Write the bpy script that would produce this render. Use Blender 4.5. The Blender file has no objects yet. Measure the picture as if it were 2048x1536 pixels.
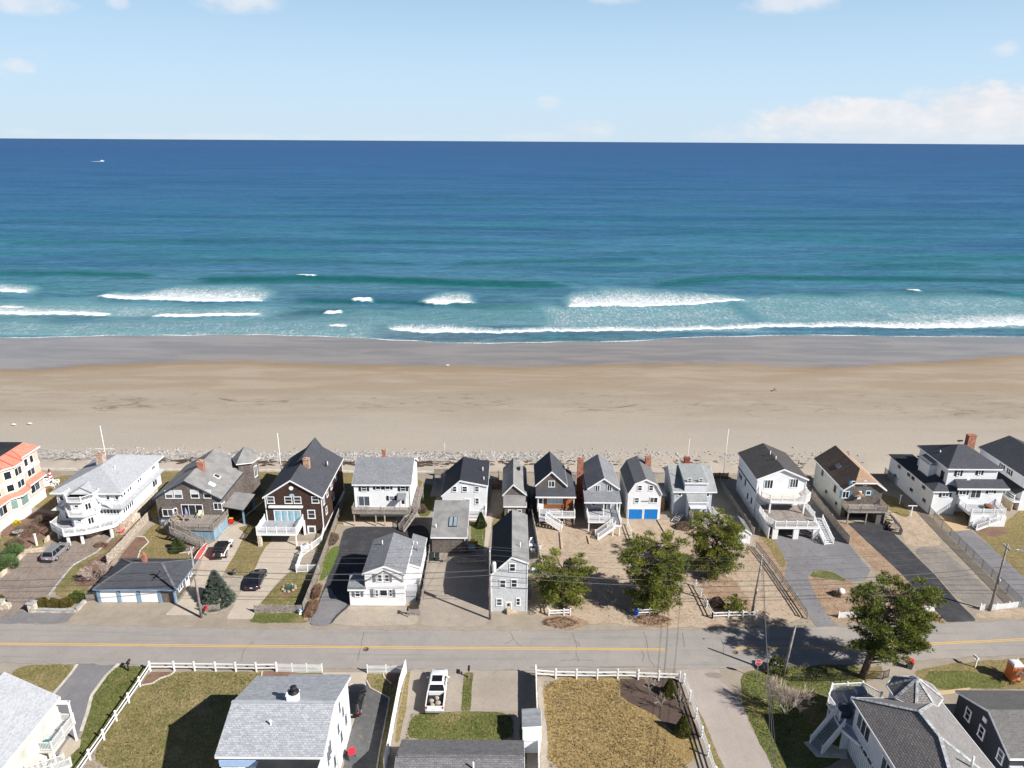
import bpy, bmesh, math, random
import numpy as np
from mathutils import Vector, Matrix
from mathutils.geometry import delaunay_2d_cdt
random.seed(7); RNG = np.random.default_rng(7)
scene = bpy.context.scene
COL = scene.collection

# ------------------------------------------------------------------ camera
CAM_H, FPX = 58.0, 1430.0                       # metres above the lots; focal length in pixels of a 2048 px wide frame
PITCH = math.atan(486 / FPX); ROLL = math.radians(0.345)
cd = bpy.data.cameras.new('camera'); cam = bpy.data.objects.new('camera', cd); COL.objects.link(cam)
cd.sensor_width = 36.0; cd.lens = FPX / 2048 * 36.0
cd.clip_start = 1.0; cd.clip_end = 200000
cam.location = (0, 0, CAM_H)
cam.rotation_euler = (Matrix.Rotation(math.pi / 2 - PITCH, 4, 'X') @ Matrix.Rotation(ROLL, 4, 'Z')).to_euler()
scene.camera = cam

# ------------------------------------------------------------------ daylight
SUN_EL, SUN_DIR = math.radians(37.0), math.radians(149.0)   # elevation; ground direction the shadows fall (from +X)
SUN_E, SKY_S, EXPO = 5.0, 0.05, 0.62
world = bpy.data.worlds.new('World'); scene.world = world; world.use_nodes = True
def make_world():
    nt = world.node_tree; N = nt.nodes; L = nt.links; N.clear()
    out = N.new('ShaderNodeOutputWorld'); bg = N.new('ShaderNodeBackground')
    sky = N.new('ShaderNodeTexSky'); sky.sky_type = 'NISHITA'; sky.sun_disc = False
    sky.sun_elevation = SUN_EL; sky.altitude = 0; sky.air_density = 0.8; sky.dust_density = 0.5; sky.ozone_density = 2.0
    sx, sy = -math.cos(SUN_DIR), -math.sin(SUN_DIR)
    sky.sun_rotation = math.atan2(sx, sy)
    tc0 = N.new('ShaderNodeTexCoord'); lift = N.new('ShaderNodeMapping'); lift.vector_type = 'POINT'; lift.inputs['Location'].default_value = (0, 0, 0.035); lift.inputs['Scale'].default_value = (1, 1, 0.75)
    nrm = N.new('ShaderNodeVectorMath'); nrm.operation = 'NORMALIZE'; L.new(tc0.outputs['Generated'], lift.inputs[0]); L.new(lift.outputs[0], nrm.inputs[0]); L.new(nrm.outputs[0], sky.inputs[0])
    bg.inputs['Strength'].default_value = SKY_S
    tint = N.new('ShaderNodeMix'); tint.data_type = 'RGBA'; tint.blend_type = 'MULTIPLY'
    tint.inputs[0].default_value = 1.0; tint.inputs[7].default_value = (0.50, 0.56, 0.70, 1)
    L.new(sky.outputs[0], tint.inputs[6])
    # fair-weather cumulus: soft puffs placed by direction, torn by noise
    tc = N.new('ShaderNodeTexCoord'); sep = N.new('ShaderNodeSeparateXYZ'); L.new(tc.outputs['Generated'], sep.inputs[0])
    def math_(op, a, b=None, c=None):
        n = N.new('ShaderNodeMath'); n.operation = op
        for i, v in enumerate((a, b, c)):
            if v is None: continue
            if isinstance(v, (int, float)): n.inputs[i].default_value = v
            else: L.new(v, n.inputs[i])
        return n.outputs[0]
    az = math_('ARCTAN2', sep.outputs[0], sep.outputs[1]); el = math_('ARCSINE', sep.outputs[2])
    nz = N.new('ShaderNodeTexNoise'); nz.inputs['Scale'].default_value = 26; nz.inputs['Detail'].default_value = 8; nz.inputs['Roughness'].default_value = 0.62
    mp = N.new('ShaderNodeMapping'); mp.inputs['Scale'].default_value = (1, 1, 1.9); L.new(tc.outputs['Generated'], mp.inputs[0]); L.new(mp.outputs[0], nz.inputs[0])
    nv = math_('MULTIPLY', math_('SUBTRACT', nz.outputs[0], 0.5), 1.9)
    tot = None
    D = math.radians
    for (a, e, ra, re, dens) in CLOUDS:
        dx = math_('DIVIDE', math_('SUBTRACT', az, D(a)), D(ra)); dy = math_('DIVIDE', math_('SUBTRACT', el, D(e)), D(re))
        r2 = math_('ADD', math_('MULTIPLY', dx, dx), math_('MULTIPLY', dy, dy))
        v = math_('ADD', math_('SUBTRACT', 1.0, r2), nv)
        m = N.new('ShaderNodeMapRange'); m.interpolation_type = 'SMOOTHSTEP'; m.inputs[1].default_value = 0.0; m.inputs[2].default_value = 0.7 if dens > .8 else 1.15; m.inputs[4].default_value = dens
        L.new(v, m.inputs[0])
        tot = m.outputs[0] if tot is None else math_('MAXIMUM', tot, m.outputs[0])
    hcol = N.new('ShaderNodeMix'); hcol.data_type = 'RGBA'; hcol.inputs[6].default_value = HAZE_LOW; hcol.inputs[7].default_value = HAZE_HIGH; ea = math_('ABSOLUTE', el)
    L.new(math_('MINIMUM', math_('DIVIDE', ea, 0.16), 1.0), hcol.inputs[0]); q_ = math_('DIVIDE', ea, 0.27)
    hz_ = N.new('ShaderNodeMix'); hz_.data_type = 'RGBA'; L.new(hcol.outputs[2], hz_.inputs[7]); L.new(math_('MULTIPLY', 0.97, math_('POWER', 2.718, math_('MULTIPLY', math_('MULTIPLY', q_, q_), -1.0))), hz_.inputs[0]); L.new(tint.outputs[2], hz_.inputs[6])
    cl = N.new('ShaderNodeMix'); cl.data_type = 'RGBA'; L.new(math_('MULTIPLY', tot, math_('MINIMUM', math_('ADD', 0.55, math_('MULTIPLY', ea, 18.0)), 1.0)), cl.inputs[0]); L.new(hz_.outputs[2], cl.inputs[6])
    cc = N.new('ShaderNodeMix'); cc.data_type = 'RGBA'; cc.inputs[6].default_value = CLOUD_LOW; cc.inputs[7].default_value = CLOUD_COL; L.new(math_('MINIMUM', math_('MAXIMUM', math_('ADD', math_('MULTIPLY', math_('SUBTRACT', nz.outputs[0], 0.42), 3.2), math_('MULTIPLY', ea, 4.0)), 0.0), 1.0), cc.inputs[0]); L.new(cc.outputs[2], cl.inputs[7])
    L.new(cl.outputs[2], bg.inputs['Color']); L.new(bg.outputs[0], out.inputs[0])
def sky_angles(px, py):
    u, v = px - 1024, 768 - py
    a, b = u * math.cos(ROLL) - v * math.sin(ROLL), u * math.sin(ROLL) + v * math.cos(ROLL)
    d = Vector((a, FPX * math.cos(PITCH) + b * math.sin(PITCH), -FPX * math.sin(PITCH) + b * math.cos(PITCH))).normalized()
    return math.degrees(math.atan2(d.x, d.y)), math.degrees(math.asin(d.z))
CLOUD_COL = (12.4, 12.0, 12.0, 1); CLOUD_LOW = (10.2, 10.6, 11.3, 1); HAZE_LOW = (8.5, 10.4, 11.9, 1); HAZE_HIGH = (7.7, 11.3, 14.6, 1)
CLOUDS = []
for (px, py, rx, ry, dens) in [(1640, 244, 140, 42, .9), (1750, 238, 130, 38, .85), (1960, 228, 120, 58, .95), (2060, 244, 140, 60, .95), (1840, 262, 260, 40, .9), (2300, 240, 200, 60, .9),
        (1560, 262, 120, 26, .7), (1825, 192, 26, 20, .4), (1440, 272, 60, 14, .6), (1180, 262, 60, 26, .5), (1090, 274, 110, 12, .5), (1100, 206, 30, 16, .4),
        (38, 130, 32, 14, .5), (2013, 97, 26, 16, .4), (60, 5, 70, 22, .6), (233, 3, 22, 14, .5), (470, -2, 90, 26, .6), (1230, -4, 60, 14, .5), (1590, 0, 110, 24, .6),
        (-200, 120, 160, 40, .5), (40, 268, 40, 10, .4), (400, 274, 300, 8, .45), (2500, 60, 200, 40, .5), (800, 274, 200, 8, .4)]:
    a0, e0 = sky_angles(px, py); CLOUDS.append((a0, e0, rx / 24.96 * 0.96, ry / 24.96, dens))
make_world()
sd = bpy.data.lights.new('sun', 'SUN'); sd.energy = SUN_E; sd.angle = math.radians(0.53); sd.color = (1.0, 0.965, 0.91)
sun = bpy.data.objects.new('sun', sd); COL.objects.link(sun); sun.location = (60, -60, 120)
_d = Vector((math.cos(SUN_DIR) * math.cos(SUN_EL), math.sin(SUN_DIR) * math.cos(SUN_EL), -math.sin(SUN_EL)))
sun.rotation_euler = _d.to_track_quat('-Z', 'Y').to_euler()
vs = scene.view_settings; vs.view_transform = 'Standard'; vs.look = 'None'; vs.gamma = 1.0; vs.use_curve_mapping = False; vs.exposure = EXPO
scene.cycles.max_bounces = 6; scene.cycles.transparent_max_bounces = 12

# ------------------------------------------------------------------ survey: photograph pixel -> metres
_cr, _sr = math.cos(ROLL), math.sin(ROLL); _cp, _sp = math.cos(PITCH), math.sin(PITCH)
def ray(px, py):
    u, v = px - 1024, 768 - py
    a, b = u * _cr - v * _sr, u * _sr + v * _cr
    return a, FPX * _cp + b * _sp, -FPX * _sp + b * _cp
def G(px, py, z=0.0):
    d = ray(px, py); t = (z - CAM_H) / d[2]; return d[0] * t, d[1] * t
def AY(y, px, py):                               # on the vertical plane y = const -> x, z
    d = ray(px, py); t = y / d[1]; return d[0] * t, CAM_H + d[2] * t
def AX(x, px, py):                               # on the vertical plane x = const -> y, z
    d = ray(px, py); t = x / d[0]; return d[1] * t, CAM_H + d[2] * t
def zat(x, y, py):                               # height over plan point x, y that is seen at row py
    lo, hi = -10, 57
    for _ in range(40):
        m = (lo + hi) / 2; f = y * _cp - (m - CAM_H) * _sp; v = FPX * (y * _sp + (m - CAM_H) * _cp) / f; u = FPX * x / f
        r = 768 - (-u * _sr + v * _cr)
        if r > py: lo = m
        else: hi = m
    return lo
def _crop(ox, oy, s): return lambda X, Y: (ox + X / s, oy + Y / s)
c1, c2, c3, c4, c5 = [_crop(o, 840, 3.84) for o in (0, 480, 840, 1200, 1560)]
b1, b2, b3, b4 = [_crop(o, 1180, 3.938) for o in (0, 420, 760, 1200)]; b5 = _crop(1560, 1180, 4.197)
def P(c, *pts): return [c(*p) for p in pts]

# ------------------------------------------------------------------ materials
class NT:
    def __init__(s, name, rough=0.7, spec=0.3):
        s.m = bpy.data.materials.new(name); s.m.use_nodes = True; s.t = s.m.node_tree; s.N = s.t.nodes; s.L = s.t.links
        s.b = s.N['Principled BSDF']; s.b.inputs['Roughness'].default_value = rough; s.b.inputs['Specular IOR Level'].default_value = spec
        s.tc = s.N.new('ShaderNodeTexCoord')
    def set(s, sock, v):
        if isinstance(v, (int, float)): sock.default_value = v
        elif isinstance(v, tuple): sock.default_value = (*v, 1) if len(v) == 3 and len(sock.default_value) == 4 else v
        else: s.L.new(v, sock)
    def coord(s, kind='Object', scale=None):
        o = s.tc.outputs[kind]
        if scale is not None:
            mp = s.N.new('ShaderNodeMapping'); mp.inputs['Scale'].default_value = scale if isinstance(scale, tuple) else (scale,) * 3; s.L.new(o, mp.inputs[0]); o = mp.outputs[0]
        return o
    def noise(s, scale, detail=4, rough=0.55, vec=None, dist=0.0):
        n = s.N.new('ShaderNodeTexNoise'); n.inputs['Scale'].default_value = scale; n.inputs['Detail'].default_value = detail; n.inputs['Roughness'].default_value = rough; n.inputs['Distortion'].default_value = dist
        s.L.new(vec if vec is not None else s.tc.outputs['Object'], n.inputs[0]); return n.outputs[0]
    def ramp(s, f, a, b, lo=0.0, hi=1.0, smooth=True):
        m = s.N.new('ShaderNodeMapRange'); m.interpolation_type = 'SMOOTHSTEP' if smooth else 'LINEAR'
        for i, v in ((1, a), (2, b), (3, lo), (4, hi)): m.inputs[i].default_value = v
        s.L.new(f, m.inputs[0]); return m.outputs[0]
    def mix(s, f, a, b, mode='MIX'):
        n = s.N.new('ShaderNodeMix'); n.data_type = 'RGBA'; n.blend_type = mode
        s.set(n.inputs[0], f); s.set(n.inputs[6], a); s.set(n.inputs[7], b); return n.outputs[2]
    def math(s, op, a, b=0.0):
        n = s.N.new('ShaderNodeMath'); n.operation = op; s.set(n.inputs[0], a); s.set(n.inputs[1], b); return n.outputs[0]
    def attr(s, name):
        n = s.N.new('ShaderNodeAttribute'); n.attribute_name = name; return n.outputs['Fac']
    def rand(s):
        n = s.N.new('ShaderNodeObjectInfo'); return n.outputs['Random']
    def bump(s, h, strength=0.4, dist=0.02):
        n = s.N.new('ShaderNodeBump'); n.inputs['Strength'].default_value = strength; n.inputs['Distance'].default_value = dist; s.L.new(h, n.inputs['Height']); s.L.new(n.outputs[0], s.b.inputs['Normal'])
    def color(s, c): s.set(s.b.inputs['Base Color'], c); return s.m
    def edge(s, scale=1.3):                       # ragged border of a ground sheet: the sheet really stops there
        e = s.attr('edge'); n = s.noise(scale, 6, 0.7)
        s.set(s.b.inputs['Alpha'], s.ramp(s.math('SUBTRACT', s.math('MULTIPLY', e, 1.25), n), -0.04, 0.16))

MATS = {}
def plain(name, c, rough=0.6, spec=0.3, var=0.10, scale=1.2, metal=0.0, bump=0.0):
    if name in MATS: return MATS[name]
    t = NT(name, rough, spec); t.b.inputs['Metallic'].default_value = metal
    f = t.ramp(t.noise(scale, 5), 0.3, 0.7)
    col = t.mix(f, tuple(v * (1 - var) for v in c), tuple(min(1, v * (1 + var * 0.6)) for v in c))
    if bump: t.bump(t.noise(scale * 14, 4), bump, 0.01)
    MATS[name] = t.color(col); return MATS[name]
def siding(name, c, course=0.13, vertical=False, dirt=0.12):
    t = NT(name, 0.55, 0.3); uv = t.coord('UV'); sp = t.N.new('ShaderNodeSeparateXYZ'); t.L.new(uv, sp.inputs[0])
    fr = t.math('FRACT', t.math('DIVIDE', sp.outputs[0 if vertical else 1], course))
    line = t.ramp(fr, 0.0, 0.13)
    f = t.ramp(t.noise(0.9, 5), 0.35, 0.72)
    a = t.mix(f, c, tuple(v * (1 - dirt) for v in c)); a = t.mix(line, tuple(v * 0.62 for v in c), a)
    t.bump(fr, 0.5, 0.02); MATS[name] = t.color(a); return MATS[name]
def shingle(name, ca, cb, w=0.30, h=0.14, stain=0.25, rough=0.85, mortar=0.5, fade=None, size=0.012):
    t = NT(name, rough, 0.15); uv = t.coord('UV')
    br = t.N.new('ShaderNodeTexBrick'); br.inputs['Scale'].default_value = 1.0; br.inputs['Brick Width'].default_value = w; br.inputs['Row Height'].default_value = h
    br.inputs['Mortar Size'].default_value = size; br.inputs['Mortar Smooth'].default_value = 0.3; br.inputs['Bias'].default_value = 0.0
    br.inputs['Color1'].default_value = (*ca, 1); br.inputs['Color2'].default_value = (*cb, 1); br.inputs['Mortar'].default_value = (*[v * mortar for v in ca], 1); t.L.new(uv, br.inputs[0])
    n1 = t.ramp(t.noise(0.55, 6, 0.65), 0.35, 0.7); n2 = t.ramp(t.noise(7, 4, 0.7), 0.3, 0.72)
    st = t.noise(1.0, 5, 0.6, t.coord('UV', (1.6, 0.22, 1)))
    c = t.mix(t.math('MULTIPLY', n1, stain), br.outputs[0], tuple(v * 0.55 for v in ca)); c = t.mix(t.math('MULTIPLY', n2, 0.4), c, tuple(min(1, v * 1.35) for v in cb))
    c = t.mix(t.math('MULTIPLY', t.ramp(st, 0.5, 0.75), 0.35), c, fade or tuple(v * 0.7 for v in cb))
    t.bump(br.outputs['Fac'], -0.45, 0.02); MATS[name] = t.color(c); return MATS[name]
def brickm(name, ca, cb, mortar, w=0.22, h=0.075):
    t = NT(name, 0.85, 0.2); br = t.N.new('ShaderNodeTexBrick'); br.inputs['Scale'].default_value = 1.0; br.inputs['Brick Width'].default_value = w; br.inputs['Row Height'].default_value = h
    br.inputs['Mortar Size'].default_value = 0.008; t.L.new(t.coord('UV'), br.inputs[0])
    for k, v in (('Color1', ca), ('Color2', cb), ('Mortar', mortar)): br.inputs[k].default_value = (*v, 1)
    c = t.mix(t.ramp(t.noise(3, 4), 0.4, 0.75), br.outputs[0], tuple(v * 0.6 for v in ca)); t.bump(br.outputs['Fac'], -0.4, 0.01); MATS[name] = t.color(c); return MATS[name]
def stonem(name, ca, cb, cc, scale=2.2):
    t = NT(name, 0.85, 0.2); v = t.N.new('ShaderNodeTexVoronoi'); v.inputs['Scale'].default_value = scale; t.L.new(t.tc.outputs['Object'], v.inputs[0])
    e = t.N.new('ShaderNodeTexVoronoi'); e.feature = 'DISTANCE_TO_EDGE'; e.inputs['Scale'].default_value = scale; t.L.new(t.tc.outputs['Object'], e.inputs[0])
    sp = t.N.new('ShaderNodeSeparateColor'); t.L.new(v.outputs['Color'], sp.inputs[0])
    c = t.mix(sp.outputs[0], ca, cb); c = t.mix(t.math('MULTIPLY', sp.outputs[1], 0.5), c, cc); c = t.mix(t.ramp(e.outputs['Distance'], 0.01, 0.07), tuple(x * 0.45 for x in ca), c)
    t.bump(t.ramp(e.outputs['Distance'], 0.0, 0.1), 0.6, 0.03); MATS[name] = t.color(c); return MATS[name]
def planks(name, ca, cb, w=0.14, rough=0.8, axis=0):
    t = NT(name, rough, 0.2); sp = t.N.new('ShaderNodeSeparateXYZ'); t.L.new(t.coord('UV'), sp.inputs[0])
    q = t.math('DIVIDE', sp.outputs[axis], w); fr = t.math('FRACT', q); fl = t.math('FLOOR', q)
    wn = t.N.new('ShaderNodeTexWhiteNoise'); wn.noise_dimensions = '1D'; t.L.new(fl, wn.inputs['W'])
    c = t.mix(wn.outputs[0], ca, cb); c = t.mix(t.math('MULTIPLY', t.ramp(t.noise(1.6, 5, 0.65), 0.4, 0.7), 0.5), c, tuple(v * 0.6 for v in ca))
    c = t.mix(t.ramp(fr, 0.0, 0.1), tuple(v * 0.4 for v in ca), c); t.bump(fr, 0.3, 0.01); MATS[name] = t.color(c); return MATS[name]
def ground(name, cols, scale=0.5, fine=9.0, finec=None, finek=0.5, rough=0.9, bump=0.5, bdist=0.03, edge=1.3, stain=None, fstretch=None, streak=None, ck=0.5):
    t = NT(name, rough, 0.15)
    n1 = t.ramp(t.noise(scale, 7, 0.66), 0.28, 0.74); c = t.mix(n1, cols[0], cols[1])
    if len(cols) > 2: c = t.mix(t.math('MULTIPLY', t.ramp(t.noise(scale * 3.1, 7, 0.7), 0.46, 0.74), 0.7), c, cols[2])
    if len(cols) > 3: c = t.mix(t.math('MULTIPLY', t.ramp(t.noise(scale * 0.4, 5, 0.6), 0.5, 0.7), 0.75), c, cols[3])
    vec = t.coord('Object', fstretch) if fstretch else None
    nf = t.noise(fine, 5, 0.75, vec)
    if finec: c = t.mix(t.math('MULTIPLY', t.ramp(nf, 0.5, 0.72), finek), c, finec)
    c = t.mix(ck, c, t.mix(t.ramp(t.noise(fine * 1.7, 4, 0.8, vec), 0.3, 0.72), (0.42,) * 3, (1.45,) * 3), 'MULTIPLY')
    if stain: c = t.mix(t.math('MULTIPLY', t.ramp(t.noise(0.28, 5, 0.6), 0.55, 0.75), 0.6), c, stain)
    if streak: c = t.mix(t.math('MULTIPLY', t.ramp(t.noise(1.0, 5, 0.6, t.coord('Object', streak[0])), 0.5, 0.75), streak[2]), c, streak[1])
    t.bump(nf, bump, bdist); t.edge(edge); MATS[name] = t.color(c); return MATS[name]

WHITE = (0.80, 0.80, 0.80)
trim = plain('white_trim', WHITE, 0.45, 0.4, 0.05)
vinyl = plain('white_vinyl', (0.82, 0.82, 0.82), 0.35, 0.4, 0.06, 0.8)
white_sid = siding('white_clapboard', (0.80, 0.80, 0.80), dirt=0.06)
white_sid2 = siding('white_clapboard_wide', (0.76, 0.77, 0.79), 0.18, dirt=0.09)
greyblue_sid = siding('pale_blue_grey_clapboard', (0.50, 0.55, 0.62))
grey_sid = siding('grey_clapboard', (0.40, 0.41, 0.45))
lav_sid = siding('pale_grey_vinyl_siding', (0.62, 0.63, 0.70), 0.15)
pink_sid = siding('salmon_stucco', (0.73, 0.50, 0.41), 0.6, dirt=0.05)
cream_sid = siding('cream_siding', (0.68, 0.66, 0.58), 0.2)
char_sid = siding('charcoal_siding', (0.035, 0.038, 0.05), 0.15)
tan_sid = siding('tan_board_wall', (0.55, 0.43, 0.30), 0.2)
dirty_white = plain('weathered_white_stucco', (0.56, 0.54, 0.49), 0.8, 0.2, 0.2, 0.7)
shing_brown = shingle('weathered_brown_shingle_wall', (0.078, 0.063, 0.056), (0.20, 0.17, 0.153), 0.2, 0.15, 0.5, fade=(0.34, 0.30, 0.27))
shing_dark = shingle('dark_brown_shingle_wall', (0.035, 0.022, 0.018), (0.085, 0.05, 0.038), 0.2, 0.15, 0.3, fade=(0.10, 0.055, 0.035))
shing_red = shingle('reddish_cedar_shingle_wall', (0.18, 0.065, 0.03), (0.30, 0.12, 0.05), 0.2, 0.15, 0.4)
shing_grey = shingle('silver_grey_shingle_wall', (0.44, 0.455, 0.475), (0.57, 0.58, 0.595), 0.22, 0.15, 0.12)
roof_grey = shingle('grey_asphalt_shingles', (0.125, 0.125, 0.13), (0.19, 0.19, 0.195), 0.3, 0.14, 0.35)
roof_light = shingle('pale_grey_asphalt_shingles', (0.30, 0.31, 0.33), (0.42, 0.43, 0.455), 0.3, 0.15, 0.15, mortar=0.6)
roof_lightb = shingle('light_grey_tab_shingles', (0.24, 0.25, 0.27), (0.42, 0.43, 0.455), 0.34, 0.2, 0.1, mortar=0.62, size=0.02)
roof_dark = shingle('charcoal_asphalt_shingles', (0.055, 0.057, 0.07), (0.085, 0.088, 0.10), 0.3, 0.14, 0.3)
roof_black = shingle('near_black_shingles', (0.030, 0.032, 0.042), (0.048, 0.050, 0.062), 0.3, 0.14, 0.2)
roof_mid = shingle('mid_grey_shingles', (0.16, 0.165, 0.18), (0.25, 0.255, 0.27), 0.3, 0.15, 0.4)
roof_green = shingle('green_grey_shingles', (0.225, 0.24, 0.24), (0.345, 0.36, 0.355), 0.3, 0.14, 0.3)
roof_brown = shingle('dark_brown_shingles', (0.10, 0.075, 0.06), (0.17, 0.13, 0.105), 0.3, 0.15, 0.5, fade=(0.30, 0.18, 0.11))
roof_tan = shingle('tan_shingles', (0.30, 0.19, 0.125), (0.40, 0.27, 0.19), 0.3, 0.15, 0.3)
roof_taupe = shingle('taupe_ribbed_shingles', (0.17, 0.155, 0.15), (0.27, 0.245, 0.235), 0.4, 0.22, 0.2, mortar=0.32, size=0.035)
roof_taupe2 = shingle('taupe_shingles', (0.185, 0.175, 0.17), (0.25, 0.238, 0.23), 0.4, 0.22, 0.3, mortar=0.8)
roof_ranch = shingle('dark_grey_tab_shingles', (0.12, 0.115, 0.12), (0.21, 0.205, 0.21), 0.36, 0.2, 0.2, mortar=0.4, size=0.02)
rub_black = plain('black_rubber_roofing', (0.03, 0.031, 0.034), 0.7, 0.2, 0.25, 0.5)
rub_grey = plain('grey_rolled_roofing', (0.24, 0.235, 0.23), 0.85, 0.2, 0.22, 0.6)
coral = shingle('coral_roof_tiles', (0.50, 0.165, 0.115), (0.60, 0.235, 0.17), 0.25, 0.3, 0.15, fade=(0.55, 0.18, 0.11), mortar=0.6)
cap_light = plain('pale_ridge_caps', (0.42, 0.43, 0.44), 0.85, 0.2, 0.4, 2.5)
brick = brickm('red_brick', (0.33, 0.085, 0.045), (0.44, 0.15, 0.08), (0.42, 0.37, 0.32))
brick_tan = brickm('tan_brick', (0.42, 0.22, 0.14), (0.52, 0.31, 0.2), (0.45, 0.4, 0.34))
brick_dark = brickm('dark_red_brick', (0.24, 0.04, 0.025), (0.30, 0.06, 0.035), (0.26, 0.12, 0.1))
fieldstone = stonem('fieldstone', (0.42, 0.33, 0.26), (0.60, 0.53, 0.44), (0.45, 0.22, 0.16))
palestone = stonem('pale_wall_stone', (0.56, 0.48, 0.38), (0.70, 0.64, 0.54), (0.42, 0.38, 0.34), 1.8)
deck_grey = planks('weathered_deck_boards', (0.24, 0.21, 0.19), (0.36, 0.32, 0.29), 0.15)
deck_tan = planks('pale_tan_deck_boards', (0.60, 0.52, 0.44), (0.70, 0.62, 0.54), 0.15)
deck_comp = planks('grey_composite_deck', (0.34, 0.345, 0.37), (0.41, 0.415, 0.44), 0.15)
wood_grey = plain('weathered_grey_wood', (0.30, 0.265, 0.235), 0.85, 0.15, 0.35, 3.0, bump=0.3)
wood_plank = plain('silvered_fence_wood', (0.28, 0.25, 0.225), 0.85, 0.15, 0.45, 4.0, bump=0.3)
wood_tan = plain('tan_wood', (0.47, 0.37, 0.27), 0.85, 0.15, 0.25, 2.0)
wood_brown = plain('brown_wood', (0.17, 0.10, 0.06), 0.85, 0.15, 0.3, 2.0)
pole_wood = plain('utility_pole_wood', (0.30, 0.265, 0.24), 0.9, 0.1, 0.35, 2.0, bump=0.3)
blue_board = planks('weathered_blue_boards', (0.20, 0.31, 0.40), (0.30, 0.41, 0.49), 0.2)
blue_trim = plain('blue_grey_trim', (0.20, 0.31, 0.42), 0.7, 0.2, 0.2)
blue_door = siding('bright_blue_door', (0.012, 0.19, 0.56), 0.5, True)
blue_shut = plain('teal_blue_shutter', (0.06, 0.21, 0.34), 0.6, 0.2, 0.15)
dark_trim = plain('dark_navy_trim', (0.03, 0.045, 0.07), 0.6)
shut_black = plain('black_shutter', (0.02, 0.02, 0.024), 0.6)
shut_grey = plain('slate_shutter', (0.17, 0.185, 0.22), 0.6)
pale_blue_paint = plain('pale_blue_paint', (0.36, 0.50, 0.72), 0.5)
steel = plain('galvanised_steel', (0.45, 0.46, 0.48), 0.4, 0.5, 0.15, 3, 0.6)
black_metal = plain('black_metal', (0.018, 0.018, 0.02), 0.45, 0.4, 0.1)
rubber = plain('black_rubber', (0.02, 0.02, 0.02), 0.8, 0.2, 0.1)
red_plastic = plain('red_plastic', (0.70, 0.02, 0.04), 0.4, 0.4, 0.05)
blue_plastic = plain('blue_plastic', (0.02, 0.16, 0.62), 0.4, 0.4, 0.05)
grey_plastic = plain('grey_bin_plastic', (0.12, 0.125, 0.14), 0.5, 0.4, 0.08)
green_dark = plain('dark_green_plastic', (0.015, 0.035, 0.03), 0.5, 0.4, 0.08)
orange_p = plain('orange_plastic', (0.80, 0.20, 0.06), 0.5, 0.4, 0.08)
concrete_w = plain('pale_concrete', (0.52, 0.48, 0.42), 0.9, 0.2, 0.2, 1.0, bump=0.2)
granite = plain('grey_granite', (0.40, 0.40, 0.40), 0.8, 0.2, 0.3, 3.0)
wire_m = plain('wire_metal', (0.10, 0.10, 0.105), 0.6, 0.3, 0.1)
def glassm():
    t = NT('window_glass', 0.07, 0.55); r = t.rand(); f = t.ramp(t.noise(0.9, 3), 0.35, 0.7)
    c = t.mix(t.ramp(r, 0.35, 1.0), (0.012, 0.014, 0.018), (0.10, 0.125, 0.15)); c = t.mix(t.math('MULTIPLY', f, 0.6), c, (0.03, 0.035, 0.045))  # random blue-grey base colour paints in the panes' varied reflections
    MATS['glass'] = t.color(c); return MATS['glass']
glass = glassm()
glass_teal = plain('tinted_pale_green_glass', (0.20, 0.30, 0.28), 0.08, 0.6, 0.2, 0.8)
car_glass = plain('car_glass', (0.012, 0.013, 0.016), 0.05, 0.6, 0.1)
blind_m = plain('white_blind', (0.62, 0.63, 0.64), 0.6, 0.3, 0.1)
curtain = planks('blue_white_curtain', (0.20, 0.38, 0.46), (0.55, 0.68, 0.70), 0.12)

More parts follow.
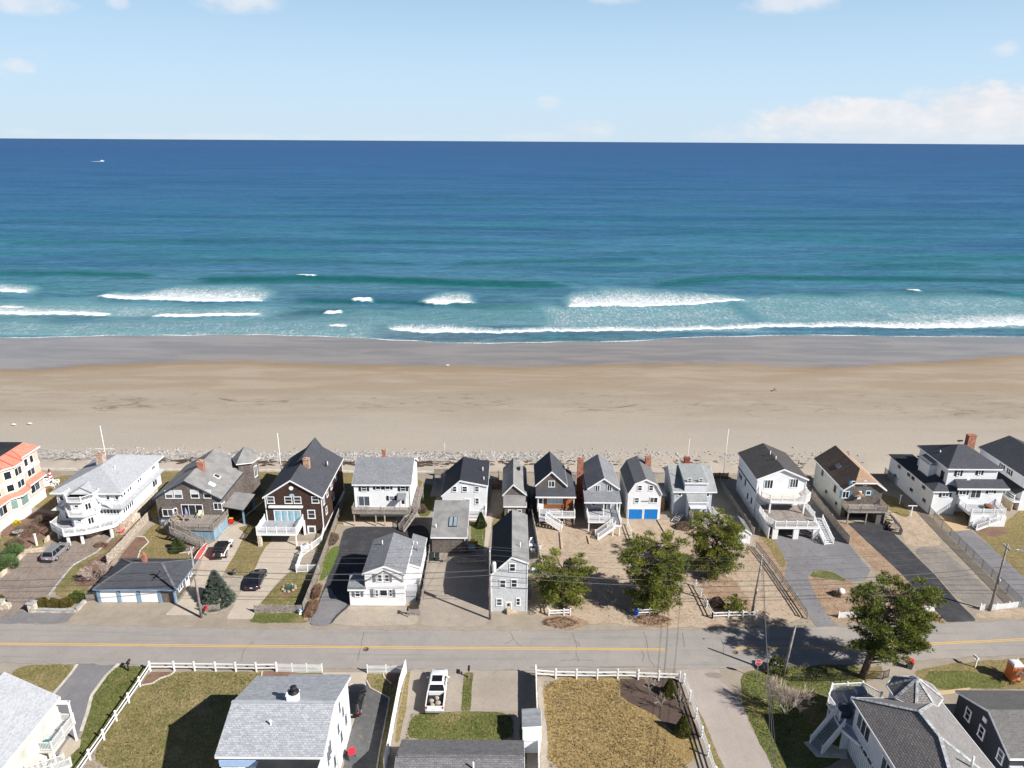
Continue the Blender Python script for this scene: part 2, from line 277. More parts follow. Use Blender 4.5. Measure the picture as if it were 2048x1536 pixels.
# ------------------------------------------------------------------ mesh building
ORG = {}
class MB:
    def __init__(s): s.v = []; s.f = []; s.sm = []
    def add(s, vs, fs, smooth=False):
        n = len(s.v); s.v += [tuple(p) for p in vs]; s.f += [tuple(i + n for i in f) for f in fs]; s.sm += [smooth] * len(fs); return s
    def box(s, x0, y0, z0, x1, y1, z1):
        return s.add([(x0, y0, z0), (x1, y0, z0), (x1, y1, z0), (x0, y1, z0), (x0, y0, z1), (x1, y0, z1), (x1, y1, z1), (x0, y1, z1)],
                     [(3, 2, 1, 0), (4, 5, 6, 7), (0, 1, 5, 4), (1, 2, 6, 5), (2, 3, 7, 6), (3, 0, 4, 7)])
    def poly(s, pts): return s.add(pts, [tuple(range(len(pts)))])
    def prism(s, pts, z0, z1):
        n = len(pts); a = sum(pts[i][0] * pts[(i + 1) % n][1] - pts[(i + 1) % n][0] * pts[i][1] for i in range(n))
        if a < 0: pts = pts[::-1]
        return s.add([(x, y, z0) for x, y in pts] + [(x, y, z1) for x, y in pts], [tuple(range(n))[::-1], tuple(range(n, 2 * n))] + [(i, (i + 1) % n, n + (i + 1) % n, n + i) for i in range(n)])
    def loft(s, rings, smooth=False, caps=True, closed=True):
        n = len(rings[0]); vs = [p for r in rings for p in r]; fs = []
        for k in range(len(rings) - 1):
            for i in range(n if closed else n - 1): fs.append((k * n + i, k * n + (i + 1) % n, (k + 1) * n + (i + 1) % n, (k + 1) * n + i))
        if caps: fs += [tuple(range(n))[::-1], tuple((len(rings) - 1) * n + i for i in range(n))]
        return s.add(vs, fs, smooth)
    def tube(s, pts, r, n=6, smooth=True):
        rings = []; P_ = [Vector(p) for p in pts]
        for i, p in enumerate(P_):
            d = (P_[min(i + 1, len(P_) - 1)] - P_[max(i - 1, 0)]).normalized(); a = d.cross(Vector((0, 0, 1)))
            a = Vector((1, 0, 0)) if a.length < 1e-3 else a.normalized(); b = a.cross(d); rr = r[i] if isinstance(r, (list, tuple)) else r
            rings.append([p + (a * math.cos(t) - b * math.sin(t)) * rr for t in [2 * math.pi * k / n for k in range(n)]])
        return s.loft(rings, smooth)
    def lathe(s, x, y, prof, n=12, smooth=True):
        return s.loft([[(x + r * math.cos(2 * math.pi * k / n), y + r * math.sin(2 * math.pi * k / n), z) for k in range(n)] for r, z in prof], smooth)
    def beam(s, p, q, w, h, up=(0, 0, 1)):
        p, q = Vector(p), Vector(q); d = (q - p).normalized(); a = d.cross(Vector(up)); a = Vector((1, 0, 0)) if a.length < 1e-3 else a.normalized(); b = a.cross(d)
        R = lambda o: [o + a * (-w / 2) + b * (-h / 2), o + a * (w / 2) + b * (-h / 2), o + a * (w / 2) + b * (h / 2), o + a * (-w / 2) + b * (h / 2)]
        return s.loft([R(p), R(q)])
    def mesh(s, name, org=(0, 0, 0), uv=True):
        m = bpy.data.meshes.new(name); o = Vector(org)
        m.from_pydata([(p[0] - o.x, p[1] - o.y, p[2] - o.z) for p in s.v], [], s.f)
        m.polygons.foreach_set('use_smooth', s.sm)
        if uv:
            uvl = m.uv_layers.new(name='UVMap'); buf = [0.0] * (2 * len(m.loops)); V = m.vertices
            for pl in m.polygons:
                n = pl.normal
                if abs(n.z) > 0.999: u = Vector((1, 0, 0)); w = Vector((0, 1, 0))
                else: u = Vector((-n.y, n.x, 0)).normalized(); w = n.cross(u)
                for li in pl.loop_indices:
                    co = V[m.loops[li].vertex_index].co; buf[2 * li] = co.dot(u); buf[2 * li + 1] = co.dot(w)
            uvl.data.foreach_set('uv', buf)
        return m
    def build(s, name, mat, parent=None, uv=True, stuff=False, label=None):
        org = ORG[parent.name] if parent is not None else (0, 0, 0)
        m = s.mesh(name, org, uv); m.materials.append(mat)
        o = bpy.data.objects.new(name, m); COL.objects.link(o)
        if parent is not None: o.parent = parent
        ORG[o.name] = org
        if stuff: o['kind'] = 'stuff'
        if label: o['label'] = label
        return o
def root(name, label, cat, x, y, z=0.0, group=None):
    o = bpy.data.objects.new(name, None); COL.objects.link(o); o.location = (x, y, z); o.empty_display_size = 0.3
    o['label'] = label; o['category'] = cat
    if group: o['group'] = group
    ORG[o.name] = (x, y, z); return o
def solo(mb, name, label, cat, mat, group=None, org=None, uv=True):    # a thing that is one mesh
    n = len(mb.v); c = org or (sum(p[0] for p in mb.v) / n, sum(p[1] for p in mb.v) / n, min(p[2] for p in mb.v))
    m = mb.mesh(name, c, uv); m.materials.append(mat); o = bpy.data.objects.new(name, m); COL.objects.link(o); o.location = c
    o['label'] = label; o['category'] = cat; ORG[o.name] = c
    if group: o['group'] = group
    return o
def inst(name, mesh, parent, loc, rz=0.0):        # a part that shares mesh data with its like
    o = bpy.data.objects.new(name, mesh); COL.objects.link(o); o.parent = parent; g = ORG[parent.name]
    o.location = (loc[0] - g[0], loc[1] - g[1], loc[2] - g[2]); o.rotation_euler = (0, 0, rz); ORG[o.name] = tuple(loc); return o
CACHE = {}
def cached(key, fn, mat):
    if key not in CACHE:
        m = fn().mesh(key[0]); m.materials.append(mat); CACHE[key] = m
    return CACHE[key]
# ------------------------------------------------------------------ building kit
def face(x0, y0, x1, y1): return (x0, y0, x1, y1)
def _fp(f, s, out=0.0):
    x0, y0, x1, y1 = f; L = math.hypot(x1 - x0, y1 - y0); ux, uy = (x1 - x0) / L, (y1 - y0) / L
    return x0 + ux * s + uy * out, y0 + uy * s - ux * out, math.atan2(uy, ux)
def _frame(w, h, t, n, mid, grid):
    b = MB(); d0, d1 = 0.02, -0.07
    b.box(-w / 2, d1, 0, -w / 2 + t, d0, h); b.box(w / 2 - t, d1, 0, w / 2, d0, h)
    b.box(-w / 2 + t, d1, h - t, w / 2 - t, d0, h); b.box(-w / 2 - 0.03, d1 - 0.03, -0.04, w / 2 + 0.03, d0, t * 0.8)
    iw = w - 2 * t
    for k in range(1, n):
        x = -iw / 2 + iw * k / n; b.box(x - t * 0.4, d1 + 0.01, t * 0.8, x + t * 0.4, d0 - 0.01, h - t)
    if mid: b.box(-iw / 2, d1 + 0.015, h * 0.5 - 0.03, iw / 2, d0 - 0.012, h * 0.5 + 0.03)
    if grid:
        gx, gz = grid
        for k in range(1, gx): x = -iw / 2 + iw * k / gx; b.box(x - 0.015, d1 + 0.03, t * 0.8, x + 0.015, d0 - 0.015, h - t)
        for k in range(1, gz): z = t * 0.8 + (h - 1.8 * t) * k / gz; b.box(-iw / 2, d1 + 0.032, z - 0.015, iw / 2, d0 - 0.016, z + 0.015)
    return b
def window(p, f, s, z, w, h, n=1, mid=False, grid=None, t=0.09, mat=None, gl=None, blind=0.0, name='window', out=0.0):
    w, h = round(w, 2), round(h, 2); mat = mat or trim; gl = gl or glass
    x, y, rz = _fp(f, s, out)
    o = inst(name, cached((name, w, h, n, mid, grid, t, mat.name), lambda: _frame(w, h, t, n, mid, grid), mat), p, (x, y, z), rz)
    iw = w - 2 * t
    for k in range(n):
        q = bpy.data.objects.new('pane', cached(('pane', round(iw / n, 3), h, t, gl.name), lambda: MB().box(-iw / n / 2, -0.03, t * 0.5, iw / n / 2, 0.015, h - t * 0.5), gl)); COL.objects.link(q); q.parent = o; q.location.x = -iw / 2 + iw * (k + 0.5) / n
    if blind:
        q = bpy.data.objects.new('blind', cached(('blind', iw, h, blind), lambda: MB().box(-iw / 2 + 0.02, -0.036, h * (1 - blind), iw / 2 - 0.02, 0.01, h - t), blind_m)); COL.objects.link(q); q.parent = o
    return o
def shutters(p, f, s, z, w, h, mat, sw=0.38):
    for d in (-1, 1):
        x, y, rz = _fp(f, s + d * (w / 2 + sw / 2 + 0.02))
        inst('shutter', cached(('shutter', sw, round(h, 2), mat.name), lambda: MB().box(-sw / 2, -0.05, 0, sw / 2, 0.01, h).box(-sw / 2 + 0.06, -0.065, 0.08, sw / 2 - 0.06, -0.045, h * 0.46).box(-sw / 2 + 0.06, -0.065, h * 0.53, sw / 2 - 0.06, -0.045, h - 0.08), mat), p, (x, y, z), rz)
def wpx(p, y, c, X0, Y0, X1, Y1, **k):            # window on a street-facing wall at depth y, from its outline in the photograph
    xa, za = AY(y, *c(X0, Y1)); xb, zb = AY(y, *c(X1, Y0)); sh = k.pop('sh', None)
    f = face(xa, y, xb, y); w = xb - xa
    o = window(p, f, w / 2, za, w, zb - za, **k)
    if sh: shutters(p, f, w / 2, za, w, zb - za, sh, 0.36)
    return o
def spx(p, x, c, X, Y, w, h, right=True, **k):    # window on a side wall at x, centred on a pixel
    y, z = AX(x, *c(X, Y)); f = face(x, y - 1, x, y + 1) if right else face(x, y + 1, x, y - 1)
    return window(p, f, 1.0, z - h / 2, w, h, **k)
def door(p, f, s, z, w, h, mat=None, lite=True, fr=None):
    mat = mat or trim; fr = fr or trim; x, y, rz = _fp(f, s)
    def frm(): return MB().box(-w / 2 - 0.1, -0.06, 0, -w / 2, 0.02, h + 0.1).box(w / 2, -0.06, 0, w / 2 + 0.1, 0.02, h + 0.1).box(-w / 2, -0.06, h, w / 2, 0.02, h + 0.1)
    def slab(): return MB().box(-w / 2, -0.03, 0, w / 2, 0.01, h).box(-w / 2 + 0.12, -0.045, 0.15, w / 2 - 0.12, -0.02, h * 0.42)
    o = inst('door', cached(('door', w, h, mat.name), slab, mat), p, (x, y, z), rz)
    for nm, key, fn, mt in (('door_frame', ('door_frame', w, h, fr.name), frm, fr), ('door_handle', ('door_handle', w), lambda: MB().box(w / 2 - 0.16, -0.09, 0.95, w / 2 - 0.08, -0.02, 1.02), steel)):
        q = bpy.data.objects.new(nm, cached(key, fn, mt)); COL.objects.link(q); q.parent = o
    if lite:
        q = bpy.data.objects.new('pane', cached(('doorpane', w, h), lambda: MB().box(-w / 2 + 0.14, -0.04, h * 0.5, w / 2 - 0.14, -0.01, h - 0.15), glass)); COL.objects.link(q); q.parent = o
    return o
def garage_door(p, f, s, z, w, h, mat, rows=4, fr=None):
    x, y, rz = _fp(f, s)
    def pan():
        b = MB(); b.box(-w / 2, -0.02, 0, w / 2, 0.01, h)
        for k in range(rows): b.box(-w / 2 + 0.03, -0.05, h * k / rows + 0.03, w / 2 - 0.03, -0.015, h * (k + 1) / rows - 0.03)
        return b
    o = inst('garage_door', cached(('garage_door', round(w, 2), round(h, 2), mat.name), pan, mat), p, (x, y, z), rz)
    q = bpy.data.objects.new('door_frame', cached(('gdf', round(w, 2), round(h, 2), (fr or trim).name), lambda: MB().box(-w / 2 - 0.12, -0.06, 0, -w / 2, 0.02, h + 0.12).box(w / 2, -0.06, 0, w / 2 + 0.12, 0.02, h + 0.12).box(-w / 2, -0.06, h, w / 2, 0.02, h + 0.12), fr or trim)); COL.objects.link(q); q.parent = o
    return o
def gpx(p, y, c, X0, Y0, X1, Y1, mat, **k):
    xa, za = AY(y, *c(X0, Y1)); xb, zb = AY(y, *c(X1, Y0)); return garage_door(p, face(xa, y, xb, y), (xb - xa) / 2, za, xb - xa, zb - za, mat, **k)
def dpx(p, y, c, X0, Y0, X1, Y1, mat=None, lite=True, fr=None):
    xa, za = AY(y, *c(X0, Y1)); xb, zb = AY(y, *c(X1, Y0)); return door(p, face(xa, y, xb, y), (xb - xa) / 2, za, round(xb - xa - 0.2, 2), round(zb - za - 0.1, 2), mat, lite, fr)
def walls(p, pts, z0, z1, mat, name='wall'):
    return MB().prism(pts, z0, z1).build(name, mat, p)
def rect(x0, y0, x1, y1): return [(x0, y0), (x1, y0), (x1, y1), (x0, y1)]
def shell(p, prof, a0, a1, axis='y', z0=0.0, og=0.3, oe=0.3, wall=None, roof=None, tr=None, th=0.13, ogb=None, corner=True):
    """gable, gambrel, saltbox or shed: prof is the roof line (t, z) across, run from a0 to a1"""
    tr = tr or trim; ogb = og if ogb is None else ogb
    X = (lambda t, a, z: (t, a, z)) if axis == 'y' else (lambda t, a, z: (a, t, z))
    ring = [(prof[0][0], z0)] + list(prof) + [(prof[-1][0], z0)]
    if wall: MB().loft([[X(t, a, z) for t, z in ring] for a in (a0, a1)]).build('wall', wall, p)
    def ext(q, r):
        d = math.hypot(q[0] - r[0], q[1] - r[1]); k = oe / d; return (q[0] + (q[0] - r[0]) * k, q[1] + (q[1] - r[1]) * k)
    rp = [ext(prof[0], prof[1])] + list(prof[1:-1]) + [ext(prof[-1], prof[-2])]
    rr = [(t, z + 0.01) for t, z in rp] + [(t, z + 0.01 + th) for t, z in reversed(rp)]
    b = MB()
    for k in range(len(rp) - 1):
        q, r = rp[k], rp[k + 1]; b.loft([[X(t, a, z) for t, z in ((q[0], q[1] + 0.01), (r[0], r[1] + 0.01), (r[0], r[1] + 0.01 + th), (q[0], q[1] + 0.01 + th))] for a in (a0 - og, a1 + ogb)])
    ro = b.build('roof', roof, p)
    b = MB()
    for a, d in ((a0 - og, -0.03), (a1 + ogb, 0.03)):
        for k in range(len(rp) - 1):
            q, r = rp[k], rp[k + 1]; b.loft([[X(t, aa, z) for t, z in ((q[0], q[1] - 0.14), (r[0], r[1] - 0.14), (r[0], r[1] + th - 0.01), (q[0], q[1] + th - 0.01))] for aa in sorted((a, a + d))])
    for q, sgn in ((rp[0], -1), (rp[-1], 1)):
        b.loft([[X(t, a, z) for t, z in ((q[0], q[1] - 0.13), (q[0] + sgn * 0.03, q[1] - 0.13), (q[0] + sgn * 0.03, q[1] + th - 0.02), (q[0], q[1] + th - 0.02))] for a in (a0 - og, a1 + ogb)])
    b.build('fascia', tr, p)
    return ro
def corners(p, pts, z0, z1s, mat=None, w=0.14):
    for i, (x, y) in enumerate(pts):
        z1 = z1s[i] if isinstance(z1s, (list, tuple)) else z1s
        MB().box(x - w / 2, y - w / 2, z0, x + w / 2, y + w / 2, z1).build('corner_board', mat or trim, p)
def hip(p, x0, y0, x1, y1, ze, ra, rb, zr, over=0.4, roof=None, tr=None, th=0.14, caps=None, zb=None):
    x0 -= over; y0 -= over; x1 += over; y1 += over
    A, B, C_, D = (x0, y0, ze), (x1, y0, ze), (x1, y1, ze), (x0, y1, ze); R, S = (*ra, zr), (*rb, zr)
    b = MB(); u = lambda q: (q[0], q[1], q[2] + th)
    alongy = abs(ra[1] - rb[1]) >= abs(ra[0] - rb[0])
    if alongy: fs = [(A, B, R), (B, C_, S, R), (C_, D, S), (D, A, R, S)]      # ra nearest y0
    else: fs = [(A, B, S, R), (B, C_, S), (C_, D, R, S), (D, A, R)]           # ra nearest x0
    for f_ in fs:
        f2 = [q for i, q in enumerate(f_) if q != f_[i - 1]]; b.poly([u(q) for q in f2])
    b.poly([D, C_, B, A])
    ro = b.build('roof', roof, p)
    t_ = MB()
    for q, r in ((A, B), (B, C_), (C_, D), (D, A)): t_.add([(q[0], q[1], q[2] - 0.1), (r[0], r[1], r[2] - 0.1), (r[0], r[1], r[2] + th - 0.003), (q[0], q[1], q[2] + th - 0.003)], [(0, 1, 2, 3)])
    t_.build('fascia', tr or trim, p)
    if caps:
        k = MB(); hips = [(A, R), (B, R), (C_, S), (D, S)] if alongy else [(A, R), (D, R), (B, S), (C_, S)]
        for q, r in hips: k.beam(u(q), u(r), 0.26, 0.05)
        if (Vector(R) - Vector(S)).length > 0.3: k.beam(u(R), u(S), 0.26, 0.05)
        k.build('ridge_cap', caps, ro)
    return ro
def cone_roof(p, pts, z, apex, mat, tr=None, th=0.1, caps=None):
    b = MB(); n = len(pts); q = [(x, y, z + th) for x, y in pts]
    for i in range(n): b.poly([q[i], q[(i + 1) % n], apex])
    b.poly([(x, y, z) for x, y in pts][::-1]); ro = b.build('turret_roof', mat, p)
    t_ = MB()
    for i in range(n): (xa, ya), (xb, yb) = pts[i], pts[(i + 1) % n]; t_.add([(xa, ya, z - 0.08), (xb, yb, z - 0.08), (xb, yb, z + th - 0.003), (xa, ya, z + th - 0.003)], [(0, 1, 2, 3)])
    t_.build('fascia', tr or trim, p)
    if caps:
        k = MB()
        for v in q: k.beam(v, apex, 0.26, 0.05)
        k.build('ridge_cap', caps, ro)
    return ro
def chimney(p, x, y, z0, z1, w, d, mat, flue=True, capm=None):
    o = MB().box(x - w / 2, y - d / 2, z0, x + w / 2, y + d / 2, z1).build('chimney', mat, p)
    MB().box(x - w / 2 - 0.06, y - d / 2 - 0.06, z1, x + w / 2 + 0.06, y + d / 2 + 0.06, z1 + 0.1).build('chimney_cap', capm or mat, o)
    if flue: MB().lathe(x, y, [(0.16, z1 + 0.1), (0.15, z1 + 0.3), (0.11, z1 + 0.3), (0.11, z1 + 0.12)], 10).build('flue', brick_tan, o)
    return o
def pipe(p, x, y, z0, z1, r=0.07, mat=None): return MB().lathe(x, y, [(r, z0), (r, z1), (r * 0.6, z1), (r * 0.6, z1 - 0.05)], 8).build('vent_pipe', mat or vinyl, p)
def railing(p, line, mat, h=0.95, gap=0.15, post=0.12, pgap=2.0, z=None, cap=True, pm=None, balus=True, bw=0.04):
    """line of 3-D points along the deck edge; posts, rails and balusters"""
    r = MB(); bl = MB(); pts = []
    for i in range(len(line) - 1):
        a, b = Vector(line[i]), Vector(line[i + 1]); L = (b - a).length; n = max(1, round(L / pgap))
        for k in range(n + (1 if i == len(line) - 2 else 0)): pts.append(a.lerp(b, k / n))
        up = Vector((0, 0, 1))
        r.beam(a + up * (h - 0.03), b + up * (h - 0.03), 0.09, 0.06); r.beam(a + up * 0.1, b + up * 0.1, 0.06, 0.06)
        if balus:
            m = max(1, int(L / gap))
            for k in range(1, m): q = a.lerp(b, k / m); bl.box(q.x - bw / 2, q.y - bw / 2, q.z + 0.1, q.x + bw / 2, q.y + bw / 2, q.z + h - 0.05)
        else: r.beam(a + up * (h * 0.55), b + up * (h * 0.55), 0.06, 0.06)
    r.build('rail', mat, p)
    if balus: bl.build('balusters', pm or mat, p, stuff=True)
    for q in pts:
        key = ('post', post, h, mat.name, cap)
        m = cached(key, lambda: (lambda b: (b.box(-post / 2 - 0.02, -post / 2 - 0.02, h + 0.08, post / 2 + 0.02, post / 2 + 0.02, h + 0.13) if cap else b))(MB().box(-post / 2, -post / 2, -0.05, post / 2, post / 2, h + 0.08)), mat)
        o = bpy.data.objects.new('post', m); COL.objects.link(o); o.parent = p; g = ORG[p.name]; o.location = (q.x - g[0], q.y - g[1], q.z - g[2])
def deck(p, pts, z, mat, th=0.22, edge=None, rails=(), rmat=None, posts=(), pmat=None, pw=0.16, pz=0.0, gap=0.15, h=0.95, pgap=2.0, balus=True, cap=True):
    o = MB().prism(pts, z - 0.06, z).build('deck', mat, p); q2 = MB(); n = len(pts)
    a = sum(pts[i][0] * pts[(i + 1) % n][1] - pts[(i + 1) % n][0] * pts[i][1] for i in range(n)); s = 1 if a > 0 else -1
    for i in range(n):
        (xa, ya), (xb, yb) = pts[i], pts[(i + 1) % n]; L = math.hypot(xb - xa, yb - ya); nx, ny = (yb - ya) / L * 0.03 * s, -(xb - xa) / L * 0.03 * s
        q2.beam((xa + nx, ya + ny, z - th / 2 - 0.008), (xb + nx, yb + ny, z - th / 2 - 0.008), 0.05, th)
    q2.build('rim_joist', edge or rmat or wood_grey, o)
    for ln in rails: railing(o, [(x, y, z) for x, y in ln], rmat or vinyl, h=h, gap=gap, pgap=pgap, balus=balus, cap=cap)
    for (x, y) in posts: MB().box(x - pw / 2, y - pw / 2, pz, x + pw / 2, y + pw / 2, z - th).build('support_post', pmat or rmat or wood_grey, o)
    return o
def stair(p, bot, top, width, mat, rmat, rails=(-1, 1), rise=0.19, smat=None, h=0.9, gap=0.15):
    a, b = Vector(bot), Vector(top); d = Vector((b.x - a.x, b.y - a.y, 0)); run = d.length; d.normalize(); s = Vector((d.y, -d.x, 0)); n = max(2, round((b.z - a.z) / rise))
    st = MB()
    for k in (-1, 1): st.beam(a + s * k * width / 2 + Vector((0, 0, 0.02)), b + s * k * width / 2 - Vector((0, 0, 0.14)), 0.06, 0.28)
    o = st.build('stair', rmat, p)
    m = cached(('step', round(width, 2), round(run / n, 2), mat.name), lambda: MB().box(-width / 2, -run / n / 2 - 0.03, -0.05, width / 2, run / n / 2, 0), mat)
    rz = math.atan2(d.y, d.x) - math.pi / 2
    for k in range(n):
        q = a + d * (run * (k + 0.5) / n) + Vector((0, 0, (b.z - a.z) * (k + 1) / (n + 1))); g = ORG[p.name]
        e = bpy.data.objects.new('step', m); COL.objects.link(e); e.parent = o; e.location = (q.x - g[0], q.y - g[1], q.z - g[2]); e.rotation_euler = (0, 0, rz)
    for k in rails: railing(o, [tuple(a + s * k * width / 2 + Vector((0, 0, 0.1))), tuple(b + s * k * width / 2)], rmat, h=h, gap=gap, pgap=2.4)
    return o
# ------------------------------------------------------------------ fences
def _ptz(pts): return [(q[0], q[1], q[2] if len(q) > 2 else 0.0) for q in pts]
def rail_fence(label, pts, h=1.15, rails=(0.45, 0.95), gap=2.4, mat=None, pw=0.14, group='white rail fences', name='rail_fence', rw=0.045, rh=0.15, cap=True):
    mat = mat or vinyl; pts = _ptz(pts); p = root(name, label, 'fence', *pts[0], group=group); ps = []
    for i in range(len(pts) - 1):
        a, b = Vector(pts[i]), Vector(pts[i + 1]); n = max(1, round((b - a).length / gap))
        for k in range(n): ps.append(a.lerp(b, k / n))
    ps.append(Vector(pts[-1]))
    m = cached(('fpost', pw, h, mat.name), lambda: MB().box(-pw / 2, -pw / 2, 0, pw / 2, pw / 2, h).box(-pw / 2 - 0.02, -pw / 2 - 0.02, h, pw / 2 + 0.02, pw / 2 + 0.02, h + 0.05), mat)
    for i, q in enumerate(ps):
        inst('post', m, p, tuple(q))
        if i:
            for z in rails: MB().beam(ps[i - 1] + Vector((0, 0, z)), q + Vector((0, 0, z)), rw, rh).build('rail', mat, p)
    return p
def board_fence(label, pts, h=1.5, bw=0.14, gapw=0.012, mat=None, pmat=None, name='board_fence', group='weathered board fences', vary=0.05, cat='fence', pgap=2.4, picket=False, side=1, rm=None, pw=0.11):
    mat = mat or wood_plank; pmat = pmat or mat; pts = _ptz(pts); p = root(name, label, cat, *pts[0], group=group); r = random.Random(len(label)); pl = MB(); ps = []
    for i in range(len(pts) - 1):
        a, b = Vector(pts[i]), Vector(pts[i + 1]); L = (b - a).length; d = (b - a) / L; s = Vector((d.y, -d.x, 0)) * side; n = max(1, round(L / pgap)); rl = MB()
        for k in range(n): ps.append(a.lerp(b, k / n))
        for z in (0.28, h - 0.25): rl.beam(a + Vector((0, 0, z)) , b + Vector((0, 0, z)), 0.05, 0.09)
        rl.build('rail', pmat, p)
        m = int(L / (bw + gapw))
        for k in range(m):
            q = a + d * ((k + 0.5) * L / m) + s * 0.045; hh = h * (1 - r.random() * vary); e = d * (bw / 2); t = s * 0.01
            rings = [[q - e - t, q + e - t, q + e + t, q - e + t], [v + Vector((0, 0, hh - (0.08 if picket else 0))) for v in (q - e - t, q + e - t, q + e + t, q - e + t)]]
            if picket: rings.append([v + Vector((0, 0, hh)) for v in (q - e * 0.1 - t, q + e * 0.1 - t, q + e * 0.1 + t, q - e * 0.1 + t)])
            pl.loft(rings)
    ps.append(Vector(pts[-1])); pl.build('pickets' if picket else 'boards', mat, p, stuff=True)
    m = cached(('bpost', h, pmat.name, pw), lambda: MB().box(-pw / 2, -pw / 2, 0, pw / 2, pw / 2, h + 0.06), pmat)
    for q in ps: inst('post', m, p, tuple(q))
    return p
def mesh_fence(label, pts, h=1.4, mat=None, gap=2.6, step=0.22, name='chain_link_fence', group='metal mesh fences', wire=0.012, bars=False):
    mat = mat or steel; pts = _ptz(pts); p = root(name, label, 'fence', *pts[0], group=group); w = MB(); ps = []
    for i in range(len(pts) - 1):
        a, b = Vector(pts[i]), Vector(pts[i + 1]); L = (b - a).length; d = (b - a) / L; n = max(1, round(L / gap)); U = Vector((0, 0, 1))
        for k in range(n): ps.append(a.lerp(b, k / n))
        MB().beam(a + U * h, b + U * h, 0.05, 0.05).build('rail', mat, p)
        if bars:
            MB().beam(a + U * 0.12, b + U * 0.12, 0.04, 0.04).build('rail', mat, p)
            for k in range(int(L / step)): q = a + d * (k * step); w.box(q.x - wire, q.y - wire, q.z + 0.08, q.x + wire, q.y + wire, q.z + h)
        else:
            m = int((L + h) / step)
            for k in range(m):
                for sg in (0, 1):
                    t0, t1 = k * step - h, k * step; z0, z1 = (0, h)
                    if t0 < 0: z0 = -t0; t0 = 0
                    if t1 > L: z1 = h - (t1 - L); t1 = L
                    if t1 <= t0: continue
                    if sg: z0, z1 = h - z0, h - z1
                    w.beam(a + d * t0 + U * (z0 + 0.03), a + d * t1 + U * (z1 + 0.03), wire, wire)
    ps.append(Vector(pts[-1])); w.build('wire_mesh' if not bars else 'bars', mat, p, stuff=True)
    m = cached(('mpost', h, mat.name), lambda: MB().lathe(0, 0, [(0.04, 0), (0.04, h + 0.08), (0.01, h + 0.12)], 8), mat)
    for q in ps: inst('post', m, p, tuple(q))
    return p
# ------------------------------------------------------------------ land, beach and sea
SEA = -4.0
def zb(y): return np.interp(y, [119, 121.5, 135, 186, 214, 420], [-0.9, -1.0, -1.6, -3.2, -3.98, -9.0])
def PB(px, py):
    z = -2.0
    for _ in range(25): x, y = G(px, py, z); z = max(float(zb(y)), SEA)
    return x, y
GM = {}
GM['dirt'] = ground('sandy_dirt', [(0.30, 0.255, 0.20), (0.37, 0.32, 0.26), (0.26, 0.21, 0.155)], 0.35, 7.0, (0.20, 0.155, 0.105), 0.5, stain=(0.25, 0.20, 0.14))
GM['sandlot'] = ground('sand_with_pine_needles', [(0.40, 0.31, 0.225), (0.47, 0.38, 0.29), (0.29, 0.19, 0.12)], 0.3, 2.2, (0.19, 0.12, 0.075), 0.55, stain=(0.225, 0.15, 0.10), ck=0.42)
GM['needles'] = ground('orange_pine_needle_litter', [(0.30, 0.195, 0.125), (0.40, 0.30, 0.215), (0.21, 0.13, 0.08)], 0.5, 2.6, (0.13, 0.085, 0.055), 0.6, ck=0.5)
GM['asphalt'] = ground('worn_road_asphalt', [(0.305, 0.28, 0.258), (0.35, 0.32, 0.292), (0.265, 0.246, 0.23), (0.385, 0.34, 0.295)], 0.16, 16.0, (0.19, 0.175, 0.165), 0.45, 0.85, 0.25, 0.01, streak=((0.05, 1.3, 1), (0.22, 0.206, 0.195), 0.65))
GM['lane'] = ground('worn_side_street_asphalt', [(0.37, 0.32, 0.285), (0.42, 0.365, 0.325), (0.32, 0.285, 0.26)], 0.2, 14.0, (0.22, 0.19, 0.17), 0.45, 0.88, 0.25, 0.01, streak=((1.3, 0.05, 1), (0.27, 0.24, 0.22), 0.4))
GM['dark'] = ground('dark_driveway_asphalt', [(0.042, 0.043, 0.050), (0.066, 0.066, 0.072), (0.10, 0.097, 0.098)], 0.28, 6.0, (0.032, 0.033, 0.038), 0.5, 0.8, 0.3, 0.01, stain=(0.12, 0.112, 0.105), ck=.6)
GM['greyasph'] = ground('grey_driveway_asphalt', [(0.19, 0.185, 0.195), (0.245, 0.235, 0.24), (0.155, 0.15, 0.158)], 0.25, 10.0, (0.12, 0.115, 0.12), 0.4, 0.85, 0.3, 0.01, streak=((0.9, 0.12, 1), (0.13, 0.125, 0.13), 0.35))
GM['worn'] = ground('sandy_parking_asphalt', [(0.33, 0.285, 0.24), (0.40, 0.345, 0.285), (0.27, 0.24, 0.21)], 0.3, 9.0, (0.19, 0.165, 0.14), 0.45, 0.85, 0.3, 0.01)
GM['stamped'] = ground('brown_stamped_driveway', [(0.225, 0.18, 0.15), (0.29, 0.24, 0.205), (0.17, 0.14, 0.12)], 0.35, 3.0, (0.37, 0.315, 0.27), 0.6, 0.85, 0.5, 0.02, fstretch=(1, 0.25, 1))
GM['concrete'] = ground('pale_concrete_drive', [(0.46, 0.39, 0.315), (0.52, 0.45, 0.37), (0.41, 0.345, 0.28)], 0.3, 12.0, (0.33, 0.28, 0.23), 0.35, 0.85, 0.2, 0.01)
GM['tanslab'] = ground('tan_concrete_slab', [(0.50, 0.36, 0.21), (0.56, 0.42, 0.26)], 0.3, 10.0, (0.36, 0.26, 0.16), 0.3, 0.85, 0.2, 0.01)
GM['gravel'] = ground('grey_gravel', [(0.20, 0.18, 0.165), (0.29, 0.255, 0.225), (0.16, 0.145, 0.135)], 0.4, 6.0, (0.40, 0.35, 0.30), 0.6, 0.95, 0.9, 0.05)
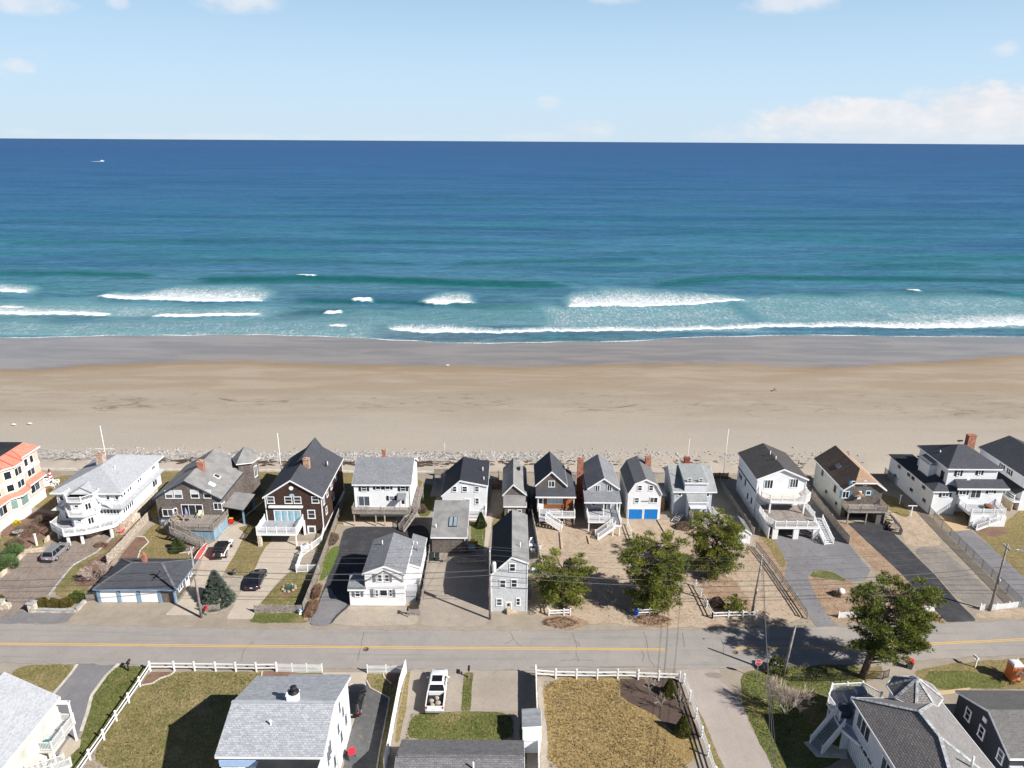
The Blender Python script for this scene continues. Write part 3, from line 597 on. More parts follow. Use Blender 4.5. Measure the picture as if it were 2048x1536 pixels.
GM['palegravel'] = ground('pale_gravel_shoulder', [(0.37, 0.315, 0.255), (0.45, 0.39, 0.32), (0.30, 0.255, 0.205)], 0.4, 6.0, (0.21, 0.175, 0.14), 0.6, 0.95, 0.9, 0.05)
GM['slate'] = ground('dark_stone_dust', [(0.10, 0.105, 0.105), (0.14, 0.14, 0.14), (0.25, 0.20, 0.175)], 0.45, 9.0, (0.07, 0.072, 0.075), 0.5, 0.95, 0.6, 0.03)
GM['mulch'] = ground('dark_brown_mulch', [(0.085, 0.06, 0.05), (0.12, 0.085, 0.07), (0.06, 0.045, 0.04)], 0.8, 7.0, (0.20, 0.15, 0.12), 0.5, 0.95, 0.9, 0.05)
GM['bark'] = ground('reddish_leaf_litter', [(0.17, 0.10, 0.075), (0.25, 0.155, 0.115), (0.11, 0.075, 0.06)], 0.8, 6.0, (0.34, 0.24, 0.18), 0.5, 0.95, 0.9, 0.05)
def grass(n, cols, fc, st, fk=0.5): return ground(n, cols, 0.5, 3.0, fc, fk + .2, 0.95, 0.9, 0.08, 2.2, stain=st, fstretch=(1.0, 0.62, 1), ck=0.85)
GM['olive'] = grass('half_green_spring_lawn', [(0.155, 0.145, 0.05), (0.26, 0.205, 0.095), (0.095, 0.115, 0.03), (0.34, 0.265, 0.145)], (0.36, 0.29, 0.16), (0.11, 0.12, 0.035))
GM['green'] = grass('green_lawn', [(0.095, 0.115, 0.032), (0.15, 0.155, 0.05), (0.075, 0.10, 0.022), (0.27, 0.21, 0.10)], (0.28, 0.23, 0.11), (0.075, 0.095, 0.025))
GM['tan'] = grass('dormant_tan_lawn', [(0.295, 0.205, 0.085), (0.24, 0.17, 0.068), (0.37, 0.275, 0.135)], (0.46, 0.36, 0.20), (0.19, 0.145, 0.055), 0.6)
GM['brown'] = grass('dry_olive_brown_lawn', [(0.25, 0.19, 0.085), (0.18, 0.155, 0.06), (0.32, 0.245, 0.13)], (0.38, 0.29, 0.16), (0.15, 0.14, 0.05))
GM['bright'] = grass('bright_green_weeds', [(0.10, 0.15, 0.03), (0.145, 0.18, 0.045), (0.075, 0.115, 0.022)], (0.23, 0.22, 0.08), (0.16, 0.14, 0.05))
PATCHES = {}
def patch(name, pts, mat, lv, soft=0.0, world_pts=False, jit=None, step=0.5):
    """a flat sheet of ground on the lots; soft > 0 gives it a ragged border that wide"""
    q = pts if world_pts else [G(*p) for p in pts]
    a = sum(q[i][0] * q[(i + 1) % len(q)][1] - q[(i + 1) % len(q)][0] * q[i][1] for i in range(len(q)))
    if a < 0: q = q[::-1]
    if soft >= 0.2 and len(q) < 40:
        for _ in range(2): q = [v for i in range(len(q)) for v in ((q[i][0] * .8 + q[(i + 1) % len(q)][0] * .2, q[i][1] * .8 + q[(i + 1) % len(q)][1] * .2), (q[i][0] * .2 + q[(i + 1) % len(q)][0] * .8, q[i][1] * .2 + q[(i + 1) % len(q)][1] * .8))]
    jit = soft * 0.35 if jit is None else jit; r = random.Random(len(PATCHES) * 13 + 5); d = []
    for i in range(len(q)):
        (xa, ya), (xb, yb) = q[i], q[(i + 1) % len(q)]; L = math.hypot(xb - xa, yb - ya); n = max(1, min(160, int(L / step))) if (soft or jit) else 1
        for k in range(n): d.append((xa + (xb - xa) * k / n, ya + (yb - ya) * k / n))
    n = len(d); z = 0.004 * lv + 0.00035 * (len(PATCHES) % 9); ph = [r.uniform(0, 6) for _ in range(6)]
    def nrm(i):
        tx, ty = d[(i + 1) % n][0] - d[i - 1][0], d[(i + 1) % n][1] - d[i - 1][1]; l = math.hypot(tx, ty) or 1; return ty / l, -tx / l
    if soft or jit:
        e = []
        for i in range(n):
            nx, ny = nrm(i); x, y = d[i]; w = soft * 0.5 + (jit or 0) * (math.sin(x * 1.3 + y * 0.9 + ph[0]) + 0.6 * math.sin(x * 3.1 - y * 2.3 + ph[1]) + 0.5 * r.uniform(-1, 1)) * 0.5; e.append((x + nx * w, y + ny * w))
        d = e
    A_ = np.array(d); B_ = np.roll(A_, -1, 0); free = []
    def dist(p):
        ab = B_ - A_; t = np.clip(((p - A_) * ab).sum(1) / np.maximum((ab * ab).sum(1), 1e-9), 0, 1); return np.sqrt(((A_ + ab * t[:, None] - p) ** 2).sum(1).min())
    if soft:
        for i in range(n):
            nx, ny = nrm(i); q_ = np.array((d[i][0] - nx * soft * 1.3, d[i][1] - ny * soft * 1.3))
            if dist(q_) > soft * 0.95: free.append(tuple(q_))
    vo, _, fo, _, _, _ = delaunay_2d_cdt([Vector(p) for p in d + free], [(i, (i + 1) % n) for i in range(n)], [], 1, 1e-4)
    ed = [min(1.0, dist(np.array((v.x, v.y))) / soft) if soft else 1.0 for v in vo]
    m = bpy.data.meshes.new(name); m.from_pydata([(v.x, v.y, z) for v in vo], [], [f if (vo[f[1]] - vo[f[0]]).cross(vo[f[2]] - vo[f[0]]) > 0 else f[::-1] for f in fo]); at = m.attributes.new('edge', 'FLOAT', 'POINT'); at.data.foreach_set('value', ed)
    m.materials.append(GM[mat]); o = bpy.data.objects.new(name, m); COL.objects.link(o); o['kind'] = 'structure'; PATCHES[o.name] = o; return o
patch('ground', [(-900, -120), (900, -120), (900, 120.3), (-900, 120.3)], 'dirt', 0, world_pts=True)
# roads
rn = P(lambda a, b: (a, b), (0, 1246), (250, 1252), (500, 1258), (1000, 1261), (1400, 1259), (1700, 1253), (2048, 1240)); rs = [(2048, 1308), (1700, 1330), (1300, 1341), (900, 1341), (500, 1335), (0, 1326)]
Rn = [G(*p) for p in rn]; Rs = [G(*p) for p in rs]
road_pts = [(-700, 78)] + [(-200, 76.6)] + Rn + [(200, 84), (700, 110)] + [(700, 103), (200, 77)] + Rs + [(-200, 69.4), (-700, 71)]
patch('road', road_pts, 'asphalt', 5, 0.5, True)
patch('side_street', P(b4, (560, 610), (655, 720), (760, 900), (850, 1130), (985, 1402), (1060, 1560), (1450, 1560), (1358, 1402), (1250, 1185), (1145, 985), (1090, 860), (985, 745), (930, 690), (960, 610)), 'lane', 4, 0.4)
def stripe(name, pts, w, mat, lv=6.5):
    b = MB(); z = 0.004 * lv
    for i in range(len(pts) - 1):
        (xa, ya), (xb, yb) = pts[i], pts[i + 1]; L = math.hypot(xb - xa, yb - ya); nx, ny = -(yb - ya) / L * w / 2, (xb - xa) / L * w / 2
        b.add([(xa - nx, ya - ny, z), (xb - nx, yb - ny, z), (xb + nx, yb + ny, z), (xa + nx, ya + ny, z)], [(0, 1, 2, 3)])
    o = b.build(name, mat); o['kind'] = 'structure'; return o
def ypaint():
    t = NT('worn_yellow_paint', 0.7, 0.2); c = t.mix(t.ramp(t.noise(5, 5, 0.7), 0.5, 0.75), (0.66, 0.40, 0.09), (0.40, 0.31, 0.19)); t.edge; return t.color(c)
yel = ypaint(); crackm = plain('tar_filled_crack', (0.10, 0.095, 0.09), 0.8, 0.2, 0.3, 4)
yl = [(-700, 74.4), (-200, 73.0)] + [G(*p) for p in ((0, 1288), (500, 1292.5), (1000, 1297), (1330, 1299))]; yr = [G(*p) for p in ((1470, 1298), (1700, 1295), (1900, 1286), (2048, 1279))] + [(200, 80.5), (700, 106)]
for ln in (yl, yr):
    for dy in (-0.13, 0.13): stripe('yellow_road_line', [(x, y + dy) for x, y in ln], 0.12, yel)
rc = random.Random(4)
for path in ([b3(*p) for p in ((1020, 325), (1045, 370), (1050, 390), (1075, 415), (1110, 445))], [b3(*p) for p in ((1050, 390), (1010, 415), (985, 425))], [b3(*p) for p in ((1520, 340), (1530, 390), (1550, 430), (1545, 500), (1560, 545), (1570, 570))], [b3(*p) for p in ((1530, 395), (1565, 420), (1572, 445))],
             [b3(*p) for p in ((1420, 555), (1560, 552), (1680, 558))], [b3(*p) for p in ((1180, 612), (1500, 606), (1900, 612), (2048, 608))], [b4(*p) for p in ((340, 330), (370, 400), (375, 470), (385, 540), (430, 605))], [b4(*p) for p in ((325, 470), (345, 520), (335, 570))],
             [b4(*p) for p in ((645, 335), (660, 400), (665, 450))], [b1(*p) for p in ((1990, 405), (1920, 480), (1895, 560))], [b2(*p) for p in ((1215, 330), (1190, 430), (1165, 560))], [b4(*p) for p in ((950, 380), (975, 450), (970, 510))], [b4(*p) for p in ((0, 606), (250, 604), (480, 608))]):
    q = []
    for i in range(len(path) - 1):
        for k in range(6): t = k / 6; q.append(G(path[i][0] + (path[i + 1][0] - path[i][0]) * t + rc.uniform(-1, 1), path[i][1] + (path[i + 1][1] - path[i][1]) * t + rc.uniform(-.7, .7)))
    q.append(G(*path[-1])); stripe('road_crack', q, 0.05, crackm, 6.2)
# drives, paths and beds, from the photograph's outlines
patch('lawn', [(-84, 106), (-84, 119.6), (-14.4, 119.6), (-14.4, 104), (-28, 100), (-60, 102)], 'brown', 1, 0.4, True)
patch('lawn', P(c1, (290, 870), (480, 640), (640, 560), (1200, 560), (1220, 610), (1040, 800), (860, 870), (470, 820), (350, 940), (300, 1000), (230, 990)), 'olive', 2, 0.4)
patch('driveway', P(c1, (470, 900), (880, 880), (850, 930), (745, 1005), (690, 1040), (560, 1110), (470, 1215), (370, 1340), (270, 1480), (250, 1560), (-200, 1580), (-200, 1300), (0, 1215), (200, 1010), (350, 1000), (390, 950)), 'stamped', 3, 0.12)
patch('driveway', P(b1, (-100, 240), (0, 228), (90, 205), (160, 170), (260, 176), (600, 170), (690, 95), (560, 215), (520, 262), (260, 266), (-100, 262)), 'greyasph', 4, 0.25)
patch('lawn', P(c1, (870, 890), (1000, 870), (860, 1030), (680, 1280), (660, 1380), (380, 1350), (560, 1115), (750, 1015), (850, 935)), 'olive', 4, 0.3)
patch('garden_bed', P(c1, (780, 1000), (850, 930), (1010, 880), (960, 950), (840, 1000)), 'bark', 5, 0.2)
patch('garden_bed', P(c1, (560, 1240), (700, 1060), (900, 1000), (860, 1090), (740, 1270), (640, 1290)), 'bark', 5, 0.4)
patch('garden_bed', P(c1, (0, 830), (240, 700), (420, 720), (420, 800), (340, 900), (250, 950), (190, 1020), (0, 1180)), 'bark', 3, 0.5)
patch('lawn', P(c1, (0, 900), (90, 880), (190, 940), (120, 1000), (0, 1020)), 'olive', 4, 0.4)
patch('lawn', P(c1, (1190, 780), (1280, 860), (1310, 920), (1410, 960), (1540, 970), (1590, 1000), (1520, 1100), (930, 1095), (1000, 990)), 'brown', 2, 0.3)
patch('garden_bed', P(c1, (1050, 895), (1110, 900), (1140, 940), (1075, 1000), (1050, 1080), (900, 1080), (960, 1000)), 'bark', 3, 0.15)
patch('garden_bed', P(c1, (1280, 1000), (1310, 940), (1440, 960), (1560, 960), (1480, 1010), (1370, 1022)), 'bark', 3, 0.15)
patch('driveway', P(c1, (1740, 820), (1860, 790), (1920, 830), (1890, 870), (1800, 1040), (1715, 1180), (1640, 1290), (1580, 1400), (1520, 1500), (1265, 1500), (1380, 1390), (1460, 1280), (1530, 1130), (1590, 960), (1660, 930)), 'concrete', 3, 0.08)
patch('lawn', P(c1, (1820, 830), (1890, 810), (2100, 700), (2100, 900), (2010, 1020), (1935, 1200), (1800, 1195), (1715, 1175), (1800, 1040), (1890, 870)), 'brown', 4, 0.2)
patch('gravel_patch', P(c1, (1720, 1195), (1935, 1195), (1880, 1310), (1830, 1400), (1720, 1480), (1600, 1500), (1600, 1400)), 'palegravel', 3, 0.4)
patch('driveway', P(c2, (190, 985), (250, 930), (530, 930), (530, 1000), (470, 1010), (390, 1150), (270, 1270), (185, 1380), (140, 1420), (95, 1530), (-110, 1530), (-40, 1410), (0, 1330), (60, 1220), (110, 1140)), 'concrete', 4, 0.08)
patch('garden_bed', P(c2, (470, 1020), (440, 1160), (380, 1145), (425, 1050)), 'slate', 5, 0.1)
patch('lawn', P(c2, (395, 1150), (600, 1150), (640, 1020), (560, 1000), (620, 900), (730, 640), (800, 640), (600, 1250), (490, 1420), (150, 1425), (190, 1360), (280, 1270)), 'olive', 3, 0.2)
patch('lawn', P(c2, (90, 1500), (120, 1480), (490, 1480), (560, 1536), (480, 1560), (60, 1560)), 'green', 3, 0.4)
patch('garden_bed', P(c2, (325, 1310), (350, 1275), (400, 1262), (435, 1285), (420, 1325), (370, 1345), (330, 1340)), 'bark', 5, 0.1)
patch('driveway', P(c2, (800, 815), (1240, 825), (1450, 800), (1470, 1090), (1430, 1110), (1270, 1130), (860, 1330), (850, 1425), (735, 1520), (700, 1570), (520, 1580), (560, 1490), (640, 1290), (720, 1100), (765, 960)), 'dark', 3, 0.2)
patch('driveway', P(c2, (650, 1290), (690, 1290), (750, 1380), (840, 1410), (735, 1500), (690, 1580), (530, 1580), (570, 1470)), 'greyasph', 4, 0.5)
patch('lawn', P(c2, (690, 980), (760, 965), (770, 1000), (690, 1180), (640, 1230), (600, 1240), (640, 1120)), 'bright', 4, 0.3)
patch('garden_bed', P(c2, (600, 1250), (645, 1235), (630, 1330), (560, 1480), (520, 1550), (480, 1540), (500, 1420)), 'needles', 4, 0.3)
patch('lawn', P(c2, (700, 640), (810, 640), (760, 770), (640, 850)), 'olive', 4, 0.2)
patch('slab', P(c2, (780, 770), (1330, 770), (1240, 820), (800, 815)), 'concrete', 4, 0.15)
patch('verge', P(c2, (740, 1440), (850, 1430), (1290, 1430), (1380, 1500), (1360, 1580), (690, 1590)), 'palegravel', 3, 0.4)
patch('lawn', P(c2, (1380, 500), (1520, 490), (1500, 640), (1450, 740), (1360, 740)), 'green', 2, 0.3)
patch('lawn', P(c2, (1770, 800), (1830, 770), (1900, 800), (1880, 985), (1780, 985)), 'green', 3, 0.15)
patch('path', P(c2, (1880, 715), (1940, 715), (1930, 830), (1895, 1030), (1870, 1030), (1885, 850)), 'concrete', 4, 0.05)
patch('lawn', P(c3, (560, 760), (640, 700), (720, 760), (640, 840), (545, 870)), 'olive', 3, 0.2)
patch('driveway', P(c3, (70, 1095), (180, 1085), (520, 1100), (540, 1250), (545, 1530), (480, 1590), (0, 1590), (10, 1500), (30, 1300)), 'worn', 3, 0.3)
patch('sand_lot', P(c3, (880, 800), (1240, 780), (1600, 760), (2010, 770), (2350, 1000), (2300, 1560), (850, 1570), (840, 1180), (910, 1150)), 'sandlot', 1, 0.6)
patch('sand_lot', P(c4, (850, 760), (960, 860), (1080, 950), (1180, 980), (1400, 1300), (1600, 1540), (1200, 1600), (0, 1590), (0, 1300), (480, 1300), (500, 760)), 'sandlot', 2, 0.6)
patch('garden_bed', P(c4, (660, 1200), (1000, 1180), (1150, 1380), (1180, 1490), (860, 1500), (760, 1300)), 'needles', 3, 0.5)
patch('garden_bed', P(c4, (300, 1470), (450, 1470), (560, 1560), (500, 1600), (260, 1580)), 'needles', 3, 0.4)
patch('garden_bed', P(c3, (960, 1500), (1180, 1500), (1320, 1560), (1150, 1620), (960, 1580)), 'needles', 3, 0.5)
patch('garden_bed', P(c4, (1170, 930), (1260, 880), (1350, 940), (1445, 1095), (1415, 1200), (1470, 1310), (1590, 1490), (1640, 1545), (1560, 1530), (1380, 1230), (1230, 1000)), 'needles', 3, 0.3)
patch('lawn', P(c4, (1200, 850), (1300, 850), (1350, 945), (1440, 1095), (1400, 1150), (1280, 960)), 'brown', 4, 0.4)
patch('driveway', P(c4, (1345, 935), (1320, 880), (1500, 700), (1640, 640), (1770, 760), (1900, 930), (2020, 1090), (2080, 1150), (2040, 1230), (1930, 1240), (1800, 1170), (1690, 1155), (1620, 1175), (1600, 1210), (1625, 1290), (1700, 1430), (1770, 1536), (1840, 1580), (1660, 1590), (1590, 1490), (1470, 1310), (1415, 1200), (1440, 1095)), 'greyasph', 4, 0.15)
patch('garden_bed', P(c4, (1605, 1215), (1625, 1178), (1690, 1158), (1800, 1172), (1920, 1240), (2050, 1350), (2100, 1536), (1800, 1560), (1700, 1425), (1628, 1290)), 'needles', 3, 0.15)
patch('lawn', P(c4, (1605, 1200), (1625, 1170), (1690, 1155), (1800, 1172), (1910, 1240), (1800, 1230), (1700, 1215)), 'green', 4, 0.2)
patch('sand_strip', P(c5, (430, 760), (530, 800), (900, 1140), (1290, 1536), (1250, 1580), (850, 1580), (860, 1290), (540, 960), (430, 810)), 'needles', 2, 0.3)
patch('driveway', P(c5, (520, 795), (600, 780), (790, 785), (905, 905), (1010, 1010), (1200, 1200), (1370, 1400), (1490, 1515), (1510, 1545), (1280, 1555), (930, 1180)), 'dark', 4, 0.12)
patch('driveway', P(c5, (790, 710), (850, 720), (920, 800), (945, 850), (930, 885), (880, 880), (790, 790)), 'dark', 3, 0.1)
patch('sand_lot', P(c5, (760, 660), (1000, 640), (1100, 740), (1250, 930), (1225, 970), (990, 975), (930, 900), (940, 830), (860, 720)), 'sandlot', 2, 0.4)
patch('lawn', P(c5, (760, 560), (900, 600), (1010, 700), (960, 760), (850, 700), (770, 660)), 'brown', 3, 0.4)
patch('gravel_patch', P(c5, (1000, 985), (1225, 970), (1400, 1130), (1640, 1330), (1750, 1400), (1560, 1430), (1390, 1400), (1210, 1200)), 'gravel', 3, 0.25)
patch('driveway', P(c5, (1280, 860), (1460, 845), (1580, 940), (1800, 1140), (2000, 1330), (2000, 1500), (1860, 1440), (1700, 1270), (1500, 1080)), 'greyasph', 3, 0.1)
patch('slab', P(c5, (1140, 735), (1400, 640), (1440, 800), (1465, 845), (1285, 860)), 'tanslab', 4, 0.05)
patch('lawn', P(c5, (1470, 840), (1720, 800), (1900, 640), (2300, 900), (2300, 1400), (2010, 1330), (1800, 1140), (1600, 950)), 'brown', 2, 0.3)
patch('garden_bed', P(c5, (1470, 845), (1720, 815), (1760, 860), (1680, 900), (1540, 880)), 'bark', 3, 0.2)
patch('verge', P(b5, (1140, 90), (1420, 270), (1180, 270), (900, 270), (820, 180), (1000, 60)), 'needles', 2, 0.4)
patch('verge', P(b5, (1630, 190), (2100, 150), (2300, 140), (2300, 240), (1660, 240)), 'sandlot', 2, 0.4)
# south side of the road
patch('driveway', P(b1, (-200, 572), (150, 570), (230, 585), (90, 645), (-20, 700), (-200, 800)), 'worn', 2, 0.3)
patch('lawn', P(b1, (85, 645), (190, 592), (590, 580), (560, 650), (400, 830), (100, 760)), 'olive', 3, 0.25)
patch('driveway', P(b1, (600, 575), (930, 575), (830, 670), (715, 830), (690, 960), (640, 1110), (500, 1300), (300, 1402), (200, 1100), (415, 830), (560, 660)), 'greyasph', 4, 0.08)
patch('lawn', P(b1, (905, 600), (1170, 600), (1100, 720), (600, 1402), (560, 1480), (380, 1480), (480, 1330), (630, 1200), (680, 1000), (725, 830), (840, 675)), 'green', 3, 0.2)
patch('path', P(b1, (480, 1260), (560, 1150), (640, 1180), (630, 1240), (560, 1300), (490, 1402), (430, 1402)), 'concrete', 5, 0.1)
patch('lawn', P(b1, (1180, 640), (2060, 645), (2440, 650), (2550, 650), (2540, 720), (2600, 1480), (570, 1480), (1110, 740)), 'olive', 2, 0.25)
patch('garden_bed', P(b1, (1190, 645), (1375, 645), (1340, 670), (1260, 695), (1200, 735), (1115, 750)), 'bark', 4, 0.1)
patch('garden_bed', P(b2, (415, 640), (690, 640), (640, 690), (590, 720), (420, 715)), 'bark', 4, 0.1)
patch('driveway', P(b2, (885, 650), (1240, 648), (1230, 720), (1120, 1100), (1060, 1200), (860, 1200)), 'concrete', 4, 0.05)
patch('gravel_patch', P(b2, (1232, 715), (1260, 770), (1410, 850), (1395, 960), (1340, 1230), (1310, 1420), (1040, 1440), (1110, 1100)), 'slate', 5, 0.12)
patch('lawn', P(b2, (1240, 655), (1480, 650), (1545, 640), (1380, 1420), (1300, 1420), (1400, 960), (1415, 850), (1260, 770), (1230, 710)), 'olive', 3, 0.12)
patch('garden_bed', P(b2, (1365, 655), (1520, 650), (1500, 760), (1450, 750), (1370, 690)), 'bark', 4, 0.1)
patch('lawn', P(b2, (1545, 650), (1600, 640), (1560, 960), (1500, 1190), (1440, 1220)), 'brown', 3, 0.2)
patch('driveway', P(b3, (240, 625), (670, 622), (1140, 640), (1140, 950), (1050, 958), (720, 955), (250, 975), (215, 1050), (200, 1190), (150, 1190), (200, 960)), 'worn', 4, 0.15)
patch('lawn', P(b3, (660, 650), (738, 650), (722, 800), (715, 955), (638, 955), (650, 800)), 'green', 5, 0.15)
patch('lawn', P(b3, (250, 965), (640, 955), (1045, 960), (1055, 1200), (195, 1200)), 'green', 3, 0.2)
patch('lawn', P(b3, (1095, 1040), (1150, 1040), (1160, 1420), (1095, 1420)), 'green', 3, 0.2)
patch('path', P(b3, (1052, 955), (1100, 955), (1100, 1190), (1055, 1190)), 'worn', 5, 0.08)
patch('lawn', P(b3, (1240, 690), (1900, 690), (2300, 690), (2600, 1460), (1240, 1460)), 'tan', 2, 0.25)
patch('gravel_strip', P(b3, (1235, 680), (1262, 690), (1300, 900), (1320, 1200), (1340, 1460), (1255, 1460), (1240, 900)), 'palegravel', 3, 0.45)
patch('garden_bed', P(b4, (160, 700), (610, 700), (680, 900), (790, 1140), (780, 1180), (640, 1165), (560, 1100), (440, 990), (220, 880), (160, 830)), 'mulch', 4, 0.12)
patch('verge', P(b4, (700, 760), (760, 820), (860, 1130), (985, 1402), (930, 1440), (830, 1200)), 'brown', 3, 0.4)
patch('gravel_patch', P(b4, (810, 655), (930, 648), (965, 680), (930, 705), (850, 690)), 'gravel', 6, 0.25)
patch('lawn', P(b4, (1090, 660), (1330, 610), (1500, 590), (2100, 590), (2100, 830), (1880, 800), (1600, 900), (1450, 1500), (1370, 1450), (1250, 1185), (1140, 960)), 'green', 3, 0.3)
patch('verge', P(b5, (650, 640), (860, 640), (880, 700), (760, 760), (650, 760)), 'brown', 4, 0.4)
patch('path', P(b5, (840, 640), (1080, 655), (1120, 730), (920, 740), (870, 690)), 'worn', 5, 0.15)
patch('lawn', P(b5, (1120, 690), (1250, 650), (1500, 610), (1900, 580), (2300, 560), (2300, 840), (1640, 830), (1330, 850), (1170, 740)), 'brown', 3, 0.4)
patch('lawn', P(b5, (1190, 730), (1290, 670), (1600, 680), (1880, 760), (1900, 820), (1640, 830), (1330, 845)), 'green', 4, 0.5)
patch('path', P(b5, (1320, 850), (1590, 820), (1620, 830), (1520, 860), (1340, 885)), 'tanslab', 6, 0.03)
patch('lawn', P(b5, (130, 900), (500, 850), (700, 1000), (500, 1500), (-20, 1500), (-60, 1200)), 'green', 3, 0.3)

# the beach: one sloping sheet with dry, damp and wet sand
def smooth(a, b, v): t = np.clip((v - a) / (b - a), 0, 1); return t * t * (3 - 2 * t)
def gridmesh(name, X, Y, Z, attrs):
    r, c = X.shape; co = np.stack([X, Y, Z], -1).reshape(-1, 3); i = np.arange((r - 1) * (c - 1)); a = i // (c - 1) * c + i % (c - 1)
    f = np.stack([a, a + 1, a + c + 1, a + c], -1); m = bpy.data.meshes.new(name); m.vertices.add(len(co)); m.vertices.foreach_set('co', co.ravel().astype(np.float32))
    m.loops.add(f.size); m.loops.foreach_set('vertex_index', f.ravel().astype(np.int32)); m.polygons.add(len(f)); m.polygons.foreach_set('loop_start', np.arange(0, f.size, 4).astype(np.int32)); m.polygons.foreach_set('use_smooth', np.ones(len(f), bool))
    for k, v in attrs.items(): at = m.attributes.new(k, 'FLOAT', 'POINT'); at.data.foreach_set('value', v.ravel().astype(np.float32))
    m.update(calc_edges=True); return m
def line(px): q = [PB(*p) for p in px]; return np.array([a for a, _ in q]), np.array([b for _, b in q])
wet_px = [(-400, 742), (0, 742), (90, 741), (170, 731), (300, 727), (500, 725), (700, 731), (900, 735), (1100, 733), (1300, 730), (1400, 728), (1500, 730), (1600, 738), (1680, 739), (1800, 728), (1950, 720), (2048, 712), (2500, 700)]
wl_px = [(-400, 674), (0, 673), (250, 669), (450, 668), (690, 671), (780, 678), (900, 684), (1060, 685), (1250, 682), (1380, 673), (1560, 666), (1700, 668), (1850, 671), (2048, 672), (2500, 670)]
wx, wy = line(wet_px); lx, ly = line(wl_px)
X, Y = np.meshgrid(np.concatenate([np.linspace(-900, -200, 15)[:-1], np.linspace(-200, 200, 401), np.linspace(200, 900, 15)[1:]]), np.concatenate([np.linspace(119.2, 240, 152), [300, 420]]))
n2 = np.sin(X * 0.11 + 1) * 0.35 + np.sin(X * 0.31 + Y * .2) * 0.2
def zbeach(X, Y): return zb(Y) + 0.05 * np.sin(X * 0.05 + Y * 0.11) * smooth(123, 140, Y) * smooth(212, 200, Y) + 0.10 * np.sin(X * 0.9 + 2 * np.sin(X * .3)) * np.exp(-((Y - 127) / 3) ** 2)
Z = zbeach(X, Y)
W = Y - np.interp(X, wx, wy) + n2; rock = np.exp(-((Y - 130.0 - 0.9 * np.sin(X * 0.03)) / 3.4) ** 2) * (0.45 + 0.55 * smooth(25, -10, X)) ; kel = np.exp(-((Y - 126.6 - 0.7 * np.sin(X * 0.05)) / 1.7) ** 2) * (0.35 + 0.65 * smooth(30, -20, X))
def sandm():
    t = NT('beach_sand', 0.95, 0.15); w = t.attr('wet'); nz = t.noise(0.09, 6, 0.6, t.coord('Object', (1, 2.2, 1)))
    wv = t.math('ADD', w, t.math('MULTIPLY', t.math('SUBTRACT', nz, 0.5), 7.0))
    sp = t.N.new('ShaderNodeSeparateXYZ'); t.L.new(t.tc.outputs['Object'], sp.inputs[0]); yy = t.math('ADD', sp.outputs[1], t.math('MULTIPLY', t.math('SUBTRACT', t.noise(0.035, 4, 0.5, t.coord('Object', (0.6, 2, 1))), 0.5), 26.0))
    c = t.mix(t.ramp(yy, 121, 140), (0.455, 0.395, 0.33), (0.375, 0.335, 0.285)); c = t.mix(t.ramp(yy, 140, 160), c, (0.325, 0.278, 0.225)); c = t.mix(t.ramp(yy, 158, 184), c, (0.305, 0.245, 0.18))
    stre = t.noise(1.0, 6, 0.6, t.coord('Object', (0.035, 0.16, 1)), 0.6); c = t.mix(t.math('MULTIPLY', t.ramp(stre, 0.42, 0.66), 0.55), c, (0.40, 0.345, 0.28))
    drag = t.noise(1.0, 7, 0.68, t.coord('Object', (0.09, 0.21, 1)), 1.2); msk = t.math('MULTIPLY', t.ramp(yy, 150, 160), t.ramp(yy, 176, 166)); c = t.mix(t.math('MULTIPLY', t.math('MULTIPLY', t.ramp(drag, 0.53, 0.68), msk), 0.85), c, (0.185, 0.145, 0.115))
    edge = t.math('MULTIPLY', t.ramp(wv, -6.5, -0.6), t.ramp(wv, 1.6, 0.2)); c = t.mix(t.math('MULTIPLY', edge, 0.5), c, (0.25, 0.165, 0.095))
    wf = t.ramp(wv, -2.2, 3.4); wsand = t.mix(t.ramp(t.noise(1.0, 5, 0.6, t.coord('Object', (0.03, 0.14, 1)), 0.5), 0.35, 0.65), (0.185, 0.15, 0.125), (0.265, 0.215, 0.175)); c = t.mix(wf, c, wsand)
    # shingle bank and weed line
    rk = t.attr('rock'); v = t.N.new('ShaderNodeTexVoronoi'); v.inputs['Scale'].default_value = 2.6; t.L.new(t.coord('Object', (1, 0.8, 1)), v.inputs[0]); sc = t.N.new('ShaderNodeSeparateColor'); t.L.new(v.outputs['Color'], sc.inputs[0])
    stn = t.mix(sc.outputs[0], (0.17, 0.165, 0.165), (0.56, 0.52, 0.47)); rm = t.ramp(t.math('ADD', t.math('MULTIPLY', rk, 0.85), t.math('SUBTRACT', t.noise(0.8, 6, 0.7), 0.5)), 0.32, 0.6); rm = t.math('MULTIPLY', rm, t.ramp(sc.outputs[1], 0.1, 0.5)); c = t.mix(rm, c, stn)
    km = t.ramp(t.math('ADD', t.math('MULTIPLY', t.attr('weed'), 0.36), t.noise(1.0, 7, 0.72, t.coord('Object', (0.42, 0.95, 1)), 0.8)), 0.80, 0.93); c = t.mix(t.math('MULTIPLY', km, 0.85), c, (0.085, 0.06, 0.045))
    c = t.mix(0.55, c, t.mix(t.ramp(t.noise(4.5, 5, 0.75), 0.3, 0.7), (0.72,) * 3, (1.2,) * 3), 'MULTIPLY')
    t.set(t.b.inputs['Roughness'], t.mix(wf, (0.95,) * 3, (0.2,) * 3)); t.set(t.b.inputs['Specular IOR Level'], t.math('MULTIPLY', wf, 0.34))
    h = t.mix(wf, t.noise(2.4, 6, 0.7), t.math('MULTIPLY', t.noise(0.5, 4, 0.6, t.coord('Object', (0.3, 1, 1))), 0.25)); t.bump(h, 0.5, 0.05)
    return t.color(c)
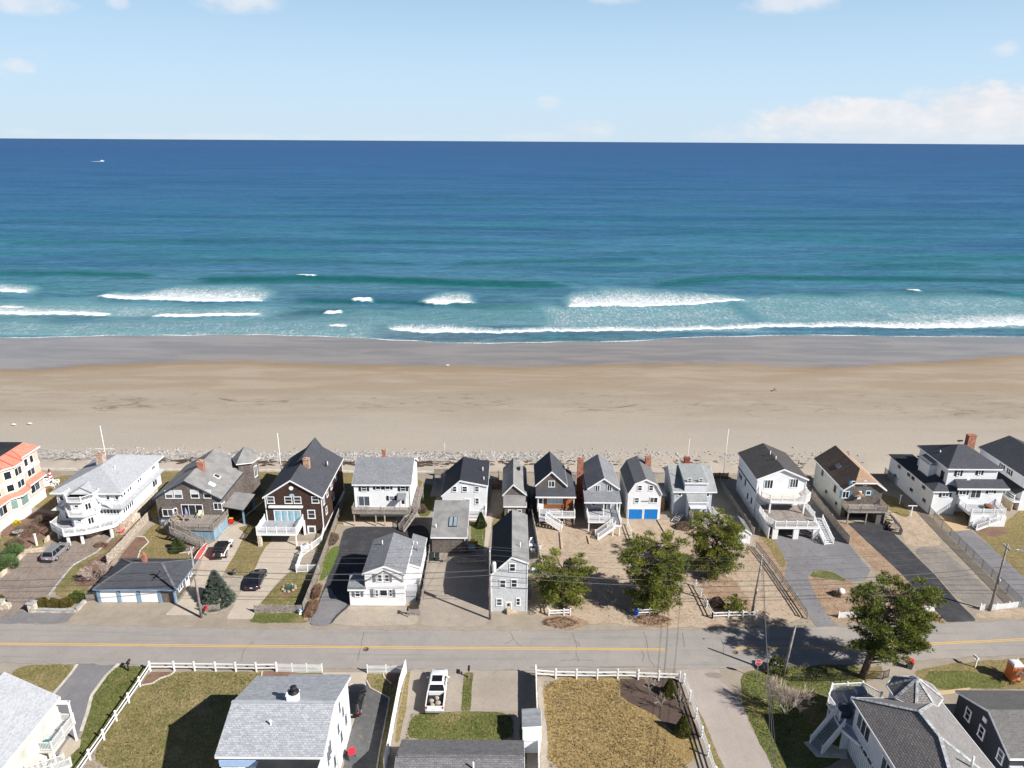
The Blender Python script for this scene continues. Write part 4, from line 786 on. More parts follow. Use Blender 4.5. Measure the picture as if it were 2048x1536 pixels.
bm_ = gridmesh('beach', X, Y, Z, {'wet': W, 'rock': rock, 'weed': kel}); bm_.materials.append(sandm()); beach = bpy.data.objects.new('beach', bm_); COL.objects.link(beach); beach['kind'] = 'structure'

# the sea: one sheet from the swash edge to the horizon, swell and breakers as relief, wave faces also darkened in colour
def PS(px, py): return G(px, py, SEA + 0.4)
T_ = np.concatenate([np.arange(0, 150, 0.75), 150 * (120000 / 150) ** (np.linspace(0, 1, 230))]); S_ = np.linspace(-1, 1, 640)
S2, T2 = np.meshgrid(S_, T_); half = np.maximum(300, 0.95 * (215 + T2)); SX = S2 * half; SY = np.interp(SX, lx, ly) * np.exp(-T2 / 60) + 216 * (1 - np.exp(-T2 / 60)) + T2 + (np.sin(SX * 0.13) * 0.5 + np.sin(SX * 0.37 + 1) * 0.35 + np.sin(SX * .05) * .7) * np.exp(-T2 / 6)
H_ = np.zeros_like(SX); FO = np.zeros_like(SX); GR = np.zeros_like(SX)
def poly(px, k=2): q = [PS(*p[:2]) for p in px]; return np.array([a for a, _ in q]), np.array([b for _, b in q])
def taper(x, a, b, e): return smooth(a, a + e, x) * smooth(b, b - e, x)
wob = np.sin(SX * 0.22 + SY * 0.05) * 0.5 + np.sin(SX * 0.07) * 0.9 + np.sin(SX * 0.55 + 2) * 0.22
def crest(px, A, w, green, e=14):
    xs, ys = poly(px); d = SY - np.interp(SX, xs, ys) - wob; tp = taper(SX, xs[0], xs[-1], e)
    global H_, GR
    H_ = H_ + A * tp * np.where(d < 0, np.exp(-(d / (w * 0.62)) ** 2), np.exp(-(d / (w * 1.5)) ** 2)); GR = np.maximum(GR, green * tp * np.exp(-((d + w * 0.45) / (w * 0.9)) ** 2))
def foam(px, core, inten=1.0, e=11):
    """breaking front: px rows carry (x, y, trail in metres to seaward)"""
    xs, ys = poly(px); tr_ = 1.35 * np.interp(SX, xs, [p[2] for p in px]); d = SY - np.interp(SX, xs, ys) - wob * 0.9 - 0.5 * np.sin(SX * 1.3 + np.sin(SX * .4) * 2); tp = taper(SX, xs[0], xs[-1], min(e, (xs[-1] - xs[0]) * .3))
    global FO, H_
    co = np.where(d < 0, np.exp(-(d / 0.9) ** 2), np.exp(-(np.maximum(d - core * tp * tp * (.75 + .25 * np.sin(SX * .33 + 1)), 0) / 1.2) ** 2)); tl = np.where(d > 0, np.clip(1 - d / np.maximum(tr_, 0.1), 0, 1) ** 0.45, 0) * 0.86
    FO = np.maximum(FO, tp * inten * np.maximum(co, tl)); H_ = H_ + 0.8 * tp * inten * np.exp(-((d - core * .4) / (core * 0.9 + 0.5)) ** 2) * (core > 2)
for px, A, w, g in [([(-200, 547), (0, 547), (150, 545), (340, 551)], 0.8, 5, .8), ([(370, 559), (600, 556), (800, 561), (1000, 567), (1160, 572)], 1.5, 6, 1.0), ([(880, 527), (1100, 522), (1310, 517)], 0.7, 6, .8), ([(1280, 568), (1380, 560), (1500, 553), (1700, 554), (2048, 560), (2300, 560)], 0.9, 6, .9),
        ([(480, 519), (700, 523), (860, 525)], 0.5, 6, .6), ([(1680, 534), (1960, 526)], 0.5, 6, .7), ([(560, 600), (690, 602), (830, 602), (980, 612), (1110, 614)], 0.8, 4.5, .85), ([(1480, 600), (1600, 590), (1800, 582), (2048, 585)], 0.6, 6, .6), ([(0, 485), (300, 483), (600, 480), (900, 484), (1200, 490)], 0.45, 8, .55), ([(1230, 468), (1600, 460), (1900, 464)], 0.45, 8, .5),
        ([(900, 408), (1250, 404), (1500, 410)], 0.4, 11, .45), ([(1000, 436), (1300, 432)], 0.35, 9, .4), ([(1500, 438), (1800, 432), (2048, 436)], 0.4, 9, .45), ([(0, 440), (250, 446), (500, 441)], 0.35, 9, .35), ([(550, 624), (700, 622), (900, 630), (1100, 632)], 0.4, 4, .6)]: crest(px, A, w, g)
rw_ = random.Random(12)
for py in range(352, 548, 9):
    for _ in range(2):
        x0 = rw_.uniform(-300, 1900); L = rw_.uniform(350, 1100); y0 = py + rw_.uniform(-4, 4); d_ = (y0 - 283) / 260; crest([(x0, y0), (x0 + L * .35, y0 + rw_.uniform(-3, 3) * (.4 + d_)), (x0 + L * .7, y0 + rw_.uniform(-4, 4) * (.4 + d_)), (x0 + L, y0 + rw_.uniform(-3, 3))], .25 + .3 * d_, 4.5 + 3.2 / max(.2, d_) , rw_.uniform(.25, .6), 40 + 60 / max(.3, d_))
for px, core in [([(-200, 580, 20), (0, 582, 14), (78, 586, 8)], 4.5), ([(172, 590, 10), (230, 598, 12), (300, 601, 26), (450, 603, 30), (560, 600, 12)], 5.0), ([(692, 602, 4), (720, 604, 4), (752, 606, 3)], 4.0), ([(822, 603, 4), (880, 609, 24), (930, 608, 22), (972, 606, 6)], 3.5), ([(1110, 613, 8), (1160, 615, 26), (1206, 614, 30), (1260, 613, 14)], 4.4), ([(1175, 612, 30), (1230, 613, 34), (1290, 613, 34), (1400, 607, 22), (1516, 598, 4)], 3.2),
        ([(-200, 626, 20), (0, 628, 16), (100, 630, 12), (249, 633, 6)], 4.0), ([(268, 633, 5), (400, 632, 7), (555, 629, 3)], 4.0), ([(635, 629, 3), (692, 626, 3)], 3.5), ([(1808, 581, 2), (1848, 584, 2)], 2.5), ([(585, 553, 4), (640, 557, 3)], 2.0),
        ([(650, 648, 3), (700, 652, 4)], 1.2), ([(742, 651, 5), (800, 657, 8), (850, 661, 12), (1000, 662, 5), (1280, 659, 7), (1500, 652, 6), (1700, 651, 8), (1850, 653, 12), (2048, 648, 20), (2300, 645, 20)], 1.5), ([(-200, 611, 3), (0, 612, 3), (90, 612, 2)], 1.0), ([(2030, 628, 6), (2200, 622, 10)], 3)]: foam(px, core)
edge_ = np.interp(SX, lx, ly); FO = np.maximum(FO, np.exp(-((T2 - 0.5) / 0.8) ** 2) * (0.85 + 0.25 * np.sin(SX * 0.21) * np.sin(SX * .043)))
def lace(px0, px1, top, bot, k):          # lacy spent foam between two rows of the surf
    xa, ya = PS(px0, bot); xb, yb = PS(px1, top); w = taper(SX, xa, PS(px1, bot)[0], 18) * smooth(ya, ya + 4, SY) * smooth(yb + 6 + 9 * np.sin(SX * .045 + top) + 4 * np.sin(SX * .17), yb - 20, SY)
    global FO
    FO = np.maximum(FO, k * w)
for a in [(-200, 600, 600, 632, .50), (-200, 820, 628, 670, .45), (560, 1150, 640, 664, .42), (1020, 1600, 600, 662, .50), (1480, 2300, 584, 655, .45), (1750, 2300, 612, 655, .55), (600, 1180, 604, 650, .36)]: lace(*a)
sw = 0.22 * np.sin((SY + 6 * np.sin(SX * 0.013)) * 0.20 + 0.02 * SX) * smooth(30, 120, T2) + 0.14 * np.sin((SY + 9 * np.sin(SX * 0.02 + 1)) * 0.35 - 0.05 * SX) * smooth(40, 150, T2); sw = sw * smooth(1500, 500, T2)
SZ = np.maximum(SEA + H_ * smooth(0, 15, T2) + sw, zb(SY) + 0.03 * smooth(-1, 3, T2) + 0.012); kk = smooth(0.2, 7, T2); SZ = SZ * kk + np.minimum(SZ, zb(SY) + 0.008) * (1 - kk)
thin = smooth(0.5, 0.0, SEA + 0.15 - zb(SY))
def seam():
    t = NT('sea_water', 0.22, 0.5); t.b.inputs['IOR'].default_value = 1.33
    sp = t.N.new('ShaderNodeSeparateXYZ'); t.L.new(t.tc.outputs['Object'], sp.inputs[0]); y = t.math('LOGARITHM', t.math('MAXIMUM', sp.outputs[1], 1.0), 10.0)
    y = t.math('ADD', y, t.math('MULTIPLY', t.math('SUBTRACT', t.noise(1.0, 5, 0.6, t.coord('Object', (0.004, 0.010, 1)), 0.5), 0.5), 0.22))
    r = t.N.new('ShaderNodeValToRGB'); t.L.new(t.ramp(y, 2.3, 4.3, smooth=False), r.inputs[0]); e = r.color_ramp.elements
    e[0].position, e[0].color = 0.0, (*SEA_C[0], 1); e[1].position, e[1].color = 1.0, (*SEA_C[-1], 1)
    for p_, c_ in zip((0.07, 0.14, 0.25, 0.42, 0.62), SEA_C[1:-1]): q = e.new(p_); q.color = (*c_, 1)
    c = r.outputs[0]; far = t.noise(1.0, 6, 0.62, t.coord('Object', (0.0035, 0.020, 1)), 0.7); far2 = t.noise(1.0, 7, 0.68, t.coord('Object', (0.016, 0.11, 1)), 0.5); c = t.mix(t.math('MULTIPLY', t.ramp(far, 0.40, 0.66), 0.5), c, (0.013, 0.062, 0.170)); c = t.mix(t.math('MULTIPLY', t.ramp(far2, 0.46, 0.68), 0.42), c, (0.014, 0.072, 0.165)); c = t.mix(t.math('MULTIPLY', t.ramp(far2, 0.5, 0.3), 0.3), c, (0.07, 0.185, 0.31))
    teal = t.noise(1.0, 4, 0.55, t.coord('Object', (0.006, 0.018, 1)), 0.8); c = t.mix(t.math('MULTIPLY', t.math('MULTIPLY', t.ramp(teal, 0.48, 0.68), t.ramp(sp.outputs[1], 900, 330)), 0.65), c, (0.018, 0.165, 0.19))
    chop = t.noise(1.0, 6, 0.75, t.coord('Object', (0.10, 0.34, 1)), 0.8); c = t.mix(0.75, c, t.mix(t.ramp(chop, 0.32, 0.68), (0.66,) * 3, (1.36,) * 3), 'MULTIPLY')
    c = t.mix(t.math('MULTIPLY', t.attr('green'), 0.85), c, (0.004, 0.085, 0.085)); c = t.mix(t.math('MULTIPLY', t.attr('thin'), 0.8), c, (0.21, 0.215, 0.215))  # wave faces painted dark green, standing in for their weaker sky reflection
    n1 = t.noise(1.0, 9, 0.74, t.coord('Object', (1.25, 0.36, 1)), 0.9); n3 = t.noise(0.12, 5, 0.6); f = t.attr('foam')
    v = t.math('ADD', t.math('SUBTRACT', f, 0.45), t.math('ADD', t.math('MULTIPLY', t.math('SUBTRACT', n1, 0.5), 1.5), t.math('MULTIPLY', t.math('SUBTRACT', n3, 0.5), 0.35)))
    c = t.mix(t.math('MULTIPLY', t.ramp(f, 0.05, 0.6), 0.62), c, (0.19, 0.37, 0.40)); fm = t.math('MULTIPLY', t.math('MULTIPLY', t.ramp(v, -0.05, 0.42), t.ramp(f, 0.12, 0.3)), t.ramp(f, 0.3, 0.8, 0.72, 1.0)); c = t.mix(fm, c, (0.80, 0.82, 0.83))
    hb = t.math('ADD', t.noise(1.0, 6, 0.65, t.coord('Object', (0.22, 0.5, 1)), 0.4), t.math('MULTIPLY', t.noise(1.0, 4, 0.6, t.coord('Object', (0.03, 0.09, 1))), 1.5)); hb = t.math('ADD', hb, t.math('MULTIPLY', fm, 0.25)); t.bump(hb, 1.0, 0.9)
    nrm = t.b.inputs['Normal'].links[0].from_socket
    df = t.N.new('ShaderNodeBsdfDiffuse'); gl = t.N.new('ShaderNodeBsdfGlossy'); gl.inputs['Roughness'].default_value = 0.28; lw = t.N.new('ShaderNodeLayerWeight'); lw.inputs['Blend'].default_value = 0.35; mx = t.N.new('ShaderNodeMixShader')
    t.L.new(c, df.inputs['Color']); t.L.new(nrm, df.inputs['Normal']); t.L.new(nrm, gl.inputs['Normal']); t.L.new(nrm, lw.inputs['Normal'])
    t.L.new(t.math('MULTIPLY', t.math('ADD', 0.015, t.math('MULTIPLY', lw.outputs['Facing'], SEA_SPEC)), t.math('SUBTRACT', 1.0, t.math('MULTIPLY', fm, 0.9))), mx.inputs[0]); t.L.new(df.outputs[0], mx.inputs[1]); t.L.new(gl.outputs[0], mx.inputs[2]); t.L.new(mx.outputs[0], t.N['Material Output'].inputs['Surface'])
    return t.m
SEA_C = [(0.150, 0.200, 0.215), (0.085, 0.205, 0.250), (0.058, 0.178, 0.262), (0.040, 0.140, 0.250), (0.032, 0.112, 0.236), (0.030, 0.096, 0.222), (0.031, 0.088, 0.205)]
SEA_SPEC = 0.085
sm_ = gridmesh('sea', SX, SY, SZ, {'foam': FO, 'green': GR, 'thin': thin}); sm_.materials.append(seam()); sea = bpy.data.objects.new('sea', sm_); COL.objects.link(sea); sea['kind'] = 'structure'
# driftwood, weed and stones lie on the upper beach as real lumps
lump = MB(); stn = MB(); rl = random.Random(11)
for k in range(620):
    x = rl.uniform(-80, 62) if rl.random() < 0.75 else rl.uniform(-80, -10); y = rl.gauss(126.6 + 0.7 * math.sin(x * 0.05), 0.9); s = rl.uniform(0.15, 0.55) * (1 if x < 10 else 0.6); z = float(zb(y)); a = rl.uniform(-0.4, 0.4)
    lump.loft([[(x + r_ * s * 2.1 * math.cos(t + a), y + r_ * s * 0.7 * math.sin(t), z + h_ * s) for t in [i * 1.2566 for i in range(5)]] for r_, h_ in ((1, -0.1), (0.7, 0.22), (0.15, 0.3))])
for k in range(1500):
    x = rl.uniform(-88, 70); y = rl.gauss(130.2 + 0.9 * math.sin(x * 0.03), 1.8); s = rl.uniform(0.10, 0.30); z = float(zb(y))
    if x > 20 and rl.random() < 0.6: continue
    stn.loft([[(x + r_ * s * math.cos(t), y + r_ * s * math.sin(t), z + h_ * s) for t in [i * 1.2566 for i in range(5)]] for r_, h_ in ((1, -0.2), (0.85, 0.4), (0.3, 0.65))])
o = solo(lump, 'seaweed', 'dark dried seaweed strewn along the tide line above the beach', 'seaweed', plain('dried_seaweed', (0.075, 0.052, 0.038), 0.9, 0.2, 0.4, 2)); o['kind'] = 'stuff'
o = solo(stn, 'beach_stones', 'grey beach stones banked between sand and tide line', 'stones', plain('beach_stone', (0.36, 0.345, 0.33), 0.85, 0.2, 0.5, 0.7)); o['kind'] = 'stuff'
w_ = MB(); w_.box(-120, 119.5, -1.6, -34, 120.1, 0.28).box(-34.02, 119.4, -1.6, -14, 120.0, 0.18)
solo(w_, 'seawall', 'low pale concrete seawall between the left lawns and the beach', 'seawall', concrete_w)
tb = root('timber_seawall', 'brown timber bulkhead holding the sandy lots above the beach', 'seawall', 0, 120)
for k, (a, b_) in enumerate([(-14, 12), (12, 38), (38, 64), (64, 120)]):
    for j in range(3): MB().box(a + 0.02, 119.7 - j * 0.03, -1.3 + j * 0.5, b_ - 0.02, 119.95, -0.82 + j * 0.5).build('timber', wood_tan if k > 1 else wood_grey, tb)
# ------------------------------------------------------------------ houses along the beach, left to right
def zoff(pts, o): return pts
# salmon three-storey building with coral roof
h = root('apartment_building', 'salmon pink three-storey building with coral tiled roof at the left edge', 'building', -86, 103)
bw = [(-79.3, 109.3), (-79.3, 105.0), (-78.3, 103.8), (-78.3, 101.8), (-79.4, 100.5), (-79.4, 97.2), (-78.4, 96.0), (-78.4, 93.6), (-80, 92), (-100, 92), (-100, 109.3)]
walls(h, bw, 1.5, 9.2, pink_sid); walls(h, [(x - 0.04 * (1 if x > -90 else -1), y) for x, y in bw], 0, 1.5, planks('white_lattice_base', (0.70, 0.70, 0.70), (0.62, 0.62, 0.62), 0.3), 'base')
MB().prism([(-80.6, 108.2), (-80.6, 93.5), (-99, 93.5), (-99, 108.2)], 10.5, 10.62).build('flat_roof', rub_black, h)
ex = lambda pts, d: [(x + (d if x > -90 else -d), y + (d * 0.8 if y > 108 else (-d * 0.8 if y < 93 else 0))) for x, y in pts]
rf = MB(); ou = [(x, y, 9.2) for x, y in ex(bw, 0.45)]; inn = [(-80.5, 108.2, 10.55), (-80.5, 105.2, 10.55), (-80.45, 103.7, 10.55), (-80.45, 101.9, 10.55), (-80.5, 100.6, 10.55), (-80.5, 97.4, 10.55), (-80.45, 96, 10.55), (-80.45, 94.2, 10.55), (-81, 93.5, 10.55), (-99, 93.5, 10.55), (-99, 108.2, 10.55)]
for i in range(len(ou)): k = (i + 1) % len(ou); rf.poly([ou[k], ou[i], inn[i], inn[k]])
rf.poly([(x, y, 9.16) for x, y in ex(bw, 0.45)]); rf.build('roof', coral, h)
fz = MB()
for i in range(8): fz.beam(ou[i], ou[i + 1], 0.08, 0.2)
fz.build('fascia', trim, h); rcp = MB()
for i in (1, 2, 3, 4, 5, 6): rcp.beam(ou[i], inn[i], 0.18, 0.06)
rcp.build('ridge_cap', plain('coral_ridge', (0.40, 0.085, 0.05), 0.8), h)
sk = MB()
for i in range(7):
    (xa, ya), (xb, yb) = bw[i], bw[i + 1]; sk.add([(xa - .05, ya, 4.95), (xb - .05, yb, 4.95), (xb + 0.75, yb, 4.35), (xa + 0.75, ya, 4.35), (xa - .05, ya, 4.3), (xb - .05, yb, 4.3)], [(0, 1, 2, 3), (3, 2, 5, 4)])
sk.build('skirt_roof', coral, h)
for z in (4.18, 6.62, 1.5): 
    b = MB()
    for i in range(7): (xa, ya), (xb, yb) = bw[i], bw[i + 1]; b.beam((xa + (0.72 if z == 4.18 else 0.02), ya, z), (xb + (0.72 if z == 4.18 else 0.02), yb, z), 0.09, 0.22 if z != 6.62 else 0.5)
    b.build('band', trim, h)
def bface(i): return face(bw[i + 1][0], bw[i + 1][1], bw[i][0], bw[i][1])
for i, lst in {0: [(1.2, 7.2, .95, 1.35, 1), (2.6, 7.2, .95, 1.35, 1), (1.9, 5.2, 1.9, 1.3, 2), (2.0, 2.2, 2.4, 1.7, 2)], 1: [(.8, 7.3, 1.0, 1.3, 1), (.8, 2.3, 1.0, 1.6, 1)], 2: [(1.0, 7.3, 1.7, 1.4, 2), (1.0, 5.2, 1.7, 1.35, 2), (1.0, 2.1, 1.8, 1.8, 1)], 3: [(.85, 7.3, 1.1, 1.4, 1), (.85, 5.2, 1.1, 1.35, 1), (.85, 2.1, 1.1, 1.6, 1)],
               4: [(1.6, 7.3, 1.7, 1.35, 2), (1.6, 5.2, 1.7, 1.3, 2), (1.6, 2.1, 2.7, 1.7, 3)], 5: [(.8, 5.2, 1.0, 1.3, 1), (.8, 7.3, 1.0, 1.3, 1)], 6: [(1.2, 2.2, 1.6, 1.6, 2), (1.2, 5.2, 1.6, 1.3, 2), (1.2, 7.3, 1.6, 1.3, 2)]}.items():
    for s, z, w, hh, n in lst: window(h, bface(i), s, z, w, hh, n, gl=glass_teal if (z < 2.5 and n == 1) else glass)

# white three-storey house with octagonal bay and balconies
h = root('beach_house', 'white three-storey house with octagonal bay and tiered balconies, pale grey roof', 'house', -65, 103)
walls(h, rect(-69.4, 97.6, -59.9, 110.4), 2.1, 7.05, white_sid); walls(h, rect(-68.8, 98.4, -60.9, 110.0), 0, 2.1, white_sid2, 'ground_floor_wall')
walls(h, rect(-62.0, 97.0, -60.2, 100.2), 0, 2.1, fieldstone, 'stone_base'); walls(h, rect(-61.0, 100.2, -60.0, 109.0), 0, 2.05, palestone, 'stone_base')
walls(h, rect(-65.2, 96.2, -63.3, 97.8), 0, 2.0, fieldstone, 'stone_pier')
oc = [(-66.9, 97.8), (-66.9, 96.2), (-65.9, 95.2), (-64.1, 95.2), (-63.1, 96.2), (-63.1, 97.8)]
walls(h, oc, 2.1, 6.9, white_sid, 'bay_wall')
r = hip(h, -69.4, 97.6, -59.6, 110.4, 7.0, (-64.5, 102.0), (-64.2, 106.0), 9.3, 0.55, roof_light, trim)
chimney(h, -65.3, 103.7, 8.5, 10.6, 1.15, 1.0, fieldstone, capm=brick_tan); pipe(h, -62.6, 102.5, 8.0, 9.2)
# gable dormer over the bay and two long skirts
MB().loft([[(-65.0 + t, y, z) for t, z in ((-1.7, 7.05), (1.7, 7.05), (0, 8.0))] for y in (97.0, 100.5)]).build('gable', white_sid, h)
g = MB()
for s in (-1, 1): g.beam((-65 + s * 2.2, 97.0, 6.95), (-65, 97.0, 8.12), 0.16, 0.2); g.add([(-65 + s * 2.2, 96.9, 7.0), (-65, 96.9, 8.18), (-65, 101.2, 8.18), (-65 + s * 2.2, 101.2, 7.0)], [(0, 1, 2, 3)])
g.build('gable_roof', roof_light, h)
for z0, hh, o in ((6.9, 0.7, 0.35), (4.55, 0.85, 0.5)):
    pts = [(-66.9 - o, 97.6), (-66.9 - o, 96.1), (-65.9 - o * .4, 95.2 - o), (-64.1 + o * .4, 95.2 - o), (-63.1 + o, 96.1), (-63.1 + o, 97.6)]
    deck(h, pts, z0, deck_comp, 0.2, trim, rails=[pts], rmat=vinyl, gap=0.16, h=hh, pgap=1.6)
pts = [(-69.6, 97.7), (-69.6, 95.4), (-66.6, 93.4), (-63.6, 94.2), (-60.6, 96.2), (-60.2, 97.7)]
deck(h, pts, 2.15, deck_comp, 0.35, trim, rails=[pts], rmat=vinyl, gap=0.17, pgap=1.9, posts=[(-69.0, 95.8), (-66.4, 93.9), (-64.7, 94.5), (-61.2, 96.3)], pmat=trim, pw=0.3)
b = MB()                                               # skirt roof round the right and front at first-floor level
b.add([(-63.1, 97.55, 4.95), (-59.9, 97.55, 4.95), (-59.2, 96.9, 4.6), (-63.1, 96.9, 4.6), (-59.85, 110.4, 4.95), (-59.2, 110.8, 4.6)], [(0, 1, 2, 3), (1, 4, 5, 2)])
b.add([(-63.1, 96.9, 4.45), (-59.2, 96.9, 4.45), (-59.2, 110.8, 4.45), (-59.2, 96.9, 4.6), (-63.1, 96.9, 4.6), (-59.2, 110.8, 4.6), (-59.85, 97.5, 4.42), (-63.1, 97.5, 4.42), (-59.85, 110.4, 4.42)], [(0, 1, 3, 4), (1, 2, 5, 3), (0, 1, 6, 7), (1, 2, 8, 6)])
b.build('skirt_roof', roof_light, h)
b = MB(); b.beam((-63.3, 97.0, 6.9), (-60.8, 96.95, 4.75), 0.2, 0.3).beam((-66.7, 97.0, 6.4), (-69.4, 96.95, 4.4), 0.2, 0.3); b.build('raking_brace', trim, h)
b = MB(); b.loft([[(-69.0 + t, y, z) for t, z in ((-1.0, 4.4), (1.0, 4.4), (0, 5.1))] for y in (96.6, 98)]); b.build('gablet', white_sid, h)
Fr = face(-69.4, 97.6, -59.9, 97.6); Rt = face(-59.9, 97.6, -59.9, 110.4)
for X0, X1 in ((1632, 1695), (1768, 1830)):
    xa = AY(97.6, X0 / 7.68, 870 + 970 / 7.68)[0]; window(h, Fr, xa + 69.4 + .3, 5.75, .62, .75)
for k in range(6): window(h, Fr, 6.5 + k * 0.5, 3.35, 0.42, 0.95, t=.05)
window(h, Fr, 0.75, 5.6, .7, .8); window(h, Fr, 1.3, 2.5, 1.1, 1.7)
for z in (2.7, 5.1):
    window(h, face(-65.9, 95.2, -64.1, 95.2), .9, z + .6, .75, .5); window(h, face(-64.1, 95.2, -63.1, 96.2), .7, z, .9, 1.15, 2); window(h, face(-66.9, 96.2, -65.9, 95.2), .7, z, .7, 1.2, 2)
for s, n in ((0.8, 1), (1.6, 1), (2.7, 1), (3.4, 1), (5.9, 1), (6.6, 1), (10.9, 2)): window(h, Rt, s, 5.7, 0.55 if n == 1 else 1.1, 1.0, n, t=.06)
for k in range(5): window(h, Rt, .7 + k * .62, 3.1, .5, 1.15, t=.05)
window(h, Rt, 10.6, 2.7, 1.6, 1.2, 2)
window(h, face(-66.9, 97.8, -66.9, 96.2), .8, 2.6, .9, 1.6); door(h, face(-68.8, 98.4, -60.9, 98.4), 4.6, 0.02, .9, 2.0, shut_grey, False); door(h, face(-68.8, 98.4, -60.9, 98.4), 7.0, 0.02, .9, 2.0, trim, True)

# brown shingled house with corner turret
h = root('beach_house', 'weathered brown shingled house with corner turret and broad blue-skirted deck', 'house', -50.5, 104)
shell(h, [(-55.6, 5.0), (-50.6, 7.95), (-45.6, 5.0)], 99.9, 111.4, 'y', -0.0, 0.3, 0.45, shing_brown, rub_grey, dark_trim)
cs = [(-45.8, 109.0), (-43.8, 109.6), (-43.4, 111.4), (-44.6, 113), (-46.4, 112.8), (-47.0, 110.9)]
walls(h, cs, 0, 6.6, shing_brown, 'turret_wall'); cone_roof(h, [(x + (x + 45.2) * .25, y + (y - 111) * .25) for x, y in cs], 6.6, (-45.2, 111, 8.9), rub_grey, trim)
walls(h, rect(-55.3, 99.86, -53, 100.6), 0, 1.4, greyblue_sid, 'base_wall')
chimney(h, -49.9, 104.5, 7.2, 9.1, .95, .85, brick, capm=brick_tan)
for x, y, a in ((-47.6, 104.6, .9), (-47.4, 102.0, .85)):
    z = 7.95 - (x + 50.6) * 0.59 + .16; sk_ = MB().loft([[(x + u, y + v, z - u * .59 + d) for u, v in ((-.45, -a / 2), (.45, -a / 2), (.45, a / 2), (-.45, a / 2))] for d in (0, .12)]).build('skylight', trim, h)
    MB().loft([[(x + u, y + v, z - u * .59 + d) for u, v in ((-.36, -a / 2 + .09), (.36, -a / 2 + .09), (.36, a / 2 - .09), (-.36, a / 2 - .09))] for d in (.115, .14)]).build('pane', blind_m if y < 103 else glass, sk_)
cr = _crop(280, 880, 8.5318)
for X0, Y0, X1, Y1 in ((440, 860, 550, 995), (590, 855, 710, 995), (872, 850, 995, 990), (1090, 850, 1205, 990)): wpx(h, 99.9, cr, X0, Y0, X1, Y1, mid=True, blind=.5)
bz = MB().prism([(-55.0, 100.1), (-54.6, 99.4), (-52.9, 99.4), (-52.5, 100.1)], 1.75, 1.95).prism([(-55.0, 100.1), (-54.6, 99.4), (-52.9, 99.4), (-52.5, 100.1)], 3.25, 3.45).build('bay_sill', shing_brown, h)
window(h, face(-54.6, 99.42, -52.9, 99.42), .85, 1.98, 1.7, 1.25, 2); window(h, face(-52.9, 99.42, -52.5, 100.0), .33, 1.98, .6, 1.25)
wpx(h, 99.9, cr, 728, 1100, 1065, 1295, n=3, name='sliding_door'); wpx(h, 99.9, cr, 1265, 1070, 1395, 1185, n=2)
R_ = face(-45.6, 99.9, -45.6, 111.4); window(h, R_, 1.0, 2.4, 1.2, 1.2, 2); window(h, face(-43.8, 109.6, -43.4, 111.4), .9, 3.5, .9, 2.0, 2)
dk = [(-52.4, 99.9), (-52.4, 96.6), (-51.6, 95.8), (-45.1, 95.4), (-44.6, 99.9)]
d = deck(h, dk, 2.0, deck_grey, 0.25, wood_grey, rails=[dk], rmat=wood_grey, gap=.16, h=.85); MB().prism([(-51.4, 99.8), (-51.4, 95.95), (-45.2, 95.55), (-44.75, 99.8)], 0, 1.74).build('deck_skirt', blue_board, d)
stair(h, (-46.4, 94.1, 0), (-51.2, 95.2, 1.9), 1.1, deck_grey, wood_grey); 
cp = [(-45.5, 101.2), (-41.6, 101.2), (-41.6, 106), (-45.5, 106)]
MB().loft([[(-45.55, 100.6, 3.0), (-42.2, 100.3, 2.55), (-42.2, 105.6, 2.55), (-45.55, 105.6, 3.0)], [(-45.55, 100.6, 3.12), (-42.2, 100.3, 2.67), (-42.2, 105.6, 2.67), (-45.55, 105.6, 3.12)]]).build('carport_roof', rub_grey, h)
for x, y in ((-42.45, 100.6), (-42.45, 105.3)): MB().box(x - .14, y - .14, 0, x + .14, y + .14, 2.55).build('carport_post', blue_trim, h)
MB().box(-45.5, 105.2, 0, -42.4, 105.35, 2.5).build('carport_wall', shing_brown, h)

# dark brown gable house over a garage
h = root('beach_house', 'dark brown shingled gable house with white balcony over its garage', 'house', -33.5, 102)
shell(h, [(-37.7, 6.4), (-33.5, 9.15), (-29.1, 6.4)], 97.9, 111.6, 'y', 0, .3, .35, shing_dark, roof_dark, trim)
MB().loft([[(x, y, z) for x, z in ((-35.2, 8.1), (-32.0, 8.1), (-33.4, 10.2))] for y in (104.5, 112.0)]).build('upper_roof', roof_dark, h)
corners(h, [(-37.7, 97.9), (-29.1, 97.9), (-29.1, 111.6)], 0, 6.3)
chimney(h, -32.6, 103.6, 8.2, 10.0, .9, .8, brick_tan); pipe(h, -30.4, 106.4, 7.0, 8.3, .09, shut_black); pipe(h, -30.3, 107.2, 7.0, 7.9)
for X0, Y0, X1, Y1 in ((208, 588, 262, 640), (345, 588, 398, 640), (415, 588, 468, 640), (552, 586, 605, 638)): wpx(h, 97.9, c2, X0, Y0, X1, Y1, mid=True, t=.1)
wpx(h, 97.9, c2, 268, 692, 466, 782, n=4, gl=curtain, name='sliding_door', t=.12); wpx(h, 97.9, c2, 522, 690, 576, 755, mid=True, t=.12); dpx(h, 97.9, c2, 526, 812, 580, 908)
MB().box(-37.2, 97.5, 4.55, -32.0, 97.92, 4.8).build('awning_box', trim, h)
MB().lathe(-33.55, 97.85, [(.33, 0), (.33, .05)], 16).build('dummy', trim, h) if False else None
for z, m in ((7.75, trim), (6.55, pale_blue_paint)):
    b = MB(); b.loft([[(-33.55 + .33 * math.cos(t) * (1 if z > 7 else 1.15), y, z + .33 * math.sin(t) * (1 if z > 7 else .75)) for t in [i * math.pi / 8 for i in range(16)]] for y in (97.84, 97.92)]); b.build('wall_plaque', m, h)
R_ = face(-29.1, 97.9, -29.1, 111.6)
